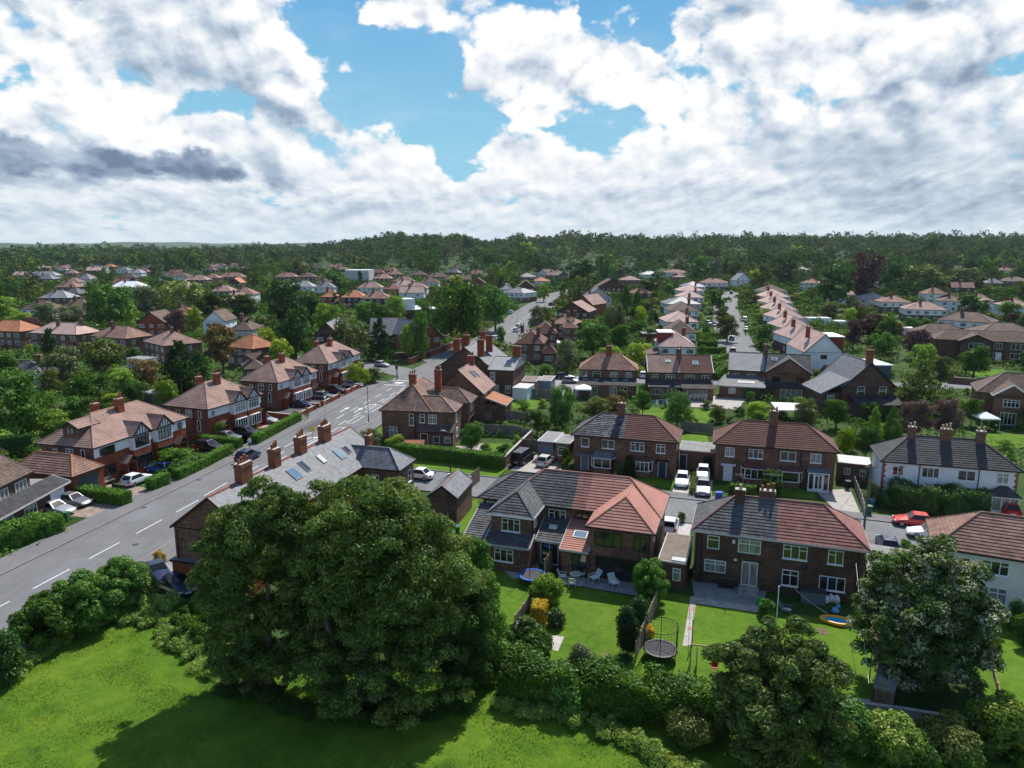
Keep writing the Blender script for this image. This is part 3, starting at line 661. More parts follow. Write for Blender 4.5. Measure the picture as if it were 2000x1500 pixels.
# ------------------------------------------------------------------ the land
def smooth(a, b, x):
 t = max(0., min(1., (x - a) / (b - a))); return t * t * (3 - 2 * t)
def hgt(x, y):
 q = x / max(y, 1.); k = 7 + 21 * smooth(-.34, -.16, q)
 return k * smooth(560, 1350, y) - 12 * smooth(1500, 3500, y)
def build_land():
 ys = [-80, -30, 20, 60, 110, 160, 220, 300, 400, 500, 560] + [600 + 50 * i for i in range(20)] + [1700, 1900, 2200, 2700, 3500, 5000, 9000]
 v = []; f = []; n = 41
 for y in ys:
  w = 140 + abs(y) * 1.15
  for i in range(n): x = w * (2 * i / (n - 1) - 1); v.append((x, y, hgt(x, y) - .02))
 for j in range(len(ys) - 1):
  for i in range(n - 1): a = j * n + i; f.append((a, a + 1, a + n + 1, a + n))
 me = bpy.data.meshes.new('ground'); me.from_pydata(v, [], f); me.materials.append(M('rough_grass')); me.materials.append(M('far_green'))
 me.polygons.foreach_set('material_index', [0 if (k // (n - 1)) < 10 else 1 for k in range(len(f))])
 struct(link('ground', me), 'rough green ground under the gardens and houses, rolling up to the wooded skyline')
 # low far ridges on the left horizon
 v = []; f = []; rng = random.Random(4); m_ = 80
 for i in range(m_ + 1):
  a = -.80 + .95 * i / m_; Yh = 6800
  h = 20 + 34 * math.exp(-((a + .50) / .13) ** 2) + 22 * math.exp(-((a + .72) / .08) ** 2) + 3 * math.sin(i * .9) + 24 * math.exp(-((a + .25) / .12) ** 2)
  for k, (dy, hh) in enumerate(((-900, -5), (-450, h * .7), (0, h), (700, h * .6))): v.append((a * (Yh + dy), Yh + dy, hh))
 for i in range(m_):
  for k in range(3): a = i * 4 + k; f.append((a, a + 4, a + 5, a + 1))
 me = bpy.data.meshes.new('hills'); me.from_pydata(v, [], f); me.materials.append(M('far_green')); struct(link('hills', me), 'low far hills fading to blue on the left horizon')
build_land()
# main road -----------------------------------------------------------------
ROAD = catmull([Vector(p) for p in [(-52, 15), (-47.2, 38), (-42.2, 60.5), (-38.6, 76.5), (-34.3, 96), (-29.9, 118), (-24.9, 144), (-20.3, 168), (-15.2, 190), (-8.8, 212), (-2.0, 248), (4.6, 295), (13.5, 355), (24, 412), (36, 468), (60, 540)]], 6)
SIDE = catmull([Vector(p) for p in [(-31.5, 97.3), (-22, 93.8), (-12, 90.2), (0, 86.0), (18.6, 79.5), (38, 72.6), (62, 64.2), (90, 54)]], 5)
LANE = catmull([Vector(p) for p in [(5, 160), (25, 158.5), (50, 156), (80, 153.5), (106, 151.5), (150, 148)]], 5)
STREET = catmull([Vector(p) for p in [(57.5, 160), (64.5, 200), (74, 240), (85, 280), (101, 340), (120, 400), (134, 445), (141, 470)]], 5)
WEST = catmull([Vector(p) for p in [(-22.5, 166), (-31, 174), (-42, 182), (-60, 190), (-90, 198)]], 5)
ribbon('main_road', ROAD, -5.1, 5.1, .016, 'asphalt', label='wide grey main road with white centre dashes running from lower left into the distance')
ribbon('side_road', SIDE, -2.9, 2.9, .012, 'asphalt_old', label='narrow grey road crossing behind the near semi-detached houses')
ribbon('back_lane_road', LANE, -3, 3, .008, 'asphalt_old', label='grey road behind the middle row of brick houses')
ribbon('avenue_road', STREET, -3.6, 3.6, .012, 'asphalt_old', label='straight grey residential road climbing away between hedged gardens')
ribbon('junction_road', WEST, -4.2, 4.2, .012, 'asphalt_old', label='grey side road turning off left at the traffic lights')
iL = [i for i, p in enumerate(ROAD) if p.y < 158];
def seg(path, y0, y1): return [p for p in path if y0 <= p.y <= y1]
ribbon('pavement', seg(ROAD, 14, 160), -8.3, -5.25, .12, 'pavement_grey', .12, 'grey flagged pavement along the left side of the main road')
ribbon('pavement', seg(ROAD, 181, 470), -7.6, -5.25, .12, 'pavement_grey', .12, 'far pavement on the left of the main road beyond the traffic lights')
ribbon('pavement', seg(ROAD, 14, 88), 5.25, 7.9, .12, 'pavement_grey', .12, 'near pavement in front of the slate roofed terrace')
ribbon('pavement', seg(ROAD, 104, 470), 5.25, 7.6, .12, 'pavement_grey', .12, 'pavement on the right of the main road past the red tiled corner house')
for (y0, y1, a, b) in ((14, 160, -5.25, -5.1), (181, 470, -5.25, -5.1), (14, 88, 5.1, 5.25), (104, 470, 5.1, 5.25)): ribbon('kerb', seg(ROAD, y0, y1), a, b, .135, 'kerbstone', .13)
S2 = [p for p in SIDE if p.x > -24]; S3 = [p for p in SIDE if -27 < p.x < 95]
ribbon('pavement', [p for p in SIDE if -24 < p.x < -2], -8.8, -6.9, .11, 'pavement_grey', .11, 'narrow path between the clipped hedge and the grass verge')
ribbon('verge', [p for p in SIDE if -24 < p.x < -2.5], -6.9, -3.1, .105, 'lawn_grass', .1, 'bright mown grass verge beside the side road')
ribbon('pavement', [p for p in SIDE if p.x > -1], -4.9, -3.05, .11, 'pavement_grey', .11, 'pavement in front of the brown semi-detached houses across the side road')
ribbon('pavement', [p for p in SIDE if p.x > -14], 3.05, 4.8, .11, 'pavement_grey', .11, 'pavement behind the near terracotta and grey roofed houses')
for a, b in ((-3.05, -2.9), (2.9, 3.05)): ribbon('kerb', S2, a, b, .12, 'kerbstone', .12)
for a, b in ((-3.75, -3.6), (3.6, 3.75)): ribbon('kerb', STREET, a, b, .12, 'kerbstone', .12)
ribbon('pavement', STREET, -5.6, -3.75, .11, 'pavement_grey', .11, 'left pavement of the avenue'); ribbon('pavement', STREET, 3.75, 5.6, .11, 'pavement_grey', .11, 'right pavement of the avenue')
# painted markings (flat thermoplastic lines on the tarmac)
def arclen(path):
 L = [0]
 for a, b in zip(path, path[1:]): L.append(L[-1] + (b - a).length)
 return L
RL = arclen(ROAD)
def on_road(s_, d=0):
 for i in range(len(RL) - 1):
  if RL[i + 1] >= s_: break
 t = (s_ - RL[i]) / (RL[i + 1] - RL[i]); p = ROAD[i].lerp(ROAD[i + 1], t); q = (ROAD[i + 1] - ROAD[i]).normalized()
 return p + Vector((q.y, -q.x)) * d, q
def s_of_y(y):
 for i in range(len(ROAD) - 1):
  if ROAD[i + 1].y >= y: return RL[i] + (y - ROAD[i].y) / (ROAD[i + 1].y - ROAD[i].y) * (RL[i + 1] - RL[i])
mk = MB()
def line(s0, s1, d0, d1=None, w=.12):
 d1 = d0 if d1 is None else d1; n_ = max(1, int((s1 - s0) / 4));
 for k in range(n_):
  a, q = on_road(s0 + (s1 - s0) * k / n_, d0 + (d1 - d0) * k / n_); b, q2 = on_road(s0 + (s1 - s0) * (k + 1) / n_, d0 + (d1 - d0) * (k + 1) / n_)
  n = Vector((q.y, -q.x)) * w / 2; n2 = Vector((q2.y, -q2.x)) * w / 2
  mk.poly([(*(a - n), .024), (*(a + n), .024), (*(b + n2), .024), (*(b - n2), .024)], 'road_paint')
s0 = s_of_y(28)
while s0 < s_of_y(80): line(s0, s0 + 4, 0); s0 += 6.35
for a in range(4): line(s_of_y(83 + a * 7), s_of_y(83 + a * 7) + 5, -.3, -.55)
sE = s_of_y(158)
line(s_of_y(86), s_of_y(100), .5, .9); line(s_of_y(102), s_of_y(110), 1.0, 1.2)
for k in range(6):                      # hatched box strips of the turning lane
 sa = s_of_y(103 + k * 8.2); line(sa, sa + 5.5, 1.25); line(sa, sa + 5.5, 2.35); line(sa, sa + .25, 1.25, None, .1)
 a, q = on_road(sa, 1.8); n = Vector((q.y, -q.x)) * .6; mk.poly([(*(a - n), .024), (*(a + n), .024), (*(a + n + q * .16), .024), (*(a - n + q * .16), .024)], 'road_paint')
 a, q = on_road(sa + 5.4, 1.8); n = Vector((q.y, -q.x)) * .6; mk.poly([(*(a - n), .024), (*(a + n), .024), (*(a + n + q * .16), .024), (*(a - n + q * .16), .024)], 'road_paint')
for k in range(9): sa = s_of_y(104 + k * 6.); line(sa, sa + 3.4, -1.75)
for k in range(9): sa = s_of_y(106 + k * 6.); line(sa, sa + 3.4, .55)
def arrow(y, d, turn=0):
 a, q = on_road(s_of_y(y), d); n = Vector((q.y, -q.x)); P = lambda i, j: (*(a + q * i + n * j), .024)
 mk.poly([P(0, -.1), P(0, .1), P(2.6, .1), P(2.6, -.1)], 'road_paint')
 if not turn: mk.poly([P(2.6, -.42), P(2.6, .42), P(4.1, 0)], 'road_paint')
 else: mk.poly([P(2.3, .1 * turn), P(2.6, .1 * turn), P(3.2, .8 * turn), P(2.9, .8 * turn)], 'road_paint'); mk.poly([P(2.6, .8 * turn), P(3.5, .8 * turn), P(3.05, 1.5 * turn)], 'road_paint')
arrow(107, -.55, 1); arrow(127, -.6, 0); arrow(127, -3.3, 0); arrow(131, -.3, 1)
for y in (157.5, 152.5):                # stop lines and cycle box at the lights
 a, q = on_road(s_of_y(y), -2.0 if y > 155 else -2.3); n = Vector((q.y, -q.x)) * 2.5; mk.poly([(*(a - n), .024), (*(a + n), .024), (*(a + n + q * .35), .024), (*(a - n + q * .35), .024)], 'road_paint')
a, q = on_road(s_of_y(154.6), -2.2); n = Vector((q.y, -q.x)); mk.poly([(*(a - n * .9), .024), (*(a + n * .9), .024), (*(a + n * .9 + q * 1.3), .024), (*(a - n * .9 + q * 1.3), .024)], 'road_paint')
s0 = s_of_y(176)
while s0 < s_of_y(430): line(s0, s0 + 4, .2, None, .14); s0 += 6.4
struct(mk.build('road_markings'), 'white painted lines, turning boxes and arrows on the main road')
b_ = MB(); pt = offset(SIDE, 0)
for k in range(26, 34):
 pass
# tarmac patches
sheet('road_patch', [on_road(s_of_y(60), -1.5)[0], on_road(s_of_y(60), 2.6)[0], on_road(s_of_y(66), 2.4)[0], on_road(s_of_y(65), -1.3)[0]], .020, 'asphalt_old', 'rectangular repaired patch in the road surface')
for i, (ya, yb, da, db) in enumerate(((74, 79, -4.6, -2.2), (92, 99, 2.2, 4.6), (45, 52, -4.4, -1.6), (113, 121, -4.7, -2.7), (84, 84.8, -4.9, 4.9), (136, 146, 2.6, 4.7))): SHEETS and sheet('road_patch', [on_road(s_of_y(ya), da)[0], on_road(s_of_y(ya), db)[0], on_road(s_of_y(yb), db)[0], on_road(s_of_y(yb), da)[0]], .0195, 'tarmac_dark' if i % 2 else 'asphalt_old')
for i, (y_, d_) in enumerate(((58, -3.4), (69, 2.0), (78, -4.6), (88, -4.7), (97, 1.6), (112, -3.9), (126, 3.1))): a, q = on_road(s_of_y(y_), d_); b = MB(); b.prism([(a.x + math.cos(k * .785) * .34, a.y + math.sin(k * .785) * .34) for k in range(8)], .012, .026, 'steel_dark'); struct(b.build('drain_cover'), 'round iron drain cover in the road')
# lawns, field, drives -------------------------------------------------------
def GL(pts): return [Gxy(*p) for p in pts]
FIELD = len(SHEETS); sheet('field', [(-60, 10), (-42.5, 40), (-37.5, 47), (-34.5, 53.5), (-31.0, 54.8), (-26, 53), (-21, 49.5), (-14, 46.8), (-4, 46.8), (2, 46), (8, 43), (14, 39.5), (30, 37), (60, 30), (60, 5), (-60, 5)], .01, 'field_grass', 'sunny mown field in the foreground, half under the shadow of the big tree')
sheet('lawn', GL([(960, 1100), (1055, 1108), (1040, 1150), (1015, 1200), (960, 1290), (900, 1290)]), .02, 'lawn_grass', 'strip of bright lawn behind the grey roofed half of the near house')
sheet('lawn', GL([(1092, 1140), (1235, 1166), (1215, 1205), (1208, 1290), (1010, 1290), (1050, 1230)]), .02, 'lawn_worn', 'mossy bright lawn in the middle garden between shrubs and fence')
sheet('lawn', GL([(1296, 1157), (1690, 1222), (1715, 1320), (1690, 1400), (1200, 1340), (1262, 1240)]), .02, 'lawn_grass', 'large bright lawn of the garden with swing, trampoline and paddling pool')
sheet('lawn', GL([(1890, 1220), (2100, 1200), (2200, 1400), (1990, 1390), (1890, 1340)]), .02, 'lawn_grass', 'lawn at the right edge beyond the flowering tree')
sheet('lawn', GL([(905, 985), (932, 975), (940, 1010), (915, 1065), (880, 1072)]), .02, 'lawn_grass', 'narrow grass strip beside the brick outbuilding')
sheet('patio', GL([(1150, 1110), (1262, 1122), (1245, 1164), (1132, 1145)]), .03, 'paving_grey', 'grey paved patio behind the terracotta roofed wing')
sheet('patio', GL([(1088, 1128), (1150, 1120), (1136, 1146), (1090, 1140)]), .034, 'concrete', 'pale paved corner with the round garden table')
sheet('patio', GL([(960, 1090), (1060, 1095), (1040, 1128), (1000, 1130)]), .03, 'concrete', 'pale patio under the blue trampoline')
sheet('patio', GL([(1350, 1128), (1498, 1148), (1490, 1186), (1356, 1168)]), .03, 'paving_grey', 'dark slab patio in the shade of the long brick house')
sheet('path', GL([(1356, 1168), (1490, 1186), (1487, 1198), (1358, 1179)]), .034, 'paving', 'pale slab path along the patio edge')
sheet('path', GL([(1349, 1165), (1360, 1167), (1349, 1262), (1333, 1262)]), .036, 'paving', 'narrow slab path down the lawn')
for i, (va, vb) in enumerate(((1186, 1194), (1224, 1232))): sheet('paving_band', GL([(1347 - i * 4, va), (1358 - i * 3, va + 1), (1357 - i * 3, vb), (1346 - i * 4, vb - 1)]), .040, 'paving_pink')
sheet('patio', GL([(1060, 1240), (1102, 1244), (1090, 1272), (1050, 1266)]), .034, 'concrete', 'pale concrete square at the foot of the middle garden')
sheet('soil_bed', GL([(1690, 1222), (1712, 1218), (1745, 1290), (1745, 1400), (1700, 1390), (1715, 1310)]), .03, 'soil')
slab('concrete_base', GL([(1662, 1363), (1700, 1368), (1703, 1392), (1668, 1390)]), 0, .08, 'concrete', 'cracked concrete slab beside the garden shed')
sheet('bare_patch', GL([(1594, 1226), (1612, 1228), (1620, 1238), (1604, 1242)]), .026, 'soil'); sheet('bare_patch', GL([(1174, 1274), (1190, 1276), (1196, 1284), (1178, 1286)]), .026, 'soil')
# across the side road
sheet('lawn', GL([(1225, 922), (1320, 940), (1312, 955), (1262, 946)]), .02, 'lawn_grass', 'front lawn of the red roofed half of the brown semi'); sheet('lawn', GL([(1390, 950), (1425, 945), (1440, 962), (1385, 962)]), .02, 'lawn_grass', 'small front lawn by the two cars'); sheet('lawn', GL([(1528, 952), (1592, 958), (1590, 975), (1520, 968)]), .02, 'lawn_grass', 'shaded front lawn beside the glazed porch')
sheet('driveway', GL([(1318, 945), (1350, 940), (1342, 975), (1310, 972)]), .024, 'concrete'); sheet('driveway', GL([(1352, 935), (1392, 938), (1388, 980), (1352, 976)]), .024, 'concrete', 'twin concrete drives between the two brown semis')
sheet('driveway', GL([(1592, 958), (1660, 955), (1684, 1010), (1640, 1005)]), .024, 'paving', 'pale slabbed drive beside the dark gate post')
sheet('driveway', GL([(998, 918), (1030, 890), (1110, 885), (1090, 930), (1040, 925)]), .024, 'paving', 'pale drive with the dark van and the silver hatchback')
sheet('driveway', GL([(1290, 1010), (1320, 1005), (1352, 1015), (1345, 1060), (1285, 1050)]), .024, 'concrete'); sheet('driveway', GL([(1690, 1062), (1760, 1070), (1760, 1100), (1700, 1095)]), .024, 'paving')
sheet('lawn', GL([(945, 866), (1010, 866), (985, 884), (940, 884)]), .02, 'lawn_grass', 'bright small lawn behind the clipped corner hedge'); sheet('patio', GL([(890, 872), (945, 866), (940, 884), (895, 884)]), .022, 'paving', 'pale paving under the clipped round tree')
sheet('lawn', GL([(1255, 795), (1400, 800), (1380, 830), (1240, 820)]), .02, 'lawn_grass', 'sunlit back lawn behind the mottled slate roof'); sheet('lawn', GL([(1325, 850), (1380, 845), (1385, 870), (1325, 875)]), .02, 'lawn_grass'); sheet('patio', GL([(1340, 770), (1460, 778), (1440, 800), (1350, 795)]), .03, 'paving')
sheet('lawn', GL([(1880, 718), (1960, 722), (1980, 735), (1900, 738)]), .02, 'lawn_grass', 'front lawn of the long brown brick house'); sheet('lawn', GL([(1890, 842), (2010, 850), (2040, 880), (1930, 870)]), .02, 'lawn_grass'); sheet('lawn', GL([(0, 825), (60, 850), (70, 870), (-60, 905), (-80, 850)]), .02, 'lawn_grass', 'bright lawn behind the far left house'); sheet('lawn', GL([(1000, 775), (1055, 775), (1050, 800), (1000, 798)]), .02, 'lawn_grass')
# left side drives
def drive(name, d0, y0, y1, w, m, label=None):
 a, q = on_road(s_of_y(y0), -8.35); b, q2 = on_road(s_of_y(y1), -8.35); n = Vector((-q.y, q.x)); sheet(name, [a, a + n * w, b + n * w, b], .03, m, label)
drive('driveway', 0, 74, 84, 9.5, 'block_paving', 'brown block paved drive with two dark cars at the far left house'); drive('driveway', 0, 87, 96.5, 6.2, 'tarmac_dark', 'dark tarmac drive with the white car'); drive('driveway', 0, 99, 110, 5, 'tarmac_dark')
drive('driveway', 0, 113.5, 119, 6, 'paving_pink', 'pinkish drive with a silver car'); drive('driveway', 0, 121, 136, 6, 'tarmac_dark', 'grey front court inside low red brick walls'); drive('driveway', 0, 138, 148, 6, 'tarmac_dark')
drive('lawn', 0, 100, 108, 5.5, 'lawn_grass')
sheet('garden_path', GL([(1060, 1020), (1005, 1010), (1000, 1000), (1060, 1004)]), .024, 'concrete')
sheet('yard', GL([(270, 1105), (350, 1085), (420, 1150), (350, 1165)]), .022, 'paving_grey')
sheet('yard', GL([(1000, 735), (1130, 735), (1135, 775), (1060, 770), (1000, 765)]), .022, 'paving_grey')
sheet('verge', [on_road(s_of_y(104), 8)[0], on_road(s_of_y(104), 11)[0], on_road(s_of_y(124), 10.5)[0], on_road(s_of_y(124), 8)[0]], .03, 'lawn_grass')
# ------------------------------------------------------------------ near houses
def R1():
 h = House('semi_detached_house', 'brick semi with two rear wings, charcoal roof left, terracotta roof right', (932, 972), (1307 - 3, 1084), 5); h.ax = Vector((math.cos(R(-18.3)), math.sin(R(-18.3)))); h.ay = Vector((-h.ax.y, h.ax.x)); h.root.rotation_euler = (0, 0, R(-18.3))
 B = 'brick_brown'
 h.walls(2.6, 18.3, 0, 6.9, 5, B); h.walls(.1, 3.2, .2, 6.6, 5, B, name='extension_wall', flush='r'); h.walls(2.4, 7.0, -3.7, .5, 5, B, name='wing_wall', flush='b'); h.walls(12.0, 18.2, -3.9, .5, 5, B, name='wing_wall', flush='b')
 r = h.roof(2.6, 18.3, 0, 6.9, 5, 7.55, 'tile_terracotta', 'x', 3.5, 3.5, split=[(9.75, 'tile_grey'), (11.1, 'tile_terracotta_old'), (None, 'tile_terracotta')])
 h.roof(0, 6.2, .1, 6.7, 5.02, 7.0, 'tile_grey', 'x', 3.2, .3, name='extension_roof', soffit=False); h.roof(2.4, 7.0, -3.7, 3.0, 5.01, 6.65, 'tile_grey', 'y', 2.3, .2, name='wing_roof', fascia='white_paint')
 h.roof(12.0, 18.2, -3.9, 3.1, 5.015, 7.1, 'tile_terracotta', 'y', 3.0, .2, name='wing_roof', fascia='black_paint')
 # lean-to roofs on the garden side
 h.walls(.4, 7.0, -5.0, .3, 2.6, B, name='lean_to_wall', o=.12, flush='b'); h.lean(2.5, 7.05, -5.1, -3.3, 2.6, 3.3, 'tile_grey', name='lean_to_roof'); h.lean(.3, 2.5, -5.1, .3, 2.6, 4.45, 'tile_grey', name='lean_to_roof')
 h.walls(7.0, 9.6, -2.7, .4, 2.6, B, name='lean_to_wall', o=.08, flush='b'); q = h.lean(6.95, 9.68, -2.85, .36, 2.6, 3.75, 'tile_grey', name='lean_to_roof'); h.skylight(q, 8.2, -1.0, 3.27, .8, .6, 'f', 20, 'felt_pale', 'felt_pale')
 h.walls(9.7, 12.4, -4.0, .4, 2.6, B, name='lean_to_wall', o=.08, flush='b'); q = h.lean(9.62, 12.34, -4.15, .36, 2.6, 3.9, 'tile_terracotta', name='lean_to_roof'); h.skylight(q, 11.1, -1.9, 3.26, 1.3, 1.0, 'f', 16, 'roof_glass', 'white_paint')
 h.win('f', .35, 8.25, 3.4, 1.75, 1.2, '3ts'); h.win('f', .35, 10.7, 3.35, 1.2, 1.2, '2', 'black_paint')
 h.win('f', -3.35, 4.7, 3.35, 1.8, 1.25, '3ts'); h.win('f', .55, 1.3, 3.6, .9, 1.0, '2t'); h.win('r', 6.65, -2.0, 3.5, .6, 1., '1')
 h.win('f', -3.55, 14.0, 3.15, 2.5, 1.35, '3', 'black_paint'); h.win('f', -3.55, 16.9, 3.15, 1.1, 1.3, '2', 'black_paint')
 h.glaz('f', -3.55, 15.2, 4.6, 2.15, 4, 'black_paint', name='folding_glass_door'); h.glaz('f', -3.92, 11.5, 1.4, 2.2, 2, 'black_paint'); h.glaz('f', -2.62, 8.3, 1.75, 2.15, 2, z=.25, name='french_door')
 h.win('f', -4.88, 1.4, .95, .95, 1.2, '2ts'); h.win('f', -4.88, 4.5, .95, 1.85, 1.25, '3ts')
 h.pipe('f', -3.55, 17.7, 5); h.pipe('f', .35, 11.7, 5); h.pipe('r', 6.65, -3.0, 5); h.win('r', 17.95, 3.2, 3.2, .9, 1.1, '2t'); h.win('r', 17.85, -1.5, 3.4, .6, .9, '1')
 return h
h_r1 = R1()
def R2():
 h = House('semi_detached_house', 'near dark brick semi, roof grey on its left, dull red on its right', (1350, 1035), (1702, 1078), 5); L = h.L; B = 'brick_dark'
 h.walls(0, L, 0, 6.9, 5, B); r = h.roof(0, L, 0, 6.9, 5, 7.5, 'tile_red', 'x', 3.6, 3.6, split=[(7.2, 'tile_grey'), (None, 'tile_red')], fascia='render_grey')
 h.chimney(r, 3.95, 3.0, 6.7, 8.25, .85, .6, 'brick_dark', 1, 'pot_buff'); h.chimney(r, 6.3, 3.9, 7.0, 8.1, 1.3, .6, 'brick_brown', 3, 'pot_clay')
 for q, w, st in ((1.95, 1.05, '1t'), (5.0, 1.9, '2ta'), (8.75, 1.95, '3ts'), (11.95, 1.2, '2ths')): h.win('f', .35, q, 3.35, w, 1.25, st)
 h.win('f', .35, 2.2, 1.15, 1.85, 1.15, '2ta'); h.glaz('f', .35, 5.15, 1.35, 2.2, 2, z=.35, name='french_door'); h.win('f', .35, 8.5, .85, 1.35, 1.45, '2ts'); h.win('f', .35, 11.85, .95, 2.05, 1.25, '3s')
 s_ = MB(); s_.box(4.3, 6.0, -.75, .33, 0, .32, 'paving'); s_.box(4.4, 5.9, -1.1, -.75, 0, .16, 'paving'); s_.build('door_step', h.root)
 for q in (.55, .95, 13.7): h.pipe('f', .35, q, 5)
 b = MB(); b.box(3.55, 3.8, .28, .36, 4.1, 4.42, 'white_paint'); b.build('vent', h.root)
 b = MB(); b.tube([(-.0, 0, 0), (2.2, 0, .75)], .025, 'black_paint', 5); h.at(b.build('wall_pipe', h.root), 'f', .26, 1.4, .55)
 b = MB(); b.lathe([(.14, 0), (.14, .12), (.05, .2)], 'lamp_glass', 8); h.at(b.build('wall_lamp', h.root), 'f', .22, 3.9, 2.55)
 b = MB(); b.lathe([(.32, 0), (.3, .05), (.1, .09)], 'plastic_black', 10); d = h.at(b.build('satellite_dish', h.root), 'f', .2, 9.6, 2.75); d.rotation_euler = (R(70), 0, 0)
 # aerials standing on the stacks
 for x, y in ((4.1, 3.0), (6.5, 3.9)):
  b = MB(); b.tube([(0, 0, 0), (0, 0, 1.5)], .022, 'steel', 5); b.tube([(-.7, 0, 1.4), (.7, .1, 1.45)], .016, 'steel', 4)
  for k in range(6): b.tube([(-.6 + .24 * k, -.25, 1.41), (-.6 + .24 * k, .25, 1.45)], .01, 'steel', 4)
  b.build('aerial', r, loc=(x, y, 8.2))
 return h
h_r2 = R2()
def R3():
 h = House('semi_detached_house', 'white rendered house with red tiled hip roof at the right edge of the picture', (1822, 1068), (2010, 1097), 5); L = 14.5; B = 'render_cream'
 h.walls(0, L, 0, 6.9, 5, B); r = h.roof(0, L, 0, 6.9, 5, 7.5, 'tile_red', 'x', 3.6, 3.6, fascia='black_paint', split=[(.01, 'tile_redbrown'), (None, 'tile_redbrown')])
 h.win('f', .35, 2.3, 3.2, 1.05, 1.2, '2t'); h.win('f', .35, 4.6, 3.3, 1.9, 1.2, '3ts'); h.win('f', .35, 5.0, .7, 1.3, 1.5, '2ts'); h.glaz('f', .35, 2.1, 1.2, 2.1, 2); h.win('f', .35, 8.6, 3.3, 1.9, 1.2, '3ts'); h.pipe('f', .35, .7, 5); h.win('l', .35, 3, 3.3, .9, 1.1, '2t')
 return h
h_r3 = R3()
def semi_front(nm, lab, a, b, ml, mr, wins, wall, ch, rise=2.5):
 h = House(nm, lab, a, b, 5); L = h.L
 h.walls(0, L, 0, 7.0, 5, wall); r = h.roof(0, L, 0, 7.0, 5, 5 + rise, mr, 'x', 3.6, 3.6, split=[(L / 2, ml), (None, mr)] if ml != mr else None)
 for q, w, st in wins: h.win('f', .35, q, 3.35, w, 1.2, st)
 for q in ch: h.chimney(r, q, 3.3, 6.7, 9.0, .95, .62, wall, 2)
 for q in (L * .25 + .6, L * .75 - .6): h.pipe('f', .35, q, 5)
 h.win('r', L - .35, 3, 3.3, .8, 1.1, '2t'); h.win('l', .35, 3, 3.3, .8, 1.1, '2t')
 return h
def HH():
 h = semi_front('semi_detached_house', 'brown semi with mossy old slates on the left, red tiles on the right', (1115, 848), (1325, 865), 'slate_mossy', 'tile_darkred', [(1.9, 1.1, '1s'), (5.0, 1.7, '2s'), (8.9, 1.8, '3ts'), (11.9, 1.15, '2ts')], 'brick_brown', [6.2])
 h.bay('f', .35, 4.4, 3.1, .8, .8, 2.2, 'brick_brown', 'lead', rise=.65, n=2); h.bay('f', .35, 9.7, 2.4, .7, .8, 2.2, 'brick_brown', 'tile_darkred', n=3)
 h.door('f', .35, 12.2, .95, 2.05, 'door_navy'); h.door('f', .35, 1.9, .95, 2.05, 'door_grey')
 b = MB(); b.box(-1, 1, -.9, 0, 2.3, 2.45, 'lead'); h.at(b.build('canopy', h.root), 'f', .35, 1.9, 0); b = MB(); b.box(-.9, .9, -.6, 0, 2.3, 2.42, 'black_paint'); h.at(b.build('canopy', h.root), 'f', .35, 12.2, 0)
 # workmen's ladder frame against the left hip
 return h
h_h = HH()
def II():
 h = semi_front('semi_detached_house', 'brown semi under one dull red roof with bays, white door and glazed porch', (1393, 866), (1640, 884), 'tile_darkred', 'tile_darkred', [(2.1, 1.15, '2ts'), (5.25, 1.75, '3ts'), (9.1, 1.85, '2hs'), (12.35, 1.25, '2s')], 'brick_brown', [7.35])
 h.bay('f', .35, 5.2, 3.1, .75, .8, 2.2, 'brick_brown', 'tile_darkred', n=3); h.bay('f', .35, 9.5, 2.8, .75, .8, 2.2, 'brick_brown', 'tile_darkred', n=1)
 h.door('f', .35, 2.0, 1, 2.05, 'white_paint'); b = MB(); b.box(-.9, .9, -.6, 0, 2.25, 2.36, 'white_paint'); h.at(b.build('canopy', h.root), 'f', .35, 2.0, 0)
 # white glazed porch
 b = MB(); w, d = 2.3, 1.2
 for x in (-w / 2, -.55, .55, w / 2): b.box(x - .06, x + .06, -d, -d + .1, 0, 2.3, 'white_paint')
 b.box(-w / 2, w / 2, -d + .005, 0, .0, .25, 'white_paint'); b.box(-.5, .5, -d + .02, -d + .07, .25, 2.15, 'white_paint'); b.box(-w / 2 - .1, w / 2 + .1, -d - .1, 0, 2.3, 2.42, 'white_paint')
 o = h.at(b.build('porch', h.root), 'f', .35, 12.7, 0); g = MB()
 for x0, x1 in ((-w / 2 + .06, -.61), (.61, w / 2 - .06), (-.36, -.08), (.08, .36)): g.poly([(x0, -d - .004 if abs(x0) < .5 else -d + .05, .45), (x1, -d - .004 if abs(x0) < .5 else -d + .05, .45), (x1, -d - .004 if abs(x0) < .5 else -d + .05, 2.05), (x0, -d - .004 if abs(x0) < .5 else -d + .05, 2.05)], 'glass')
 g.poly([(w / 2 - .02, -d + .1, .3), (w / 2 - .02, -.05, .3), (w / 2 - .02, -.05, 2.2), (w / 2 - .02, -d + .1, 2.2)], 'glass'); g.build('pane', o)
 r = MB(); e = .1; r.poly([(-w / 2 - e, -d - e, 2.43), (w / 2 + e, -d - e, 2.43), (w / 2 + e, 0, 2.75), (-w / 2 - e, 0, 2.75)], 'lead'); r.build('porch_roof', o)
 return h
h_i = II()
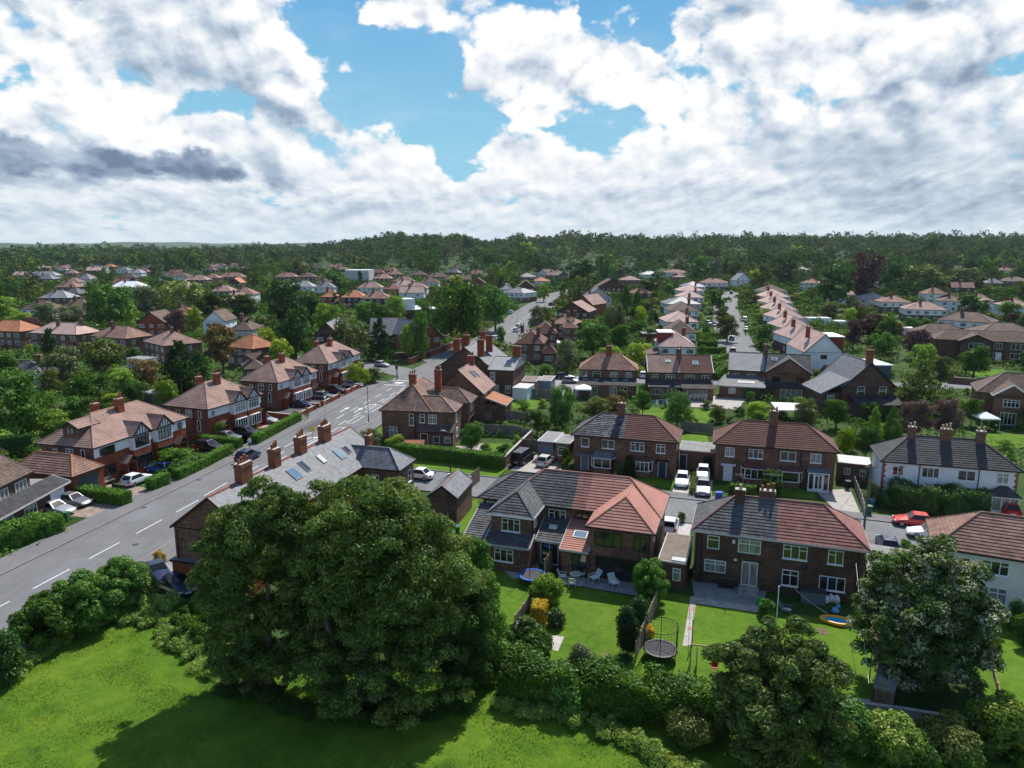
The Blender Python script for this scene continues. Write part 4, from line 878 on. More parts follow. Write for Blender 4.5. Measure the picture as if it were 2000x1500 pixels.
def JJ():
 h = semi_front('semi_detached_house', 'white painted semi with brick quoins and a charcoal roof with three chimney stacks', (1720, 900), (2000, 922), 'tile_charcoal', 'tile_charcoal', [(2.0, 1.2, '2'), (5.4, 1.8, '3'), (9.1, 1.8, '2s'), (12.7, 1.2, '2t')], 'render_white', [])
 for q, w in ((3.7, .8), (7.3, 1.1), (10.9, .9)): h.chimney(h.root.children[1] if False else [c for c in h.root.children if c.name.startswith('roof')][0], q, 3.3, 6.6, 8.6, w, .62, 'brick_brown', 3 if w > 1 else 2, 'pot_buff')
 for q in (.35, h.L - .35):
  b = MB()
  for k in range(14): w = .22 if k % 2 else .36; b.box(q - .02 if q < 1 else q - w, q + w if q < 1 else q + .02, .33, .33 + (.3 if k % 2 else .2), .2 + k * .34, .2 + k * .34 + .3, 'brick_red')
  b.build('quoin', h.root)
 h.win('f', .35, 9.2, .9, 1.9, 1.3, '3s'); h.win('f', .35, 5.2, .9, 1.9, 1.3, '3s')
 b = MB()
 for x in (-1.3, -.4, .4, 1.3): b.box(x - .06, x + .06, -1.15, -1.05, 0, 2.2, 'white_paint')
 b.box(-1.3, 1.3, -1.1, -1.06, 0, .5, 'white_paint'); b.box(-1.3, 1.3, -1.12, -1.04, 1.95, 2.2, 'white_paint'); o = h.at(b.build('porch', h.root), 'f', .35, 12.9, 0)
 g = MB(); g.poly([(-1.25, -1.05, .5), (1.25, -1.05, .5), (1.25, -1.05, 1.95), (-1.25, -1.05, 1.95)], 'glass'); g.build('pane', o)
 r = MB(); P = [(-1.6, -1.5, 2.2), (1.6, -1.5, 2.2), (1.6, 0, 2.2), (-1.6, 0, 2.2)]; a, c = (-.4, -.6, 3.1), (.4, -.6, 3.1); t1, t2 = (-.4, 0, 3.1), (.4, 0, 3.1)
 r.poly([P[0], P[1], c, a], 'tile_charcoal'); r.poly([P[1], P[2], t2, c], 'tile_charcoal'); r.poly([P[3], P[0], a, t1], 'tile_charcoal'); r.poly([a, c, t2, t1], 'tile_charcoal'); r.build('porch_roof', o)
 return h
h_j = JJ()
# flat roofed garages and outhouses between them ---------------------------------
def outhouse(name, label, cat, a, b, D, z=2.5, wall='brick_brown', top='felt_grey', edge='white_paint', slope=0, group=None, px=True):
 h = House(name, label, a, b, z, .08, cat, group, px); h.walls(0, h.L, 0, D, z, wall); h.flat(0, h.L, 0, D, z, top, edge, t=.14); return h
g1 = outhouse('garage', 'flat roofed brick garage with grey door beside the silver hatchback', 'garage', (1049, 862), (1082, 865), 5.5, 2.6, top='felt_grey', edge='white_paint'); g1.garage('f', .08, g1.L / 2, 2.3, 2.1, 'door_grey')
g2 = outhouse('outhouse', 'small flat roofed brick annex with white window left of the mossy roof', 'annex', (1083, 865), (1113, 868), 4.5, 2.7); g2.win('f', .08, 1.0, 1., 1.0, 1.2, '1ts')
g3 = outhouse('garage', 'flat roofed brick garage with dark blue door between the two brown semis', 'garage', (1326, 880), (1398, 886), 5, 2.6, edge='concrete'); g3.door('f', .08, .6, .9, 2, 'door_navy'); g3.door('f', .08, g3.L - 1, 1., 2, 'timber_black', 'timber_black')
g4 = outhouse('outhouse', 'flat roofed brick outhouse with two little white windows beside the white semi', 'outhouse', (1636, 905), (1704, 912), 4, 2.4, edge='brick_brown', top='felt_pale'); g4.win('f', .08, 1.2, 1.0, .7, .9, '2'); g4.win('f', .08, 3.0, 1.0, .7, .9, '2t')
b_ = MB(); b_.box(-1.0, .0, -.08, 0, 0, 1.9, 'wood_light')
g5 = outhouse('garage', 'brown felt roofed garage between the terracotta and the grey roofs', 'garage', (1284, 1096), (1340, 1104), 6.5, 2.5, 'brick_dark', 'felt_brown', 'felt_pale'); g5.win('f', .08, 1.7, .9, .7, 1.15, '1t')
g5b = MB(); g5b.box(1.2, 2.5, .15, .9, 2.64, 2.75, 'felt_pale'); g5b.build('roof_kerb', g5.root)
g6 = outhouse('garage', 'grey flat roofed garage hidden behind the flowering tree', 'garage', (1692, 1118), (1790, 1135), 6.5, 2.5, 'brick_dark', 'felt_grey', 'black_paint')
# ------------------------------------------------------------------ left side of the main road: four red brick semis
def semi_road(label, a, b, D, gx, ml, mr, gar=None, chx=(.5,), rise=3.2, porch=((.3, 'l'), (.75, 'r')), white='render_white', wcol='white_paint', door='timber_black'):
 h = House('semi_detached_house', label, a, b, 5.2); L = h.L; B = 'brick_red'
 h.walls(0, L, 0, D, 5.2, B); r = h.roof(0, L, 0, D, 5.2, 5.2 + rise, mr, 'x', D / 2, D / 2, split=[(L / 2, ml), (None, mr)] if ml != mr else None, course=(.3, .035))
 e = MB(); e.box(.33, L - .33, .315, .35, 3.75, 5.19, white); e.build('render_band', h.root)
 e = MB(); e.box(.31, .35, .5, D - .5, 0.2, 5.1, 'brick_brown'); e.build('gable_wall', h.root)
 for x in gx:                          # bay with a timbered gable
  w = 3.1; y0 = -.55
  h.walls(x - w / 2, x + w / 2, y0, .6, 3.3, B, name='bay_wall', o=.1, flush='b'); h.walls(x - w / 2, x + w / 2, y0, .6, 5.2, white, 3.3, 'bay_wall', o=.1, flush='b', gable=([('y', 0)], 6.75))
  h.roof(x - w / 2, x + w / 2, y0, D * .3, 5.2, 6.85, ml if x < L / 2 else mr, 'y', 0, .5, name='bay_roof', course=(.3, .03), o=.12, soffit=True)
  h.timber('f', y0 + .1, x, w - .2, 5.2, 5.2, 6.7, 6); h.bay('f', y0 + .1, x, 2.6, .35, .8, 2.5, B, None, wcol, 4); h.win('f', y0 + .1, x, 3.55, 2.4, 1.5, '4t', wcol)
 for f_, sd in porch: h.porch('f', .35, L * f_, 1.75, 1.15, 2.2, .8, ml if f_ < .5 else 'tile_brown', B, door)
 for f_ in (.07, .93): h.win('f', .3, L * f_ + (.4 if f_ < .5 else -.4), 3.85, .8, .9, '2', wcol)
 h.win('l', .31, D * .22, 3.6, .6, 1.2, '1'); h.win('l', .31, D * .45, 3.6, 1.2, 1.2, '2t'); h.win('l', .31, D * .7, 3.6, .7, 1., '1'); h.win('l', .31, D * .25, 1.4, .6, 1.9, '1'); h.win('l', .31, D * .6, 1., .8, 1.1, '2t')
 h.pipe('l', .31, D * .36, 5.1); h.pipe('f', .31, L / 2, 5.1)
 for c in chx: h.chimney(r, L * c, D * .42, 7.4, 9.55, 1.05, .7, 'brick_red', 3)
 h.chimney(r, L * .42, D * .72, 7.0, 9.0, .9, .65, 'brick_red', 2)
 h.r = r; return h
hA = semi_road('nearest red brick semi left of the road, side dormer, arched porch and timbered gables', (182, 876), (368, 815), 9, (7.4, 11.6), 'tile_rosy', 'tile_rosy', porch=((.30, 'l'), (.86, 'r')), wcol='black_paint')
def A_extra(h):
 # dormer on the end hip, and the hip-roofed garage
 h.walls(.9, 3.4, 3.0, 5.6, 7.35, 'brick_brown', 6.0, 'dormer_wall', o=.08);
 b = MB(); h.walls(.9, 1.2, 3.0, 5.6, 7.3, 'brick_brown', 6.0, 'dormer_wall', o=.06, gable=([('x', 0)], 8.0))
 h.roof(.75, 4.2, 2.85, 5.75, 7.3, 8.1, 'tile_rosy', 'x', 0, .1, name='dormer_roof', fascia='timber_black'); h.win('l', .95, 4.3, 6.45, 1.3, .95, '2', 'black_paint')
 h.walls(-4.4, .34, -1.1, 8.9, 3.0, 'brick_red', name='garage_wall', o=.3, flush='r'); h.roof(-4.4, .3, -1.1, 8.9, 3.0, 4.9, 'tile_redbrown', 'y', 2.35, 2.35, name='garage_roof', ridge='tile_orange'); h.garage('f', -.8, -2.0, 2.9, 2.4, 'door_teal'); h.win('f', .31, 2.6, 3.7, 1.9, 1.1, '2', 'black_paint'); h.win('f', .31, 2.6, 1.0, 1.7, 1.4, '2t', 'black_paint')
A_extra(hA)
hB = semi_road('second red brick semi from the camera, left of the road, dusky roof', (406, 800), (514, 769), 9, (6.5, 9.7), 'tile_rosy', 'tile_rosy', porch=((.22, 'l'), (.9, 'r')))
hC = semi_road('third red brick semi along the left of the road, court with dark cars', (543, 748), (622, 724), 8.6, (5.4, 8.4), 'tile_rosy', 'tile_rosy', porch=((.18, 'l'), (.88, 'r')))
hD = semi_road('fourth red brick semi left of the road, before the traffic lights', (642, 711), (705, 689), 8.6, (6.0, 9.2), 'tile_rosy', 'tile_rosy', porch=((.18, 'l'), (.9, 'r')))
def Z():
 h = House('detached_house', 'dark brick house cut by the left edge, white garage door and long lean-to roof', (-70, 985), (66, 920), 5.0); L = h.L
 h.walls(0, L, 0, 8, 5, 'brick_dark'); h.roof(0, L, 0, 8, 5, 7.2, 'tile_brown', 'x', 0, 0, fascia='timber_black'); x1 = L
 for q in (L - 1.9, L - 4.9): h.win('f', .35, q, 3.2, 1.9, 1.3, '3s')
 h.walls(0, L + 3.4, -1.5, 7.0, 2.7, 'brick_dark', name='garage_wall', o=.2); h.lean(-.1, L + 3.5, -1.75, .4, 2.65, 3.4, 'tile_charcoal', name='lean_to_roof'); h.flat(L - .2, L + 3.5, .3, 7.0, 2.75, 'felt_grey', 'timber_black')
 h.garage('f', -1.3, L + 1.5, 2.5, 2.15, 'white_paint'); h.win('f', -1.3, L - 3.2, .9, 2.0, 1.2, '3s'); h.win('f', -1.3, L - 7, .9, 2.0, 1.2, '3s'); return h
hZ = Z()
# ------------------------------------------------------------------ slate roofed terrace beside the road
def T():
 h = House('terrace', 'long old brick terrace with grey slate roof, skylights and four tall chimney stacks', (-22.3, 57.7), (-15.4, 82.2), 5.5, .2, 'terrace', px=False); L = h.L
 h.walls(0, L, 0, 8.3, 5.5, 'brick_red', gable=([('x', 0), ('x', 1)], 8.45)); h.walls(-.012, .2, .3, 8.0, 5.4, 'brick_brown', 0, 'gable_wall', o=.15, gable=([('x', 0)], 8.3))
 r = h.roof(0, L, 0, 8.3, 5.5, 8.6, 'slate_old', 'x', 0, 0, course=(.24, .010), ridge='pot_clay', rr=.11)
 for q, w in ((5.1, 1.6), (10.0, 1.05), (14.7, 1.25), (19.6, 1.5)): h.chimney(r, q, 4.15, 7.9, 10.2, w, .8, 'brick_orange', 4 if w > 1.4 else 3, 'pot_clay')
 for x, y, w, hh, m in ((10.9, 2.6, 1.3, 1.5, 'roof_glass'), (13.0, 2.75, .8, 1.5, 'solar'), (16.1, 2.6, .8, 1.2, 'felt_pale'), (19.2, 2.2, 1.1, 1.5, 'roof_glass'), (20.9, 2.2, .8, 1.1, 'solar')): h.skylight(r, x, y, 5.5 + y * 3.1 / 4.15, w, hh, 'f', 36.7, m, 'slate_pale')
 h.walls(20.2, 24.6, -4.6, 1, 5.5, 'brick_brown', name='wing_wall', flush='b'); wr = h.roof(20.2, 24.6, -4.6, 3, 5.5, 7.3, 'slate_old', 'y', 2.2, .2, name='wing_roof', course=(.24, .010), ridge='slate_pale'); h.chimney(wr, 23.2, .6, 6.4, 8.4, .9, .6, 'brick_orange', 3)
 h.win('f', -4.4, 23.1, 3.3, .8, 1.4, '1ms'); h.win('l', 20.4, -1.5, 3.3, .9, 1.4, '1m'); h.win('b', 8.1, 3, .9, 1.2, 1.6, '2t'); h.win('f', .2, 5, 3.3, .9, 1.4, '1ms'); h.win('f', .2, 11, 3.3, .9, 1.4, '1ms'); h.win('f', .2, 17, 3.3, .9, 1.4, '1ms'); h.pipe('f', .2, 19.6, 5.4); h.pipe('l', 0, 7.6, 5.4)
 # hipped porch at the near end
 h.walls(-.5, .2, 3.0, 8.2, 2.4, 'brick_red', name='porch_wall', o=.1, flush='r'); h.flat(-.55, .15, 2.95, 8.25, 2.4, 'lead', 'timber_black'); h.win('l', -.4, 4.4, .8, .8, 1.3, '1mk'); return h
hT = T()
def outb():
 h = House('outbuilding', 'small brick outbuilding with grey slate gable roof behind the terrace', (893, 974), (924, 939), 3.2, .12, 'outbuilding'); L = h.L
 h.walls(0, L, 0, 3.4, 3.2, 'brick_brown', gable=([('x', 0), ('x', 1)], 4.35)); h.roof(0, L, 0, 3.4, 3.2, 4.45, 'slate_old', 'x', 0, 0, course=(.24, .01), ridge='tile_rosy'); return h
outb()
# ------------------------------------------------------------------ red tiled corner house and its neighbours
def WW():
 h = House('corner_house', 'large old brick corner house with weathered red tile hips beside the turning lanes', (740, 801), (889, 806), 5.2, .3); B = 'brick_brown'; L = h.L
 h.walls(0, 8.4, 0, 13, 5.2, B); r = h.roof(0, 8.4, 0, 13, 5.2, 8.6, 'tile_old', 'y', 4.2, 3, course=(.26, .02), ridge='tile_orange'); h.walls(8, L, 0, 5.6, 5.2, B, name='wing_wall', flush='l'); h.roof(5.5, L, -.01, 5.6, 5.21, 7.1, 'tile_old', 'x', .2, 2.8, name='wing_roof', course=(.26, .02), ridge='tile_rosy')
 h.walls(8.0, 12.6, 7.6, 13.2, 5.0, B, name='wing_wall', flush='l'); h.roof(6, 12.8, 7.6, 13.2, 5.0, 6.9, 'tile_brown', 'x', .2, 2.6, name='wing_roof', course=(.26, .02), ridge='tile_rosy')
 h.chimney(r, 4.0, 5.0, 7.4, 10.0, 1.05, .75, 'brick_red', 3); h.chimney(r, 7.2, 8.6, 6.4, 10.2, 1.05, .8, 'brick_red', 4);
 for x, y, m in ((6.0, 8.6, 'solar'), (7.4, 6.6, 'roof_glass')): h.skylight(r, x + .35, y, 8.6 - (x + .35 - 4.2) * 3.4 / 4.2, 1.5, .9, 'r', 39, m, 'steel')
 h.win('f', .3, 5.0, 2.9, .75, 1.8, '1ts'); h.win('f', .3, 6.7, 3.4, .8, 1.3, '1ts'); h.win('f', .3, 8.3, 3.3, 1.3, 1.4, '2ts'); h.win('f', .3, 2.1, .9, 1.25, 1.7, '2ta'); h.win('r', L - .3, 2.0, 3.2, 1.0, 1.4, '2t'); h.win('r', L - .3, 2.2, .9, 1.3, 1.4, '2t')
 h.walls(6.4, L, -1.5, .4, 2.5, 'brick_brown', name='lean_to_wall', o=.1, flush='b'); h.lean(6.2, L, -1.7, .32, 2.5, 3.3, 'tile_brown', name='lean_to_roof', fascia='timber_black'); h.win('f', -1.4, 9.3, .8, 1.0, 1., '1'); h.win('f', -1.4, 11., .8, 1.0, 1., '1t'); h.door('f', -1.4, 7.4, 1, 2.05, 'timber_black')
 h.glaz('r', 12.3, 10.4, 3.4, 2.1, 4, 'black_paint'); h.win('r', 12.3, 10.2, 3.2, 1.6, 1.2, '3'); h.pipe('f', .3, 5.6, 5.2)
 return h
hW = WW()
def W2():
 h = House('house', 'old brick house with bright red tile slope and two rooflights behind the corner house', (846, 766), (903, 775), 5.0, .3); B = 'brick_brown'; L = 9.0
 h.root.rotation_euler = (0, 0, R(-12)); h.walls(0, L, 0, 9, 5, B, gable=([('y', 0), ('y', 1)], 8.9)); r = h.roof(0, L, 0, 9, 5, 9, 'tile_orange', 'y', 0, 0, course=(.26, .02), split=[(.1, 'tile_rosy'), (None, 'tile_rosy')]); h.skylight(r, 6.0, 4, 7.7, .9, 1.6, 'r', 41, 'solar', 'steel'); h.skylight(r, 6.2, 5.6, 7.5, .9, 1.6, 'r', 41, 'solar', 'steel')
 h.walls(L - .4, L + 3.4, 1.6, 7, 2.9, B, name='lean_to_wall', o=.1, flush='l'); h.lean(L - .3, L + 3.6, 1.4, 7.2, 2.9, 4.2, 'tile_orange', 'l', name='lean_to_roof'); h.chimney(r, 4.5, 8.2, 8.2, 10.3, 1.2, .8, 'brick_red', 3); h.win('r', L - .3, 3, 3.3, 1, 1.3, '2'); h.win('r', L - .3, 6, 3.3, 1, 1.3, '2'); return h
W2()
def V2():
 h = House('terrace', 'dark brick gabled terrace with grey slate roof and rows of tall chimneys before the junction', (952, 722), (1004, 724), 5.8, .25); B = 'brick_dark'; L = h.L
 h.walls(0, L, 0, 12, 5.8, B); h.roof(0, L, 0, 12, 5.8, 7.6, 'slate_pale', 'x', .1, .1, name='wing_roof', course=(.24, .01), ridge='slate_old')
 h.walls(-10.5, .3, 1.5, 17, 6, B, name='terrace_wall', gable=([('y', 0), ('y', 1)], 9.7)); r = h.roof(-10.5, .3, 1.5, 17, 6, 9.8, 'slate_old', 'y', 0, 0, course=(.24, .01), ridge='slate_pale')
 for x, y in ((-6.9, 2.2), (-1.9, 2.2), (-6.9, 9), (-1.9, 9), (-5.2, 16)): h.chimney(r, x, y, 8, 11.4, 1.3, .8, 'brick_red', 4, ax='x')
 h.chimney(r, 4.6, 6.2, 7.3, 9.8, 1.5, .9, 'brick_red', 4); h.skylight(r, 3.7, 3.0, 6.76, 1.5, 2.6, 'f', 16, 'solar', 'steel'); h.win('f', .25, 1.0, 3.6, .95, 1.6, '1mk'); h.win('f', .25, 1.6, 1.2, 1.1, 1.4, '2tk'); h.win('f', .25, 4.1, 1.2, 1.0, 1.4, '2tk'); h.pipe('f', .25, .2, 5.8)
 return h
V2()
# ------------------------------------------------------------------ middle row
def KK():
 h = House('semi_detached_house', 'brown brick semi with rosy hip roof, central chimney and rooflit rear extension', (1130, 721), (1247, 724), 5, .3); L = h.L; B = 'brick_brown'
 h.walls(0, L, 0, 8, 5, B); r = h.roof(0, L, 0, 8, 5, 7.9, 'tile_redbrown', 'x', 4, 4, ridge='tile_orange'); h.chimney(r, L / 2, 3.6, 7, 9.4, 1.1, .7, 'brick_red', 3)
 for q, w, st in ((1.2, 1.1, '1t'), (3.7, 1.6, '1t'), (7.2, 1.6, '3ta'), (10.2, 1.2, '2ta')): h.win('f', .3, q, 3.2, w, 1.35, st)
 h.walls(.2, L - .6, -3.2, .4, 2.5, B, name='extension_wall', o=.1, flush='b'); q = h.lean(.1, L - .5, -3.35, .3, 2.5, 3.4, 'tile_charcoal', name='extension_roof', fascia='tile_red')
 for x in (1.5, 3.7, 7.4, 9.6): h.skylight(q, x, -.9, 3.05, 1.1, .9, 'f', 14, 'roof_glass', 'steel_dark')
 for x, w, hh, z, st in ((3.5, 1, 2.1, .1, '2'), (7.2, 1.4, 2.1, .1, '2'), (9.2, 1.4, 2.1, .1, '2')): h.win('f', -3.1, x, z, w, hh, st)
 return h
KK()
def LL():
 h = House('semi_detached_house', 'brown semi with gabled roof, mottled pink on the left and brown tiles on the right', (1265, 727), (1394, 729), 5, .3); L = h.L; B = 'brick_brown'
 h.walls(0, L, 0, 8, 5, B, gable=([('x', 0), ('x', 1)], 7.9)); r = h.roof(0, L, 0, 8, 5, 8, 'tile_brown', 'x', 0, 0, split=[(L * .49, 'tile_rosy'), (None, 'tile_darkred')], verge='white_paint'); h.chimney(r, L * .5, 3.4, 7, 9.3, .9, .7, 'brick_brown', 2); h.skylight(r, 4.2, 2.5, 6.9, 1.1, .6, 'f', 37, 'felt_pale', 'white_paint'); h.skylight(r, 9.6, 2.2, 6.65, 1.1, 1.0, 'f', 37, 'roof_glass', 'white_paint')
 for q, w, st in ((1.5, 1.2, '2ta'), (4.5, 1.8, '3ta'), (8.3, 1.8, '3ta'), (11.3, 1.3, '2ta')): h.win('f', .3, q, 3.2, w, 1.35, st)
 h.walls(.1, L / 2, -2.2, .4, 2.5, B, name='extension_wall', o=.1, flush='b'); h.lean(0, L / 2, -2.4, .3, 2.5, 3.6, 'tile_charcoal', name='extension_roof', fascia='timber_black'); h.walls(L / 2, L - .3, -3.0, .4, 2.5, B, name='extension_wall', o=.1, flush='b'); h.lean(L / 2, L - .2, -3.2, .3, 2.5, 3.6, 'tile_charcoal', name='extension_roof', fascia='tile_red')
 h.win('f', -2.1, 1.9, .9, 1.9, 1.2, '4'); h.glaz('f', -2.1, 4.6, 1.7, 2.1, 2); h.glaz('f', -2.9, 9.3, 4.4, 2.15, 6, 'black_paint'); return h
LL()
def MM():
 h = House('detached_house', 'extended brick house with pale slate roof, right half a cross gable over the garden', (1422, 722), (1586, 730), 5, .3); L = h.L; B = 'brick_brown'
 h.walls(0, L, 0, 8.5, 5, B, gable=([('x', 0), ('x', 1)], 8.0)); r = h.roof(0, L, 0, 8.5, 5, 8.1, 'slate_pale', 'x', 0, 0, split=[(L * .44, 'slate_pale'), (None, 'tile_grey')]); h.walls(L * .45, L, -1.3, 1, 5, 'brick_brown', name='wing_wall', flush='b', gable=([('y', 0)], 7.8)); h.roof(L * .45, L, -1.3, 4.2, 5.0, 7.95, 'tile_grey', 'y', 0, .2, name='wing_roof', fascia='black_paint')
 h.chimney(r, L * .45, 4.0, 7.2, 10.0, .9, .7, 'brick_brown', 2); h.skylight(r, L * .56, 2.9, 7.15, 1.0, .8, 'f', 36, 'roof_glass', 'white_paint')
 for q, w, y, st in ((1.5, 1.3, .3, '2t'), (4.6, 1.7, .3, '3ta'), (L * .58, 1.5, -1.0, '3'), (L * .86, 1.5, -1.0, '3')): h.win('f', y, q, 3.0, w, 1.3, st, 'white_paint' if y > 0 else 'black_paint')
 h.walls(-1.6, L * .44, -4.2, .4, 2.5, B, name='extension_wall', o=.15, flush='b'); q = h.lean(-1.8, L * .45, -4.4, .3, 2.5, 3.9, 'slate_old', name='extension_roof', hipl=1.2); h.skylight(q, 3.6, -2.6, 3.05, 3.0, .8, 'f', 16, 'felt_pale', 'white_paint'); h.win('f', -4.05, 1.0, .9, 1.3, 1.2, '2t'); h.glaz('f', -4.05, 5.2, 4.2, 2.2, 4, 'black_paint')
 h.walls(L * .45, L, -3.0, -.9, 2.5, 'brick_brown', name='extension_wall', o=.15, flush='b'); h.lean(L * .45, L, -3.2, -1.0, 2.5, 3.2, 'tile_charcoal', name='extension_roof', fascia='black_paint'); h.win('f', -2.85, L * .53, .9, 1.1, 1.3, '2', 'black_paint'); h.glaz('f', -2.85, L * .76, 4, 2.1, 4); return h
MM()
def NN():
 h = House('detached_house', 'dark brick gabled house with tall orange chimney, grey slates and navy box dormer', (1645, 757), (1752, 757), 5.0, .3); L = h.L; B = 'brick_dark'
 h.walls(0, L, 0, 11, 5, B, gable=([('y', 0), ('y', 1)], 9.3)); r = h.roof(0, L, 0, 11, 5.0, 9.5, 'slate_old', 'y', 0, 0, course=(.24, .01), verge='timber_black'); h.chimney(r, L * .5, 1.0, 8.6, 11.6, 1.1, .7, 'brick_orange', 3)
 for q in (L * .36, L * .76): h.win('f', .3, q, 3.4, 1.35, 1.7, '1mt')
 h.walls(-3.2, .4, .8, 9, 3.9, B, name='wing_wall', o=.15, flush='r'); h.lean(-3.5, 1.5, .5, 9, 3.9, 6.4, 'slate_old', 'r', name='wing_roof', course=(.24, .01)); h.win('f', .95, -1.5, 2.4, 1.2, 1.0, '2t')
 h.walls(L * .5, L - .2, 2, 9, 8.6, 'door_teal', 5.6, 'dormer_wall', o=.05); h.flat(L * .48, L, 1.8, 9.2, 8.6, 'felt_pale', 'white_paint', 'dormer_roof'); h.walls(1.5, L - .5, -3.5, .4, 2.6, B, name='extension_wall', o=.1, flush='b'); q = h.lean(1.3, L - .3, -3.7, .3, 2.6, 3.7, 'tile_charcoal', name='extension_roof', fascia='black_paint')
 for x in (.3, .5, .75): h.skylight(q, L * x, -1.4, 3.3, 1.1, .9, 'f', 16, 'solar', 'steel_dark')
 h.glaz('f', -3.4, L * .5, 4.4, 2.2, 4, 'black_paint'); return h
NN()
def OO():
 h = House('detached_house', 'brown house at the right edge with white trimmed gable and white gazebo below it', (1908, 765), (2015, 773), 5, .3); L = 16; B = 'brick_brown'
 h.walls(0, L, 0, 9, 5, B); h.roof(0, L, 0, 9, 5, 8.0, 'tile_brown', 'x', 4.4, 4.4, ridge='tile_grey'); h.walls(2.0, 7.6, -2.4, 1, 5, 'brick_brown', name='wing_wall', flush='b', gable=([('y', 0)], 6.9)); r = h.roof(2.0, 7.6, -2.4, 4.4, 5.01, 7.0, 'tile_brown', 'y', 0, .2, name='wing_roof', fascia='white_paint'); h.skylight(r, 8.6, 2.7, 6.9, 1.1, .9, 'f', 34, 'roof_glass', 'white_paint')
 h.win('f', -2.1, 4.8, 3.1, 2.3, 1.3, '4t'); h.glaz('f', -2.1, 4.6, 2.2, 2.1, 4); h.win('f', .3, 9.3, 3.3, 1.6, 1.3, '3'); h.win('f', .3, 9.3, .8, 1.6, 1.4, '3'); return h
OO()
def PP():
 h = House('house', 'long dark brown brick house with brown gabled roof, white door and wide windows', (1826, 662), (2060, 672), 5.2, .3); L = h.L; B = 'brick_dark'
 h.walls(0, L, 0, 10, 5.2, B); h.roof(0, L, 0, 10, 5.2, 7.4, 'tile_brown', 'x', 3.6, 0); h.walls(5.5, 13, -2, 1, 5.2, B, name='wing_wall', flush='b', gable=([('y', 0)], 6.8)); h.roof(5.2, 13.3, -2.2, 5, 5.21, 7.0, 'tile_brown', 'y', 0, .2, name='wing_roof')
 for q, y, w in ((9.3, -1.7, 3.4), (14.6, .3, 1.8), (19, .3, 3.2)): h.win('f', y, q, 3.2, w, 1.6, '3'); h.win('f', y, q, .8, w, 1.5, '3')
 h.door('f', .3, 14.9, 1.2, 2.2, 'white_paint'); return h
PP()
# ------------------------------------------------------------------ houses of the middle distance
SH = simple_house
GE = 'orange roofed semis behind the left gardens'
SH('orange hip roofed semi cut by the left edge', (-40, 645), (38, 648), 9, rm='tile_orange', chim=((.2, .4),), group=GE)
SH('rosy hip roofed semi beside the tall dark cypress', (55, 650), (149, 654), 9, rm='tile_pink', chim=((.45, .35), (.8, .6)), group=GE)
SH('brown to orange hip roofed semi with two tiny rooflights', (174, 656), (244, 662), 9, rm='tile_redbrown', chim=((.4, .35),), group=GE)
h_ = SH('semi with dormer and half its roof pale pink, behind the spreading dark conifer', (279, 666), (319, 676), 10, rm='tile_rosy', chim=((.6, .45),), group=GE)
SH('orange roofed semi half hidden by the tall pine, left of the dark cypress clump', (440, 676), (492, 682), 8, rm='tile_orange', chim=(), group=GE)
SH('dark slate roofed bungalow low among trees at the left edge', (-60, 742), (88, 738), 9, 3.4, 3.0, rm='slate_mossy', two=False, chim=((.8, .5),), wst='2t')
SH('grey roofed house behind the red brick semis, right part showing', (478, 722), (520, 719), 8, rm='tile_brown', chim=())
# parish hall among the trees left of the junction
GH = 'steep roofed brick hall blocks'
SH('grey steep roofed hall wing half hidden by a silver tree', (612, 655), (664, 655), 16, 4.2, 3.6, 'slate_old', 'brick_dark', 'gable', 'y', chim=(), group=GH, two=False)
SH('grey gabled hall block behind the spruce', (722, 656), (782, 655), 12, 4.2, 4.6, 'slate_old', 'brick_dark', 'gable', 'x', chim=(), group=GH, two=False)
SH('orange brick gabled hall with grey roof at the road wall', (812, 660), (862, 655), 16, 4.6, 4, 'slate_old', 'brick_orange', 'gable', 'y', chim=(), group=GH, two=False)
b = outhouse('flat_roofed_block', 'low flat grey roofed block with a white lift housing among trees', 'building', (795, 606), (862, 603), 18, 6, 'brick_dark', 'felt_pale', 'white_paint'); q = MB(); q.box(-2, 4, 2, 8, 6.1, 10, 'render_white'); q.build('lift_housing', b.root)
# right side of the main road
GM = 'brown roofed houses along the right of the main road'
h_ = SH('nearest plum brown hip roofed semi right of the main road', (1008, 671), (1062, 672), 12, rm='tile_darkred', chim=((.75, .3), (.1, .6)), group=GM, axis='y')
h_.walls(h_.L - .3, h_.L + 3.2, -.5, 3.6, 2.6, 'brick_brown', name='extension_wall', o=.1); h_.roof(h_.L - .5, h_.L + 3.5, -.8, 3.9, 2.6, 4.6, 'tile_darkred', 'y', name='extension_roof'); h_.win('f', -.4, h_.L + 1.4, .8, 2.0, 1.2, '3')
SH('plum brown semi with tall chimney and hip roofed rear wing', (1045, 652), (1090, 652), 13, rm='tile_darkred', chim=((.8, .2), (.1, .6)), group=GM, axis='y')
SH('hip roofed rear wing in orange brick beyond the plum brown semi', (1102, 641), (1131, 641), 8, rm='tile_redbrown', wall='brick_orange', chim=(), group=GM)
SH('dusty brown hip roofed house with two slim stacks', (1070, 632), (1122, 634), 11, rm='tile_redbrown', chim=((.7, .2), (.85, .5)), group=GM)
SH('brick gable end house with grey dormer slope', (1086, 608), (1150, 610), 14, 4.8, 3.6, 'tile_rosy', 'brick_dark', 'gable', 'y', chim=((.4, .2),), group=GM)
SH('red gabled house just left of the white gabled one', (1118, 594), (1158, 596), 14, 5.0, 4.0, 'tile_rosy', 'brick_red', 'gable', 'y', chim=((.3, .2), (.4, .6)), group=GM)
SH('tall white gabled house with slate slope and white flat dormer', (1143, 582), (1196, 582), 15, 6.0, 4.6, 'slate_old', 'render_grey', 'gable', 'y', chim=((.2, .2),), group=GM)
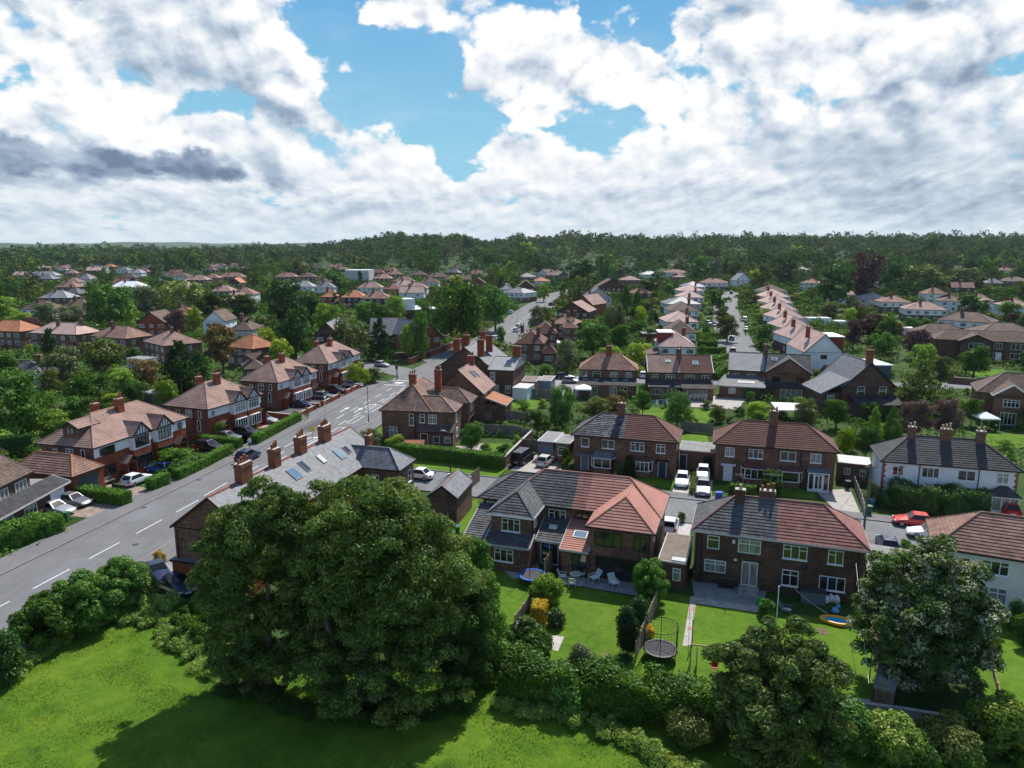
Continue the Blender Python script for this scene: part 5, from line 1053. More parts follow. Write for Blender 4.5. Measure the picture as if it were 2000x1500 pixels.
SH('long brown roofed gabled house beyond the white one', (1164, 562), (1224, 562), 16, 5, 5, 'tile_brown', 'brick_dark', 'gable', 'y', chim=((.5, .3),), group=GM)
SH('pink roofed villa right of the road before the wood', (1213, 547), (1254, 547), 14, rm='tile_rosy', chim=((.1, .5), (.9, .5)), group=GM)
SH('pale grey roofed villa on the rise', (1252, 536), (1290, 536), 14, rm='slate_pale', wall='render_white', chim=((.5, .5),), group=GM); SH('row of tan roofed villas right of the pale grey roof', (1290, 532), (1336, 533), 16, rm='tile_redbrown', chim=((.3, .5), (.7, .5)), wall='render_white', group=GM); SH('tan villa at the end of the rise by a pointed tree', (1318, 541), (1340, 541), 14, rm='tile_rosy', chim=(), group=GM)
# left of the main road, far side
GL_ = 'houses left of the main road beyond the junction'
SH('grey hip roofed house with black and white front by the road', (978, 571), (1022, 573), 14, rm='slate_old', up=(2.6, 'render_white'), chim=((.6, .5),), group=GL_); SH('brown gabled house behind the grey hipped one', (1008, 562), (1046, 562), 14, 6, 4, 'tile_brown', 'brick_dark', 'gable', 'y', chim=((.9, .2),), group=GL_)
SH('cream walled house with flat looking red roof', (1040, 549), (1076, 549), 12, 6, 2.4, 'tile_orange', 'render_cream', chim=((.8, .9),), group=GL_); SH('grey roofed house with timbered gable in front of the wood', (1012, 541), (1048, 541), 12, rm='slate_old', chim=(), group=GL_); SH('black and white gabled house in front of the wood', (1046, 536), (1072, 537), 12, 5, 4.5, 'tile_brown', 'render_white', 'gable', 'y', chim=((.9, .4),), timber=5, group=GL_); SH('brown gabled house in trees right of the black and white gable', (1090, 538), (1110, 536), 12, rm='tile_brown', kind='gable', axis='y', chim=(), group=GL_)
# avenue, left row (end-on)
GA = 'semis along the left of the avenue'
def ave(label, a, b, D, **k):
 h = SH(label, a, b, D, group=GA, axis='y', up=(2.8, k.pop('wall2', 'render_white')), chim=((.72, .4),), cm='brick_red', rise=3.0, **k); return h
h_ = ave('first semi of the left avenue row, white end wall, maroon dormer under white flat roof', (1287, 677), (1361, 678), 14, rm='tile_pink'); L_ = h_.L
h_.walls(.3, L_ * .42, 4, 10, 8.0, 'door_red', 5.2, 'dormer_wall', o=.05); h_.flat(.1, L_ * .44, 3.8, 10.2, 8.0, 'canvas_white', 'white_paint', 'dormer_roof'); h_.walls(-4, .4, -1, 7, 2.7, 'brick_brown', name='extension_wall', o=.1); h_.lean(-4.2, .3, -1.2, 7.2, 2.7, 3.9, 'tile_brown', 'r', name='extension_roof')
ave('second semi of the left avenue row, brown roof with dark hips', (1301, 650), (1362, 651), 14, rm='tile_brown'); ave('third semi of the left avenue row, pink hip over white wall', (1302, 629), (1367, 629), 14, rm='tile_pink'); ave('fourth semi of the left avenue row, dull grey brown roof', (1310, 607), (1368, 607), 14, rm='tile_brown')
ave('grey dormered semi halfway up the left avenue row', (1302, 594), (1372, 594), 15, rm='slate_old', wall2='render_grey'); ave('sixth semi of the left avenue row, timbered gable and tan roof', (1330, 581), (1377, 581), 15, rm='tile_pink'); ave('seventh semi of the left avenue row, small gables and tan roof', (1328, 568), (1377, 568), 15, rm='tile_pink'); ave('grey roofed semi with small gables near the top of the left row', (1336, 560), (1380, 560), 15, rm='slate_old')
h_ = SH('broad black and white house closing the top of the avenue', (1362, 552), (1420, 553), 14, rm='tile_redbrown', up=(2.6, 'render_white'), chim=((.25, .5), (.5, .5)), split=None); h_ = SH('white gabled house with black timbers at the top right of the avenue', (1437, 548), (1468, 548), 14, 5.4, 5, 'slate_pale', 'render_white', 'gable', 'y', chim=((.5, .8),), timber=3)
SH('brown hip roofed house in the wood above the avenue', (1440, 520), (1474, 520), 15, rm='tile_brown', chim=((.5, .5),)); SH('grey brown house in the wood left of the purple trees', (1424, 512), (1444, 512), 15, rm='tile_brown', chim=())
# avenue, right row
GB = 'pink roofed semis along the right of the avenue'
h_ = SH('nearest pink roofed semi of the right avenue row, broad white gable to the camera', (1571, 688), (1650, 689), 15, 4.6, 4.4, 'tile_pink', 'render_white', 'gable', 'y', chim=((.25, .4),), cm='brick_red', group=GB, wst='1', nwin=1, two=False); L_ = h_.L
h_.walls(L_ * .5, L_ - .1, 1, 9, 8.2, 'door_red', 5, 'dormer_wall', o=.05); h_.flat(L_ * .48, L_ + .1, .8, 9.2, 8.2, 'canvas_white', 'white_paint', 'dormer_roof'); h_.walls(-.6, 2.6, 1.0, 14, 4.6, 'render_white', name='bay_wall', o=.3, up=(2.4, 'render_white'))
for i, (uL, uR, v, ll) in enumerate(((1547, 1612, 662, 'second pink semi of the right row, red ridge and triple stack'), (1530, 1590, 641, 'third pink semi of the right row, brown hip facing the camera'), (1518, 1575, 622, 'fourth pink semi of the right row, dormer on its garden side'), (1508, 1560, 606, 'fifth pink semi of the right row'), (1500, 1551, 592, 'sixth pink semi of the right row, behind five others'), (1494, 1545, 580, 'seventh pink semi of the right row, near its far end'), (1490, 1540, 569, 'farthest brown hipped semi of the right row'))):
 SH(ll, (uL, v), (uR, v), 15, 5, 3.4, 'tile_pink' if i < 6 else 'tile_brown', 'brick_dark', 'hip', 'y', up=(2.9, 'render_white'), chim=((.3, .45),), cm='brick_red', group=GB)
# right middle distance
GR = 'houses among the trees on the right'
for a, b, D, rm, wl, lab, kw in (
 ((1680, 583), (1738, 584), 14, 'slate_pale', 'render_grey', 'pale blue grey hip roofed house below the black trees', {}), ((1722, 590), (1784, 591), 14, 'tile_redbrown', 'brick_dark', 'brown hipped semi with one big chimney right of the pale roof', dict(up=(2.8, 'render_white'))),
 ((1768, 604), (1854, 606), 12, 'tile_rosy', 'brick_dark', 'pink roofed semi with white upper wall at centre right', dict(up=(2.8, 'render_white'))), ((1828, 624), (1938, 631), 11, 'tile_brown', 'brick_dark', 'brown hip roofed semi with white upper storey and bay hip', dict(up=(2.8, 'render_white'))),
 ((1793, 652), (1902, 654), 10, 'tile_brown', 'brick_dark', 'low dark brown roofed block in front of the white storeyed semi', dict(eh=3.4, two=False, chim=())), ((1912, 652), (2040, 655), 12, 'tile_brown', 'brick_dark', 'grey brown hip roofed house above the long brick house', dict(chim=())),
 ((1838, 588), (1890, 589), 13, 'tile_brown', 'render_white', 'dark roofed house with black and white gable', {}), ((1892, 587), (1944, 588), 13, 'tile_rosy', 'render_white', 'white gabled house with bright pink roof', {}), ((1962, 597), (2020, 598), 13, 'tile_rosy', 'render_white', 'pink roofed house with dark chimney at the right edge', {}),
 ((1953, 549), (2020, 550), 15, 'tile_brown', 'brick_brown', 'brown dormered house in the trees at the right edge', {}), ((1561, 552), (1600, 553), 15, 'tile_redbrown', 'render_cream', 'tan hipped house behind the black round tree', {}), ((1709, 552), (1729, 552), 14, 'tile_rosy', 'render_cream', 'small pink roof in a gap of the dark trees', dict(chim=())), ((1558, 527), (1585, 527), 14, 'slate_old', 'brick_dark', 'grey roof in the wood above the pink row', dict(chim=()))):
 SH(lab, a, b, D, rm=rm, wall=wl, group=GR, **({'chim': ((.4, .4),)} | kw))
# far estate on the left and centre
GF = 'far suburban houses among trees on the left'
FAR = [(49, 108, 538, 'slate_pale', 'render_white', 'pale grey hipped bungalow with white walls far left'), (62, 102, 545, 'slate_old', 'brick_dark', 'slate roof just below the pale grey bungalow'), (30, 62, 544, 'tile_brown', 'brick_dark', 'brown roof left of the pale grey bungalow'), (140, 176, 546, 'slate_old', 'render_white', 'grey roof with white wall in the far left trees'), (105, 148, 561, 'tile_redbrown', 'brick_dark', 'dull red brown roof far left above a dark slate one'), (115, 153, 574, 'slate_mossy', 'brick_dark', 'dark slate roof behind the pyramid roof'),
 (212, 276, 561, 'canvas_white', 'render_white', 'glaring white flat roofed house in the far left trees'), (75, 132, 582, 'slate_pale', 'brick_dark', 'pale grey pyramid roof on the left'), (38, 100, 604, 'tile_brown', 'render_white', 'brown bungalow with black and white gable on the left'), (112, 172, 602, 'tile_brown', 'brick_dark', 'brown roof with orange chimney beside the black and white gable'), (266, 322, 630, 'tile_brown', 'brick_red', 'steep brown gabled house above the pink roof'), (322, 372, 616, 'tile_redbrown', 'brick_dark', 'low red brown roof behind the purple tree'),
 (394, 440, 628, 'tile_brown', 'render_white', 'white gabled house with grey brown slope left of centre'), (444, 492, 645, 'tile_brown', 'render_grey', 'grey house with porch behind the tall pine'), (165, 200, 524, 'slate_old', 'brick_dark', 'far slate roof left of the orange one'), (198, 221, 521, 'tile_orange', 'brick_dark', 'far orange roof on the left'), (222, 250, 528, 'slate_old', 'render_white', 'far slate roof right of the orange one'), (250, 276, 533, 'slate_pale', 'render_white', 'far whitish roof on the left'),
 (310, 365, 540, 'tile_brown', 'render_white', 'far dark house with timbered gables'), (357, 403, 547, 'tile_rosy', 'brick_dark', 'pink pyramid roof of the far left estate'), (394, 426, 543, 'tile_redbrown', 'brick_dark', 'brown roof right of the pink pyramid'), (424, 474, 541, 'tile_redbrown', 'brick_dark', 'wide brown roof in the far estate'), (445, 470, 553, 'tile_orange', 'brick_dark', 'bright orange gabled roof in the far estate'), (410, 452, 569, 'tile_rosy', 'brick_dark', 'pink hip with dark stack beyond the willow'), (446, 495, 575, 'tile_redbrown', 'render_white', 'tan hip right of the willow'),
 (535, 578, 541, 'tile_redbrown', 'brick_dark', 'tan roof left end of the central far row'), (580, 615, 541, 'tile_brown', 'brick_dark', 'brown pyramid in the central far row'), (618, 648, 551, 'tile_brown', 'render_white', 'brown roof over a white wall in the central far row'), (567, 611, 560, 'slate_pale', 'render_white', 'pale grey pair of hips with white walls'), (612, 653, 562, 'slate_old', 'render_white', 'slate hip right of the pale pair'), (625, 653, 580, 'tile_orange', 'brick_red', 'orange hip among dark trees'), (664, 712, 581, 'tile_orange', 'brick_dark', 'orange red hip left of the two tone roof'), (703, 760, 583, 'tile_redbrown', 'brick_dark', 'two tone tan hip in front of the pink row'),
 (696, 745, 562, 'tile_rosy', 'render_white', 'pink roof with black and white gable'), (746, 785, 565, 'tile_red', 'brick_dark', 'red hip right of the black and white gable'), (784, 834, 563, 'tile_rosy', 'render_white', 'pale pink hip at the end of the row'), (720, 750, 533, 'tile_red', 'brick_dark', 'dull red roof right of the white block'), (727, 764, 544, 'tile_rosy', 'brick_dark', 'pink roof below the dull red one'), (752, 784, 536, 'tile_redbrown', 'brick_dark', 'brown roof behind twin gables'), (766, 808, 550, 'tile_redbrown', 'brick_dark', 'house with twin brown gables'), (800, 832, 537, 'tile_brown', 'brick_dark', 'dark brown roof right of the twin gables'), (834, 872, 541, 'tile_brown', 'brick_dark', 'tall dark hip in the central far row'), (818, 857, 552, 'tile_brown', 'render_white', 'dark roof over a bright white wall'), (866, 920, 546, 'tile_brown', 'brick_dark', 'broad plum brown hip in the central far row'), (918, 948, 553, 'tile_brown', 'brick_red', 'tall plum brown gabled house left of the grey hips'), (975, 1000, 565, 'slate_old', 'render_white', 'grey hip by the road behind the big trees'),
 (632, 655, 513, 'slate_pale', 'render_white', 'whitish house in the far wood'), (652, 673, 514, 'tile_rosy', 'render_white', 'pinkish house in the far wood'), (575, 606, 520, 'tile_redbrown', 'brick_dark', 'brown roof below the far wood'), (600, 634, 524, 'tile_brown', 'brick_dark', 'brown roof left of the white block'), (822, 848, 503, 'slate_old', 'render_grey', 'grey house standing in the wood'), (405, 440, 520, 'tile_brown', 'render_white', 'brown roof in the wood left of centre'), (1208, 1222, 507, 'felt_pale', 'render_white', 'tall pale block among the trees'), (1148, 1160, 503, 'felt_pale', 'render_white', 'little white block among the trees')]
for uL, uR, v, rm, wl, lab in FAR:
 D = 11 if 'block' not in lab else 8
 SH(lab, (uL, v), (uR, v), D, 5.0 if 'bungalow' not in lab else 3.4, 3.4, rm, wl, 'gable' if 'gabled' in lab else 'hip', 'y' if 'gabled' in lab else 'x', chim=((.4, .4),) if 'block' not in lab else (), group=GF, two='bungalow' not in lab)
b = outhouse('warehouse', 'long whitish ribbed shed on the skyline side of the far estate', 'shed', (673, 528), (720, 528), 22, 10, 'render_grey', 'felt_pale', 'white_paint')
# further roofs scattered through the far trees
rq = random.Random(21); nq_ = 0
for i in range(4000):
 if nq_ >= 52: break
 y = 300 + 640 * rq.random() ** .8; q = rq.uniform(-.76, -.02) if rq.random() < .72 else rq.uniform(.0, .74); x = q * y; L_ = rq.uniform(9, 15)
 if abs(x - (13 + (y - 355) * .19)) < 24 and y < 560 or (x > 40 + (y - 200) * .2 and x < 110 + (y - 200) * .30 and y < 520): continue
 if any((h[0] - Vector((x, y))).length < 24 for h in HS): continue
 m = rq.choice(['tile_redbrown', 'tile_redbrown', 'tile_rosy', 'tile_brown', 'tile_brown', 'slate_old', 'tile_red', 'tile_pink']); w = rq.choice(['brick_dark', 'brick_dark', 'render_white']); a = rq.uniform(-.5, .3)
 cn = dict(tile_redbrown='tan', tile_rosy='dusty pink', tile_brown='brown', slate_old='slate grey', tile_red='dull red', tile_pink='pale pink')[m]; sd = 'left of the main road' if q < 0 else 'right of the main road'
 lb = 'far house with %s roof and %s walls among trees %s' % (cn, 'white' if w == 'render_white' else 'brick', sd)
 SH(lb, (x, y), (x + L_ * math.cos(a), y + L_ * math.sin(a)), rq.uniform(8, 11), 5, 3.2, m, w, rq.choice(['hip', 'hip', 'gable']), 'x', chim=((.4, .4),), group='far house: ' + lb, px=False, nwin=2); nq_ += 1
# ------------------------------------------------------------------ vegetation kit
def npmesh(name, V, nq):
 me = bpy.data.meshes.new(name); nv = len(V); me.vertices.add(nv); me.vertices.foreach_set('co', V.astype(np.float32).ravel())
 me.loops.add(nq * 4); me.loops.foreach_set('vertex_index', np.arange(nq * 4, dtype=np.int32)); me.polygons.add(nq)
 me.polygons.foreach_set('loop_start', np.arange(0, nq * 4, 4, dtype=np.int32)); me.polygons.foreach_set('loop_total', np.full(nq, 4, dtype=np.int32)); me.update(calc_edges=True); return me
def leaf_quads(P, Nn, size, rng, slim=.55):
 n = len(P); r = rng.normal(size=(n, 3)); Nn = Nn / (np.linalg.norm(Nn, axis=1, keepdims=True) + 1e-9)
 t = np.cross(Nn, r); t /= (np.linalg.norm(t, axis=1, keepdims=True) + 1e-9); b = np.cross(Nn, t)
 s = (size * rng.uniform(.6, 1.35, n))[:, None]; V = np.stack([P - t * s, P - b * s * slim + t * s * .1, P + t * s, P + b * s * slim + t * s * .1], 1); return V.reshape(-1, 3)
def fill(clumps, n, rng, shell=.5, jit=.75, low=.35):
 """leaf places and facings over a list of clumps (centre, radii)"""
 C = np.array([c for c, r in clumps]); Rr = np.array([r for c, r in clumps]); w = (Rr[:, 0] * Rr[:, 2]); w = w / w.sum()
 k = rng.choice(len(C), n, p=w); d = rng.normal(size=(n, 3)); d /= np.linalg.norm(d, axis=1, keepdims=True)
 fl = (d[:, 2] < -.25) & (rng.uniform(size=n) > low); d[fl, 2] *= -1
 rad = rng.uniform(0, 1, n) ** shell; P = C[k] + d * Rr[k] * rad[:, None]; return P, d + rng.normal(size=(n, 3)) * jit * .6 + np.array([0, 0, .25])
def clump_set(shape, rng, n=26):
 out = []
 for i in range(n):
  a = rng.uniform(0, 2 * math.pi); u = (i + rng.uniform(.2, .8)) / n
  if shape == 'broad':
   z = .24 + .66 * u; prof = .5 * math.sqrt(max(.02, 1 - ((z - .50) / .52) ** 2)); r = prof * rng.uniform(.35, .80) * (1 if i % 5 else .25); q = rng.uniform(.12, .19)
   out.append(((math.cos(a) * r, math.sin(a) * r, z), (q, q, q * .72)))
  elif shape == 'oval':
   z = .14 + .76 * u; prof = .5 * math.sqrt(max(.02, 1 - ((z - .45) / .60) ** 2)); r = prof * rng.uniform(.3, .75); q = rng.uniform(.13, .2)
   out.append(((math.cos(a) * r, math.sin(a) * r, z), (q, q, q * .7)))
  elif shape == 'conifer':
   z = .06 + .86 * u ** 1.15; prof = .5 * (1 - z) ** .8; r = prof * rng.uniform(.55, .9); q = .05 + .17 * (1 - z)
   out.append(((math.cos(a) * r, math.sin(a) * r, z), (q, q, .055 + .05 * (1 - z))))
  elif shape == 'column':
   z = .06 + .86 * u; prof = .40 * min(1, (1 - z) * 2.6) ** .6; r = prof * rng.uniform(.4, .8); q = rng.uniform(.16, .24) * (1 if z < .8 else .6)
   out.append(((math.cos(a) * r, math.sin(a) * r, z), (q, q, .09)))
  elif shape == 'willow':
   z = .30 + .56 * u; prof = .5 * math.sqrt(max(.05, 1 - ((z - .42) / .6) ** 2)); r = prof * rng.uniform(.4, .85); q = rng.uniform(.09, .14)
   out.append(((math.cos(a) * r, math.sin(a) * r, z - .06), (q, q, q * 1.5)))
  elif shape == 'bush':
   z = .10 + .72 * u; prof = .5 * math.sqrt(max(.03, 1 - (z / 1.02) ** 2)); r = prof * rng.uniform(.3, .82); q = rng.uniform(.15, .24)
   out.append(((math.cos(a) * r, math.sin(a) * r, z), (q, q, q * .8)))
  elif shape == 'pine':
   z = .35 + .55 * u; prof = .42 * (1.05 - .6 * abs(z - .6)); r = prof * rng.uniform(.35, 1); q = rng.uniform(.12, .19)
   out.append(((math.cos(a) * r, math.sin(a) * r, z), (q, q, q * .42)))
 return out
def trunk_mesh(top=.55, r=.035, limbs=5, seed=0, mat='bark', clumps=None):
 rng = random.Random(seed); b = MB(); b.tube([(0, 0, -.02), (.01, 0, top * .4), (-.005, .01, top), (0, .01, top * 1.4)], [r * 1.25, r * .9, r * .6, r * .15], mat, 7)
 for i in range(limbs):
  a = 2 * math.pi * i / limbs + rng.uniform(-.4, .4); z = top * rng.uniform(.45, .95)
  b.tube([(0, 0, z), (math.cos(a) * .12, math.sin(a) * .12, z + .10), (math.cos(a) * .27, math.sin(a) * .27, z + .26)], [r * .5, r * .35, r * .1], mat, 5)
 return b.mesh('trunk', True)
LIB = {}
def crown_lib(shape, lod, var):
 k = (shape, lod, var)
 if k in LIB: return LIB[k]
 rng = np.random.default_rng(hash((len(shape), ord(shape[0]), ord(shape[1]), lod, var)) % 100000); nc = {'conifer': 60, 'column': 40, 'bush': 22, 'pine': 26}.get(shape, 44) if lod < 2 else 20
 cs = clump_set(shape, rng, nc); n, s = ((9000, .020), (4200, .028), (900, .060))[lod]
 if shape == 'bush': n = int(n * .6); s *= 1.25
 P, Nn = fill(cs, n, rng, .42); V = leaf_quads(P, Nn, s, rng, .62); LIB[k] = npmesh('crown_' + shape, V, len(P)); return LIB[k]
TR = {}
NTREE = [0]; OCC = []          # (x, y, radius) of what stands where
def tree_at(x, y, H_, Wd, shape, mat, label, group=None, name=None, cat=None, lod=None, z=0.):
 NTREE[0] += 1; d = math.hypot(x, y); lod = (0 if d < 130 else 1 if d < 330 else 2) if lod is None else lod
 nm = name or {'conifer': 'conifer_tree', 'column': 'columnar_conifer', 'willow': 'willow_tree', 'bush': 'shrub', 'pine': 'pine_tree'}.get(shape, 'broadleaf_tree')
 t = thing(nm, label, cat or ('shrub' if shape == 'bush' else 'tree'), (x, y, z), (NTREE[0] * 2.399) % 6.283, group)
 me = crown_lib(shape, lod, NTREE[0] % 3)
 if not me.materials: me.materials.append(M('leaf_mid'))
 c = link('crown', me, t); c.scale = (Wd, Wd, H_); c.material_slots[0].link = 'OBJECT'; c.material_slots[0].material = M(mat)
 if shape != 'bush' or H_ > 2.5:
  k = shape in ('conifer', 'column', 'bush')
  if k not in TR: TR[k] = trunk_mesh(.5 if not k else .3, .03 if not k else .02, 6 if not k else 0, 3)
  b = link('trunk', TR[k], t); b.scale = (Wd, Wd, H_)
 OCC.append((x, y, Wd * .5)); return t
def tree(label, u, vt, vb, w, shape='broad', mat='leaf_mid', group=None, **k):
 """u: picture column of the trunk; vt, vb: rows of its top and foot; w: width in picture pixels"""
 p = Gxy(u, vb); H_ = max(.6, zat(vt, p.y)); Wd = w / F_PX * depth(p.y, H_ * .5)
 return tree_at(p.x, p.y, H_, Wd, shape, mat, label, group, **k)
def hedge(label, pts, w, h, mat='leaf_hedge', dens=70, size=.13, rough=.06, name='hedge', cat='hedge', group=None, px=True, seed=1, lump=0.):
 """clipped (or, with lump, shaggy) hedge along a line: dense leaves over a solid core"""
 P = [Gxy(*p) if px else Vector(p) for p in pts]; rng = np.random.default_rng(seed + int(abs(P[0].x * 13 + P[0].y * 7)))
 V = []; core = MB(); o = P[0]
 for a, b in zip(P, P[1:]):
  L = (b - a).length; t = (b - a) / L; n = Vector((-t.y, t.x)); area = L * (2 * h + w) + 2 * h * w; m = int(area * dens)
  s = rng.uniform(0, 1, m); f = rng.uniform(0, 2 * h + w, m); e = rng.uniform(size=m) < 2 * h * w / area
  x = s * L; side = np.where(f < h, -1, np.where(f > h + w, 1, 0)); y = np.where(side == 0, f - h - w / 2, side * w / 2); z = np.where(side == 0, h, np.where(side < 0, f, 2 * h + w - f))
  nx = np.zeros(m); ny = side * 1.; nz = (side == 0) * 1.
  x = np.where(e, np.where(rng.uniform(size=m) < .5, 0, L), x); nx = np.where(e, np.where(x < .01, -1., 1.), 0); y = np.where(e, rng.uniform(-w / 2, w / 2, m), y); z = np.where(e, rng.uniform(0, h, m), z); ny = np.where(e, 0, ny); nz = np.where(e, 0, nz)
  if lump:
   k = lump * (np.sin(x * 1.7 + a.x) * .5 + np.sin(x * .73 + y * 1.3) * .6 + np.sin(x * 4.1 + z * 2.3) * .25); y = y * (1 + k * .35); z = z * (1 + k * .5)
  r = rng.normal(size=(m, 3)) * rough; X = a.x + t.x * x + n.x * y; Y = a.y + t.y * x + n.y * y
  Pp = np.stack([X - o.x, Y - o.y, z], 1) + r; Nn = np.stack([t.x * nx + n.x * ny, t.y * nx + n.y * ny, nz], 1) + rng.normal(size=(m, 3)) * .45
  V.append(leaf_quads(Pp, Nn, size, rng, .6)); c = (a + b) / 2 - o; core.obox(c, t, n, L / 2 - .12, w / 2 * (1 - .25 * bool(lump)) - .1, 0, h * (1 - .3 * bool(lump)) - .1, 'leaf_dark')
 V = np.concatenate(V); me = npmesh(name, V, len(V) // 4); me.materials.append(M(mat)); t_ = thing(name, label, cat, (o.x, o.y, 0), 0, group)
 link('foliage', me, t_); core.build('inner_core', t_)  # solid dark green box added behind the leaves to fill the hedge
 for a, b in zip(P, P[1:]):
  for k in range(int((b - a).length / 2) + 1): q = a.lerp(b, min(1, k * 2 / (b - a).length)); OCC.append((q.x, q.y, w / 2))
 return t_
def big_tree(name, label, base, clumps, n, size, mat, trunks, bark='bark', shell=.42, group=None, slim=.6, seed=5, cat='tree'):
 """foreground tree with its own crown; trunks: list of point lists with radii"""
 rng = np.random.default_rng(seed); t = thing(name, label, cat, (base[0], base[1], 0), 0, group); P, Nn = fill(clumps, n, rng, shell); me = npmesh('crown', leaf_quads(P, Nn, size, rng, slim), n); me.materials.append(M(mat)); link('crown', me, t)
 b = MB()
 for pts, rs in trunks: b.tube(pts, rs, bark, 8)
 if trunks: b.build('trunk', t, True)
 OCC.append((base[0], base[1], 4)); return t
def lobes(rng, c, r, n, q, zmin=.4, squash=.85):
 """clumps over an ellipsoid of radii r round c, each of radius about q"""
 out = []
 for i in range(n):
  z = 1 - 2 * (i + .5) / n; a = i * 2.39996 + rng.uniform(-.3, .3); s = math.sqrt(1 - z * z); k = rng.uniform(.62, .97)
  p = (c[0] + math.cos(a) * s * r[0] * k, c[1] + math.sin(a) * s * r[1] * k, c[2] + z * r[2] * k); w = q * rng.uniform(.65, 1.3)
  if p[2] - w * .4 > zmin: out.append((p, (w, w, w * squash)))
 for i in range(n // 6):
  p = (c[0] + rng.uniform(-.5, .5) * r[0], c[1] + rng.uniform(-.5, .5) * r[1], c[2] + rng.uniform(-.5, .5) * r[2]); out.append((p, (q * 1.2, q * 1.2, q)))
 return out
def crowns(rng, c, r, n, q, m=7, zmin=.5):
 """big boughs, each a bunch of leaf clumps, with gaps between the boughs"""
 out = []
 for (p, w) in lobes(rng, c, r, n, q, zmin, .8):
  for k in range(m):
   d = rng.normal(size=3); d /= np.linalg.norm(d); d[2] = abs(d[2]) * 1.1 - .35; s_ = w[0] * rng.uniform(.34, .6); out.append(((p[0] + d[0] * w[0] * .75, p[1] + d[1] * w[0] * .75, max(.4, p[2] + d[2] * w[0] * .75)), (s_, s_, s_ * .7)))
 return out
# ------------------------------------------------------------------ foreground trees
rg = np.random.default_rng(11)
def trunkpts(h, r, sway=.3, x=0, y=0): return ([(x, y, -.1), (x + sway * .3, y, h * .4), (x + sway, y + .2, h)], [r * 1.2, r, r * .35])
cl = crowns(rg, (1.8, 2.2, 8.0), (4.9, 4.8, 6.4), 40, 1.45, 9); cl += crowns(rg, (.4, 2.4, 11.4), (4.6, 3.6, 3.6), 22, 1.35, 8); cl += crowns(rg, (-2.9, 2.6, 7.0), (3.2, 3.6, 5.9), 22, 1.3, 8); cl += crowns(rg, (1.2, -1.2, 2.2), (5.6, 1.8, 2.0), 14, 1.2, 7, .2); cl += crowns(rg, (4.2, 1.2, 6.6), (3.4, 3.6, 5.6), 22, 1.5, 8); cl += crowns(rg, (.4, .4, 3.6), (5.2, 3.2, 3.0), 18, 1.4, 7)
big_tree('ash_tree', 'huge round ash tree in the foreground, highest crown over the field', (-9.9, 42.6), cl, 230000, .098, 'leaf_ash', [trunkpts(8, .38, .4), trunkpts(8, .26, -1.6, -1.2, .5), trunkpts(7, .24, 2.2, 1.3, .2)], seed=2)
cl = crowns(rg, (-.2, 1.5, 8.0), (3.9, 4.0, 6.2), 34, 1.4, 8); cl += crowns(rg, (.6, 1.6, 11.2), (3.2, 3.0, 3.4), 18, 1.3, 8); cl += crowns(rg, (.2, .2, 3.2), (4.0, 2.6, 3.0), 22, 1.2, 7, .3); cl += crowns(rg, (-2.9, 1.6, 8.8), (2.2, 2.4, 3.2), 14, 1.0, 7)
big_tree('ash_tree', 'tall tree joined to the left side of the huge ash, before the terrace', (-16.6, 44.2), cl, 150000, .098, 'leaf_ash', [trunkpts(8, .3, .3), trunkpts(7, .2, -1.4, -.7, .3), trunkpts(7, .18, 1.4, .9, .4)], seed=3)
cl = [((math.cos(i * 2.4) * (1.9 - i * .045), math.sin(i * 2.4) * (1.9 - i * .045), .6 + i * .245), (.95 - i * .012, .95 - i * .012, .8)) for i in range(36)]
big_tree('conifer_tree', 'bright green feathery cypress at the right edge of the huge ash', (-2.4, 47.2), cl, 34000, .11, 'leaf_hedge', [trunkpts(7, .2, .1)], slim=.4, seed=4)
cl = [((math.cos(i * 2.4) * 1.3, math.sin(i * 2.4) * 1.3, .6 + i * .2), (.85, .85, .7)) for i in range(30)]
big_tree('conifer_tree', 'dark lower cypress between the huge ash and the near garden lawn', (-3.2, 44.8), cl, 24000, .10, 'leaf_dark', [trunkpts(5, .18, .1)], slim=.4, seed=6)
cl = crowns(rg, (0, 0, 4.2), (3.6, 3.6, 4.1), 62, 1.1, 7, .2)
big_tree('broadleaf_tree', 'rounded olive green tree standing at the field edge, lower right of centre', (15.5, 37.6), cl, 120000, .10, 'leaf_round', [trunkpts(4, .22, .1)], seed=7)
cl = crowns(rg, (0, .4, 5.3), (4.2, 3.7, 4.8), 60, 1.3, 7, .2); cl += crowns(rg, (1.8, -.6, 3.4), (3.4, 2.8, 3.2), 26, 1.1, 6, .2); cl += crowns(rg, (-1.2, -1.2, 3.6), (3.0, 2.4, 3.5), 26, 1.1, 6, .2)
big_tree('broadleaf_tree', 'dark tree smothered in cream flowering climber at the right, beside the shed', (28.3, 45.3), cl, 150000, .105, 'leaf_blossom', [trunkpts(5, .3, .2)], seed=8)
# field edge growth
hedge('tall shaggy boundary hedge between the field and the gardens', [(985, 1350), (1120, 1368), (1260, 1390), (1410, 1420)], 2.3, 2.2, 'leaf_mid', 420, .10, .16, seed=3, lump=.55)
def shrub(label, u, vt, vb, w, mat='leaf_mid', **k): return tree(label, u, vt, vb, w, 'bush', mat, **k)
def dense(name, label, u, vt, vb, w, mat, n=14000, size=.09, q=.7, cat='shrub', seed=1, ry=None, k=26):
 p = Gxy(u, vb); dd = depth(p.y, 1); Wd = w / F_PX * dd; p.y += (ry or Wd * .5) * .6; H_ = zat(vt, p.y)
 return big_tree(name, label, (p.x, p.y), lobes(np.random.default_rng(seed), (0, 0, H_ * .5), (Wd * .47, ry or Wd * .45, H_ * .5), k, q, .05), n, size, mat, [], seed=seed, cat=cat)
dense('shrub', 'leafy shrub poking out in front of the shaggy boundary hedge', 1105, 1330, 1402, 60, 'leaf_mid', 7000, .09, .6, seed=21)
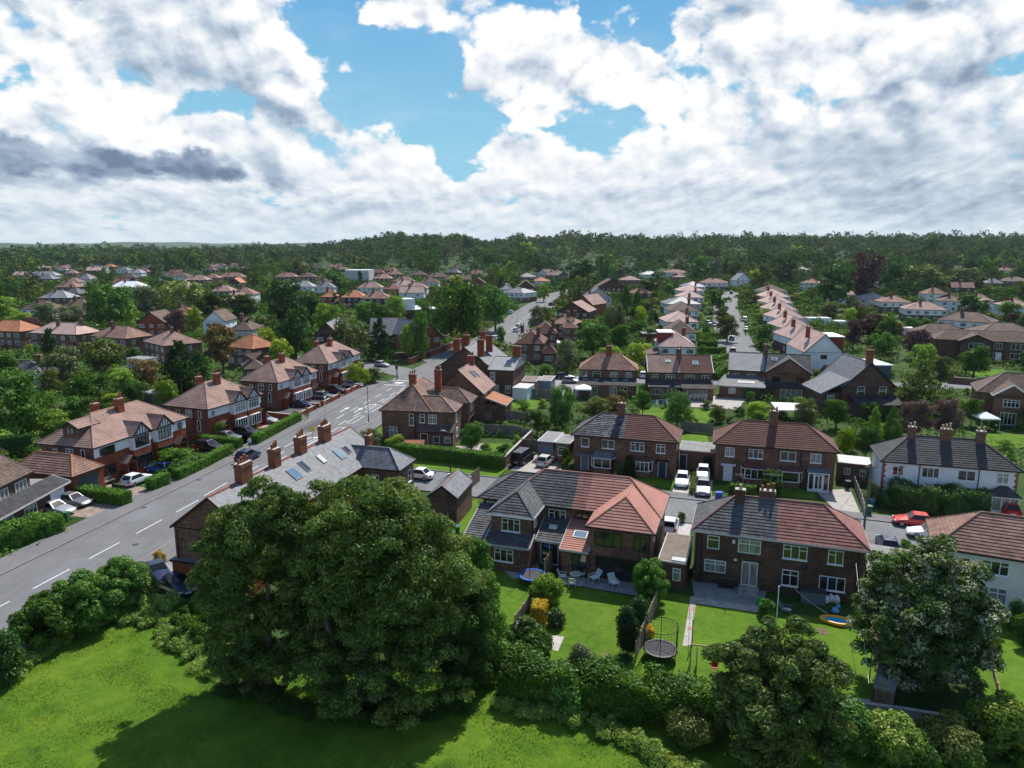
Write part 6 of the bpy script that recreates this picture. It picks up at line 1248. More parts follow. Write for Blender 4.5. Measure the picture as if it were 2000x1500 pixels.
dense('shrub', 'blue green young shrub rising above the shaggy boundary hedge', 1138, 1262, 1350, 50, 'leaf_grey', 6000, .09, .5, seed=22); dense('shrub', 'dull leafed bush at the right end of the boundary hedge', 1352, 1395, 1465, 80, 'leaf_olive', 9000, .09, .6, seed=23); dense('shrub', 'dark bush between the boundary hedge and the rounded olive tree', 1400, 1340, 1420, 70, 'leaf_mid', 9000, .09, .6, seed=24)
def growth(label, pts, w, h, dens, size, seed, mat='leaf_weed'):
 rng = np.random.default_rng(seed); P = [Gxy(*p) for p in pts]; cs = [];
 for a, b in zip(P, P[1:]):
  L = (b - a).length
  for i in range(int(L * 5.5)):
   p = a.lerp(b, rng.uniform()); k = rng.uniform(.5, 1.2); q = rng.uniform(.3, .7); cs.append(((p.x + rng.uniform(-w, w), p.y + rng.uniform(-w, w) * .7, h * k * .45), (q, q, h * k * .55)))
 n = int(len(cs) * dens); Pp, Nn = fill(cs, n, rng, .4, 1.1); Pp[:, 2] = np.abs(Pp[:, 2]); me = npmesh('undergrowth', leaf_quads(Pp, Nn, size, rng, .4), n); me.materials.append(M(mat)); return tag(link('undergrowth', me), label, None, None, 'stuff')
growth('nettles and tall weeds along the edge of the field', [(955, 1385), (1050, 1392), (1130, 1408), (1200, 1432), (1260, 1465), (1330, 1500), (1385, 1540)], .9, .75, 330, .085, 5); growth('sprawling weeds at the left corner of the field', [(20, 1318), (75, 1275), (150, 1228), (240, 1200), (310, 1225), (360, 1262), (410, 1300), (440, 1330)], 1.0, .7, 320, .085, 6)
growth('bramble and nettle tangle filling the lower right corner', [(1630, 1440), (1700, 1470), (1790, 1480), (1900, 1470), (2030, 1480)], 2.4, 1.4, 420, .09, 7, 'leaf_mid'); growth('tall weeds by the yard wall left of the huge ash', [(255, 1175), (300, 1170), (325, 1205)], 1.3, 1.6, 500, .10, 8, 'leaf_weed'); growth('rough shrubs between the yard and the huge ash', [(345, 1205), (380, 1230), (420, 1260), (455, 1290), (480, 1310)], 1.6, 1.3, 420, .10, 10, 'leaf_mid'); growth('long weeds below the yard wall', [(330, 1215), (370, 1255), (400, 1285)], 1.2, .8, 400, .09, 12, 'leaf_weed'); growth('dark undergrowth beneath the huge ash', [(450, 1345), (600, 1395), (760, 1408), (900, 1385)], 1.0, .8, 260, .09, 9, 'leaf_dark')
for a in ((80, 1160, 1272, 140, 'leaf_mid', 31, 'wide dark field shrub beside the metal rail'), (150, 1128, 1245, 140, 'leaf_mid', 32, 'second field shrub along the road, middle of the clump'), (218, 1095, 1205, 125, 'leaf_mid', 33, 'tallest field shrub nearest the parked blue cars'), (262, 1128, 1190, 80, 'leaf_olive', 36, 'lower bush between the field shrubs and the yard wall'), (4, 1240, 1345, 40, 'leaf_dark', 34, 'dark bush cut by the left edge below the rail gap')):
 dense('shrub', a[6], a[0], a[1], a[2], a[3], a[4], 26000 if a[3] > 90 else 9000, .105, .75, seed=a[5], k=34)
for a in ((1668, 1385, 1470, 90, 'leaf_mid', 41, 'leafy bush by the wall below the pink toy'), (1760, 1410, 1500, 110, 'leaf_weed', 42, 'pale bramble mound at the bottom right'), (1870, 1420, 1500, 120, 'leaf_olive', 43, 'olive bramble mound right of the pale one'), (1975, 1370, 1480, 110, 'leaf_weed', 44, 'loose bush in the bottom right corner')): dense('shrub', a[6], a[0], a[1], a[2], a[3], a[4], 15000, .10, .7, seed=a[5], k=30)
# near gardens
dense('laurel', 'tall domed laurel bush beside the folding glass doors', 1272, 1095, 1185, 72, 'leaf_hedge', 16000, .075, .55, seed=51); dense('columnar_conifer', 'dark upright conifer by the garden fence, nearer one', 1226, 1185, 1285, 40, 'leaf_conifer', 12000, .075, .45, seed=52, cat='tree'); dense('columnar_conifer', 'dark upright conifer by the garden fence, under the laurel', 1246, 1163, 1240, 34, 'leaf_dark', 9000, .075, .42, seed=53, cat='tree')
dense('shrub', 'bright feathery shrub beside the blue trampoline', 1068, 1125, 1188, 66, 'leaf_light', 11000, .08, .5, seed=54); dense('shrub', 'white flowering shrub on the shared garden line', 1026, 1215, 1275, 72, 'leaf_whiteflower', 12000, .085, .5, seed=55); dense('shrub', 'low white flowered bush by the golden clipped block', 1086, 1190, 1228, 34, 'leaf_whiteflower', 5000, .07, .35, seed=56); dense('shrub', 'green bush in front of the white flowering shrub', 1052, 1235, 1288, 56, 'leaf_mid', 9000, .085, .5, seed=57)
dense('shrub', 'small bright bush at the house corner by the wooden post', 1497, 1172, 1208, 28, 'leaf_mid', 4000, .07, .3, seed=58); dense('shrub', 'little clipped gold bush by the trampoline net', 1266, 1222, 1250, 26, 'leaf_gold', 3000, .06, .3, seed=59); dense('shrub', 'pot grown shrub in the gap between the two near houses', 1332, 1000, 1022, 14, 'leaf_mid', 1500, .06, .2, seed=60)
hedge('golden clipped conifer block in the middle garden', [(1040, 1213), (1066, 1216)], 1.5, 1.6, 'leaf_gold', 420, .07, .04, name='clipped_conifer', cat='shrub')
shrub('dark low bush left of the kitchen extension', 905, 1080, 1125, 40, 'leaf_hedge')
# across the side road
hedge('long dark clipped hedge round the corner house garden', [(775, 893), (880, 903), (984, 916)], 1.6, 2.0, 'leaf_hedge', 110, .10); tree('lollipop clipped small tree behind the corner hedge', 921, 826, 886, 50, 'broad', 'leaf_mid', lod=0); shrub('bush trained along the garden wall behind the corner hedge', 985, 862, 893, 34, 'leaf_mid')
tree('slim dark column conifer in front of the brown semi', 1229, 886, 933, 28, 'column', 'leaf_conifer', lod=0); shrub('tapered bush beside the annex window', 1105, 868, 906, 22, 'leaf_mid'); shrub('rounded conical bush in front of the grey canopy door', 1103, 893, 918, 20, 'leaf_mid'); shrub('pinkish bush at the drive edge by the hatchback', 1093, 888, 912, 14, 'leaf_rust'); tree('russet slender tree at the slate bay', 1194, 890, 925, 22, 'oval', 'leaf_red'); shrub('pale flowering bush by the russet slender tree', 1206, 900, 930, 24, 'leaf_whiteflower')
tree('round light tree in front of the red roofed semi with bays', 1503, 918, 962, 56, 'broad', 'leaf_mid', lod=0); hedge('low hedge beside the light round tree', [(1425, 962), (1475, 968)], 1., 1.2, 'leaf_hedge', 110, .09); hedge('ragged strip of bush between the twin drives', [(1352, 968), (1356, 935)], .5, .9, 'leaf_olive', 160, .07, .1, lump=.4)
hedge('deep dark hedge in front of the white semi', [(1735, 985), (1830, 1000), (1915, 1003)], 3.0, 2.6, 'leaf_dark', 130, .11, .14, lump=.3); shrub('olive spreading shrub above the dark hedge', 1890, 925, 985, 90, 'leaf_olive', lod=0); shrub('lighter shrub in the middle above the dark hedge', 1835, 935, 985, 70, 'leaf_light', lod=0); tree('young conifer in front of the white semi windows', 1755, 905, 965, 32, 'conifer', 'leaf_olive', lod=0); tree('dark column bush beside the white semi drainpipe', 1790, 920, 975, 34, 'column', 'leaf_conifer', lod=0); shrub('weedy shrub between drive fence and dark hedge', 1705, 935, 985, 36, 'leaf_grey', lod=0); shrub('shrub at the left end of the dark hedge', 1735, 955, 990, 40, 'leaf_mid', lod=0)
shrub('clipped cube of hedge by the white car at the right', 1768, 1052, 1078, 30, 'leaf_hedge'); shrub('dark shrub against the white wall at the right edge', 1990, 1165, 1235, 50, 'leaf_dark', lod=0); shrub('bush on the right edge lawn', 2000, 1200, 1260, 60, 'leaf_mid', lod=0)
# left of the main road
def hl(label, pts, w, h, **k): return hedge(label, pts, w, h, **({'dens': 110, 'size': .10} | k))
hl('clipped hedge by the gateway of the nearest red semi, left of its drive', [(158, 972), (249, 986)], 1.5, 1.5); hl('short clipped hedge with black gate post right of the white car', [(292, 958), (327, 945)], 1.3, 1.5); hl('long clipped hedge along the pavement before the nearest red semi', [(345, 938), (400, 912), (450, 885)], 1.2, 1.4); hl('hedge between the drives of the nearest two red semis', [(392, 868), (470, 876)], 1.2, 1.5); hl('clipped hedge along the pavement before the second red semi', [(498, 868), (540, 845), (583, 822)], 1.2, 1.4); hl('shaggy hedge along the left edge beside the green bin', [(-10, 1070), (60, 1052), (115, 1035)], 2.4, 1.8, lump=.4, size=.11, rough=.12, dens=170); hl('tall dark hedge at the left edge behind the nearest red semi', [(-20, 898), (66, 886)], 2, 3.0, mat='leaf_dark')
hl('low hedge by the silver car drive', [(430, 848), (500, 836)], .9, 1.); hl('bright hedge behind the red semis', [(528, 700), (575, 706)], 1.6, 2.2)
shrub('large clipped mound of green beside the blue car', 347, 873, 918, 95, 'leaf_hedge', lod=0); shrub('small grey green dome bush at the hedge corner', 348, 902, 922, 28, 'leaf_grey'); shrub('golden dome bush beside the blue car', 331, 912, 926, 26, 'leaf_gold'); shrub('lime green bush before the fourth red semi', 700, 704, 752, 50, 'leaf_lime', lod=0); shrub('green bush climbing beside the second semi porch', 430, 820, 858, 30, 'leaf_light'); shrub('ivy mound on the garden wall right of the lime bush', 730, 715, 748, 34, 'leaf_mid'); shrub('golden bush by the gate at the near end of the terrace', 312, 1072, 1098, 26, 'leaf_gold')
tree('bare twiggy small tree beside the corner house', 727, 838, 885, 50, 'oval', 'leaf_grey'); shrub('long grass bush by the corner house wall', 715, 845, 872, 44, 'leaf_light')
# left gardens, from near to far
LT = [('broad round tree filling the left edge', 45, 722, 868, 150, 'broad', 'leaf_mid'), ('bright rounded tree in front of the left edge one', 95, 800, 868, 90, 'broad', 'leaf_light'), ('silver leafed tree left of centre of the gardens', 127, 676, 768, 82, 'oval', 'leaf_grey'), ('tall black green cypress in front of the rosy hipped semi', 106, 636, 728, 36, 'column', 'leaf_conifer'), ('olive tree below the brown to orange semi', 205, 660, 738, 92, 'broad', 'leaf_olive'), ('dense mid green tree in the middle of the left gardens', 180, 726, 806, 92, 'broad', 'leaf_mid'), ('smaller tree right of the dense mid green one', 240, 720, 775, 60, 'broad', 'leaf_light'), ('spreading dark conifer, widest of the left gardens', 356, 658, 784, 100, 'conifer', 'leaf_conifer'), ('second dark conifer tight behind the spreading one', 392, 680, 770, 60, 'conifer', 'leaf_dark'), ('tall rust green pine with open crown', 438, 628, 742, 84, 'pine', 'leaf_rust'), ('grey brown dry looking tree left of the spreading conifer', 286, 700, 766, 72, 'oval', 'leaf_rust'), ('purple leafed tree in front of the rosy semi', 150, 665, 715, 40, 'broad', 'leaf_purple'), ('lime bush tree below the dry looking tree', 224, 768, 806, 46, 'broad', 'leaf_lime'), ('dark bush tree left of the pale shed roof', 264, 750, 806, 52, 'broad', 'leaf_dark'), ('light tree beside the second semi back garden', 325, 740, 800, 48, 'broad', 'leaf_light'), ('bushy tree behind the nearest red semi roof', 160, 772, 838, 70, 'broad', 'leaf_mid'), ('low leafy tree behind the side dormer', 215, 785, 830, 60, 'broad', 'leaf_olive'), ('tree at the left edge under the slate bungalow', 15, 690, 770, 60, 'broad', 'leaf_mid'), ('small tree right of the slate bungalow', 105, 720, 780, 50, 'broad', 'leaf_olive'),
 ('massive dark round tree behind the third red semi', 580, 596, 716, 80, 'broad', 'leaf_dark'), ('silver weeping tree in front of the hall', 684, 616, 712, 84, 'willow', 'leaf_grey'), ('dark spruce in front of the hall gable', 741, 612, 702, 62, 'conifer', 'leaf_conifer'), ('yellowish birch beside the orange hall', 797, 630, 702, 40, 'oval', 'leaf_light'), ('tall green birch touching the orange hall', 822, 606, 702, 46, 'oval', 'leaf_mid'), ('great spreading tree left of the main road beyond the hall', 905, 550, 684, 112, 'broad', 'leaf_mid'), ('dark tree to the right of the great spreading tree', 968, 556, 648, 70, 'broad', 'leaf_mid'), ('leafy tree between the great tree and the orange hall', 868, 590, 668, 50, 'broad', 'leaf_mid'), ('light green tree left of the massive dark one', 520, 640, 700, 52, 'broad', 'leaf_lime'), ('dark rounded tree behind the pine', 480, 655, 700, 40, 'broad', 'leaf_dark'), ('rounded tree right behind the massive dark one', 640, 590, 660, 62, 'broad', 'leaf_light'), ('dark tree above the hall wing', 610, 575, 640, 60, 'broad', 'leaf_dark'),
 ('pale weeping willow dome left of centre', 355, 543, 622, 104, 'willow', 'leaf_willow'), ('tall oak like tree left of the willow', 216, 552, 652, 100, 'broad', 'leaf_mid'), ('grey green tree between oak and willow', 288, 556, 625, 62, 'broad', 'leaf_grey'), ('dark tree right of the willow', 420, 570, 630, 70, 'broad', 'leaf_dark'), ('second dark tree right of the willow', 472, 572, 632, 70, 'broad', 'leaf_dark'), ('wide dark tree behind the massive round one', 560, 546, 632, 96, 'broad', 'leaf_dark'), ('purple blossomed tree above the pink roof', 345, 602, 655, 52, 'broad', 'leaf_mauve'), ('lime tree beside the purple blossomed tree', 380, 600, 655, 36, 'broad', 'leaf_lime'), ('round tree at the left edge above the orange roof', 14, 578, 640, 62, 'broad', 'leaf_light'), ('mid tree left of the black and white bungalow', -10, 545, 640, 70, 'broad', 'leaf_mid'), ('grey green tree in front of the black and white bungalow', 95, 590, 640, 50, 'broad', 'leaf_grey'), ('bush tree with pale tips above the rosy hip', 42, 610, 640, 46, 'broad', 'leaf_lime'), ('tree hiding the end of the bungalow', 145, 595, 645, 56, 'broad', 'leaf_grey'), ('small dark cypress in the central estate', 703, 528, 556, 14, 'column', 'leaf_conifer'), ('dark conifer before the two tone roof', 655, 570, 606, 26, 'conifer', 'leaf_conifer'), ('bright leafy tree below the orange red hips', 720, 588, 640, 66, 'broad', 'leaf_mid'), ('tree left of the flat roofed block', 775, 575, 640, 50, 'broad', 'leaf_light'), ('tree in front of the flat roofed block', 828, 585, 640, 40, 'broad', 'leaf_mid'), ('tree above the hall gable', 745, 590, 650, 56, 'broad', 'leaf_mid'), ('broad tree above the purple house row', 660, 528, 575, 56, 'broad', 'leaf_mid')]
for a in LT: tree(*a)
# centre and right
CT = [('dark evergreen pair member, left, behind the gardens', 1222, 552, 642, 46, 'conifer', 'leaf_dark'), ('dark evergreen pair member, right, behind the gardens', 1244, 562, 645, 44, 'conifer', 'leaf_dark'), ('pale willowy tree left of the dark evergreens', 1200, 590, 668, 52, 'willow', 'leaf_grey'), ('rounded tree at the heart of the back gardens', 1158, 628, 700, 84, 'broad', 'leaf_mid'), ('light tree right of the rounded back garden tree', 1208, 632, 690, 60, 'broad', 'leaf_mid'), ('yellow leafed tree behind the hip roofed brown semi', 1240, 668, 722, 46, 'broad', 'leaf_lime'), ('greyish tree behind the parked dark car', 1108, 662, 730, 56, 'broad', 'leaf_grey'), ('dense garden tree between workers ladder and fence', 1098, 752, 838, 62, 'oval', 'leaf_mid'), ('rose and mixed bushes right of the garden gazebo', 1160, 775, 822, 64, 'broad', 'leaf_olive'), ('reddish bush in the garden behind the mossy roof', 1200, 772, 818, 48, 'broad', 'leaf_rust'), ('little round tree beside the washing line', 1255, 762, 810, 34, 'broad', 'leaf_mid'), ('leafy tree behind the right half of the brown semi', 1322, 764, 836, 58, 'oval', 'leaf_mid'), ('variegated bush on the side fence', 1050, 800, 850, 60, 'broad', 'leaf_whiteflower'), ('low tree above the red roof with bays', 1400, 790, 825, 40, 'broad', 'leaf_olive'), ('yellow green bush tree by the pale marquee', 1480, 785, 828, 58, 'broad', 'leaf_lime'), ('twiggy tree over the white marquee', 1570, 776, 832, 56, 'oval', 'leaf_olive'), ('dense round tree right of the white marquee', 1632, 778, 838, 58, 'broad', 'leaf_mid'), ('light green feathery conifer left of the plum trees', 1704, 790, 866, 44, 'conifer', 'leaf_light'), ('darker conifer beside the feathery one', 1740, 788, 868, 44, 'conifer', 'leaf_mid'), ('dusky purple plum tree, left of two', 1785, 778, 860, 68, 'broad', 'leaf_mauve'), ('dusky purple plum tree, right of two', 1850, 776, 858, 66, 'broad', 'leaf_mauve'), ('broad yew like tree before the far right road', 1796, 696, 812, 108, 'conifer', 'leaf_olive'), ('bush tree behind the white gazebo', 1896, 776, 832, 42, 'broad', 'leaf_mid'), ('lime fluffy bush right of the red roof', 1650, 835, 890, 44, 'broad', 'leaf_lime'), ('dark bushes between the two brown semis and the plum trees', 1690, 835, 895, 50, 'broad', 'leaf_dark'),
 ('light tree before the long brown brick house', 1900, 672, 742, 66, 'broad', 'leaf_mid'), ('bright bush tree left of the long brown brick house', 1800, 670, 730, 56, 'broad', 'leaf_light'), ('grey green tree by the far right road', 1835, 695, 760, 50, 'broad', 'leaf_grey'), ('round purple plum in the back gardens', 1696, 612, 668, 58, 'broad', 'leaf_purple'), ('small red maple right of the purple plum', 1750, 630, 664, 30, 'broad', 'leaf_red'), ('plum grey tree left of the long house', 1786, 642, 702, 56, 'broad', 'leaf_purple'), ('green tree below the purple plum', 1722, 648, 702, 52, 'broad', 'leaf_mid'), ('rounded conifer in the gardens right of the pink row', 1660, 574, 620, 32, 'oval', 'leaf_grey'), ('lime tree below the rounded conifer', 1660, 600, 630, 28, 'broad', 'leaf_lime'), ('gold green tree beside the lime one', 1680, 598, 630, 20, 'broad', 'leaf_olive'),
 ('great black green tree right of the pink row', 1624, 515, 606, 92, 'broad', 'leaf_dark'), ('towering copper beech beside the great black green tree', 1678, 492, 598, 82, 'broad', 'leaf_purple'), ('dark round tree above the pink row', 1527, 496, 562, 60, 'broad', 'leaf_dark'), ('round tree above the black and white gable', 1820, 515, 572, 72, 'broad', 'leaf_olive'), ('dark tree left of the round one above the gable', 1735, 500, 575, 60, 'broad', 'leaf_dark'), ('olive tree behind the pale hip roof', 1775, 520, 575, 56, 'broad', 'leaf_olive'), ('dark tree before the black and white gable', 1900, 572, 618, 66, 'broad', 'leaf_mid'), ('round tree right of the bay hipped semi', 1968, 588, 640, 50, 'broad', 'leaf_mid'), ('wide grey green tree in the right wood', 1880, 520, 570, 80, 'broad', 'leaf_grey'), ('big tree on the right skyline', 1818, 461, 530, 50, 'broad', 'leaf_dark'), ('tall poplar alone on the right skyline', 1979, 451, 500, 15, 'column', 'leaf_mid'), ('rounded tree in the right wood, light topped', 1935, 500, 560, 50, 'broad', 'leaf_mid'), ('rounded tree at the right edge wood', 1990, 505, 560, 50, 'broad', 'leaf_mid'),
 ('large avenue tree on the left, nearest the top', 1404, 565, 612, 46, 'broad', 'leaf_mid'), ('light clipped tree in the left avenue gardens', 1410, 597, 632, 32, 'broad', 'leaf_olive'), ('spreading olive street tree overhanging the avenue', 1420, 614, 668, 50, 'broad', 'leaf_olive'), ('white blossomed bush tree right of the avenue', 1491, 632, 676, 52, 'broad', 'leaf_whiteflower'), ('lime bush tree right of the avenue', 1492, 602, 632, 42, 'broad', 'leaf_lime'), ('bush tree by the right row gardens', 1470, 575, 600, 34, 'broad', 'leaf_olive'), ('light bush by the top of the right gardens', 1480, 590, 612, 30, 'broad', 'leaf_light'), ('dark pointed cypress above the avenue end', 1416, 500, 545, 18, 'column', 'leaf_conifer'), ('tall trees mass left of the pointed cypress', 1365, 498, 556, 50, 'broad', 'leaf_mid'), ('tree right of the pointed cypress mass', 1390, 500, 548, 40, 'broad', 'leaf_grey'), ('round tree right of the black and white top house', 1478, 530, 572, 40, 'broad', 'leaf_olive'), ('dark shrubby tree below the tan villas', 1290, 530, 562, 46, 'broad', 'leaf_dark'), ('bush tree under the dark shrubby one', 1302, 548, 580, 34, 'broad', 'leaf_mid'), ('dark tree behind the white gabled house', 1262, 545, 590, 50, 'broad', 'leaf_dark'), ('street tree by the road bend', 1101, 568, 590, 20, 'broad', 'leaf_lime'), ('roadside tree in front of the cream house', 1062, 553, 590, 28, 'broad', 'leaf_light'), ('roadside dark tree right of the cream house', 1100, 550, 578, 22, 'broad', 'leaf_mid'), ('small street tree on the right pavement', 978, 636, 676, 22, 'oval', 'leaf_mid'), ('yellow green bush by the right pavement', 1050, 612, 632, 26, 'broad', 'leaf_lime'), ('big round light tree in the far wood, centre', 1100, 480, 520, 34, 'broad', 'leaf_light'), ('dark cedar like tree in the centre wood', 1135, 505, 575, 70, 'broad', 'leaf_dark'), ('tall tree right of the cedar like one', 1185, 495, 562, 44, 'broad', 'leaf_mid'), ('copper tree in the centre wood', 1240, 490, 522, 34, 'broad', 'leaf_purple'), ('light tree beside the copper tree', 1262, 488, 524, 30, 'broad', 'leaf_olive'), ('willow green tree right of the grey road house', 1000, 508, 548, 34, 'broad', 'leaf_light'), ('dark oval tree left of the main road wood', 963, 515, 558, 36, 'oval', 'leaf_mid'), ('pyramidal dark tree on the left skyline', 705, 462, 500, 12, 'conifer', 'leaf_dark')]
for a in CT: tree(*a)
AH = 'clipped garden hedges of the avenue'
for k, (ua, va, ub, vb_, hh) in enumerate(((1364, 662, 1418, 661, 1.8), (1364, 676, 1400, 676, 1.5), (1364, 690, 1416, 689, 1.6), (1390, 712, 1418, 700, 1.5), (1395, 742, 1418, 722, 1.5), (1368, 720, 1418, 718, 1.4))): hedge('clipped garden hedge left of the avenue, number %s from the far end' % ('first', 'second', 'third', 'fourth', 'fifth', 'sixth')[(0, 1, 2, 3, 5, 4)[k]], [(ua, va), (ub, vb_)], 1.6, hh, 'leaf_hedge', 22, .22, .08, group=AH)
shrub('cube clipped yew by the first left avenue semi', 1372, 672, 697, 20, 'leaf_hedge'); shrub('cube clipped yew at the avenue pavement', 1412, 683, 700, 14, 'leaf_hedge')
# ------------------------------------------------------------------ filler gardens, then the far wood
def clear(x, y, r):
 for h in HS:
  d = Vector((x, y)) - h[0]; lx_, ly_ = d.dot(h[1]), d.dot(h[2])
  if h[3] - r * .7 < lx_ < h[4] + r * .7 and h[5] - r * .7 < ly_ < h[6] + r * .7: return False
 for path, w in ((ROAD, 6.6), (SIDE, 5.2), (LANE, 4.2), (STREET, 4.6), (WEST, 5.2)):
  for p in path:
   if abs(p.y - y) < 12 and (p.x - x) ** 2 + (p.y - y) ** 2 < (w + r * .55) ** 2: return False
 for a, b in zip(ROAD, ROAD[1:]):
  if a.y - 3 < y < b.y + 3:
   t = (y - a.y) / (b.y - a.y)
   if abs(a.x + (b.x - a.x) * t - x) < 6.4 + r * .55: return False
 for a, b in zip(STREET, STREET[1:]):
  if a.y - 3 < y < b.y + 3 and abs(a.x + (b.x - a.x) * (y - a.y) / (b.y - a.y) - x) < 4.6 + r * .55: return False
 return True
def inside(x, y):
 for P in SHEETS:
  c = False; j = len(P) - 1
  for i in range(len(P)):
   if (P[i][1] > y) != (P[j][1] > y) and x < (P[j][0] - P[i][0]) * (y - P[i][1]) / (P[j][1] - P[i][1]) + P[i][0]: c = not c
   j = i
  if c: return True
 return False
HH_ = [(h[0] + h[1] * ((h[3] + h[4]) / 2), (h[1] * (h[4] - h[3])).length / 2) for h in HS]; HH_ = [(c.x / c.y, c.y, r / c.y) for c, r in HH_ if c.y > 120]
def low_enough(x, y, w, h):
 """gardens in front of a house are kept low enough for its roof to show"""
 q = x / y; a = w / 2 / y
 for (hq, hy, hr) in HH_:
  d = hy - y
  if 0 < d < 130 and abs(q - hq) < hr + a: h = min(h, 2.6 + d * 25 / hy)
 return h
def free(x, y, r, k=.62):
 return all((x - a) ** 2 + (y - b) ** 2 > ((r + c) * k) ** 2 for a, b, c in OCC)
def main_x(y):
 for a, b in zip(ROAD, ROAD[1:]):
  if a.y <= y <= b.y: return a.x + (b.x - a.x) * (y - a.y) / (b.y - a.y)
 return 60
rng = random.Random(77); CN = dict(leaf_mid='mid green', leaf_dark='dark green', leaf_light='light green', leaf_olive='olive green', leaf_grey='grey green', leaf_lime='yellow green', leaf_purple='purple', leaf_conifer='black green', leaf_rust='brownish')
PAL = ['leaf_mid'] * 5 + ['leaf_dark'] * 4 + ['leaf_olive'] * 3 + ['leaf_light'] * 2 + ['leaf_grey'] * 2 + ['leaf_lime', 'leaf_purple', 'leaf_conifer', 'leaf_conifer']
nt_ = ns_ = 0
def zone(x, y):
 if x < main_x(y) - 5: return 'left of the main road'
 if y < 250 and x > 55: return 'right of the avenue' if y > 152 else 'behind the brown and white semis'
 if x > 57 + (y - 160) * .27: return 'right of the avenue'
 return 'between main road and avenue' if y > 150 else 'in the back gardens of the middle row'
def filler(n, y0, y1, hr, wr, shrub_=False, xr=None, k=.62, tries=40):
 global nt_, ns_
 c = 0
 for i in range(n * tries):
  if c >= n: break
  y = y0 + (y1 - y0) * rng.random() ** .8; x = rng.uniform(-.80, .80) * y * 1.0
  if xr and not (xr[0] < x < xr[1]): continue
  w = rng.uniform(*wr)
  if not free(x, y, w / 2, k) or not clear(x, y, w / 2) or inside(x, y): continue
  m = rng.choice(PAL) if not shrub_ else rng.choice(['leaf_mid', 'leaf_hedge', 'leaf_light', 'leaf_olive', 'leaf_dark', 'leaf_weed', 'leaf_lime'])
  sh = 'bush' if shrub_ else ('conifer' if m == 'leaf_conifer' and rng.random() < .6 else rng.choice(['broad', 'broad', 'broad', 'oval']))
  hh = low_enough(x, y, w, rng.uniform(*hr)); w = min(w, max(1.2, hh * 1.25)); z_ = zone(x, y); cn = CN.get(m, 'bright green')
  kind = 'rounded garden bush' if shrub_ else 'big woodland tree' if y > 520 else ('pointed garden conifer' if sh == 'conifer' else 'garden tree'); far_ = ' far off' if y > 300 else ''
  lb = '%s %s%s among houses %s' % (cn, kind, far_, z_)
  tree_at(x, y, hh, w, sh, m, lb, lb.replace('garden bush', 'bushes').replace('garden tree', 'trees') + ' (group)' if False else 'garden planting: ' + lb, z=hgt(x, y)); c += 1
 return c
a_ = filler(45, 165, 300, (5, 10), (5, 9)); a2 = filler(65, 300, 560, (8, 15), (8, 14)); a3 = filler(14, 95, 165, (3.5, 7), (3, 5.5)); a4 = filler(60, 520, 1000, (15, 23), (15, 24))
b1 = filler(120, 96, 180, (1.2, 2.8), (1.4, 3.4), True, (-20, 130), .8, 60); b2 = filler(70, 96, 200, (1.5, 3.2), (2, 4), True, (-160, -48), .8, 60); b3 = filler(90, 180, 300, (2, 4.5), (2.5, 5), True, None, .7, 60)
import sys; print('FILL', a_, a2, a3, b1, b2, b3, NTREE[0], file=open('/tmp/w/log.txt', 'w')) if False else None
def greenery():
 """unbroken shrubs and ground cover of the gardens"""
 r = np.random.default_rng(9); cs = [[], [], []]
 for i in range(30000):
  y = 62 + 560 * r.uniform() ** 1.1; x = r.uniform(-.86, .86) * y
  if y < 96 and -22 < x < 70: continue
  w = r.uniform(.7, 2.2) * (1 if y < 200 else 1.5 if y < 350 else 2.2)
  if sum(map(len, cs)) > 9000: break
  if not clear(x, y, w * .9) or (y < 250 and any(inside(x + a * w * .8, y + b * w * .8) for a, b in ((0, 0), (1, 0), (-1, 0), (0, 1), (0, -1)))): continue
  h = r.uniform(.25, .8) * w * (1.3 if r.uniform() < .2 else 1); cs[int(r.uniform() * 2.99)].append(((x, y, hgt(x, y) + h * .35), (w, w, h)))
 P = []; N_ = []; C = []; S = []
 for k in range(3):
  n = len(cs[k]) * 75; p, q = fill(cs[k], n, r, .35, .8, .1); P.append(p); N_.append(q); C.append(np.full(n, k)); S.append(.10 + np.clip(p[:, 1], 60, 500) * .0011)
 P = np.concatenate(P); P[:, 2] = np.maximum(P[:, 2], .02); V = leaf_quads(P, np.concatenate(N_), np.concatenate(S), r, .65); me = npmesh('greenery', V, len(P))
 for m in ('leaf_mid', 'leaf_olive', 'leaf_hedge'): me.materials.append(M(m))
 me.polygons.foreach_set('material_index', np.concatenate(C).astype(np.int32)); tag(link('garden_greenery', me), 'low unbroken shrubs and ground cover filling the gardens between houses', None, None, 'stuff')
greenery()
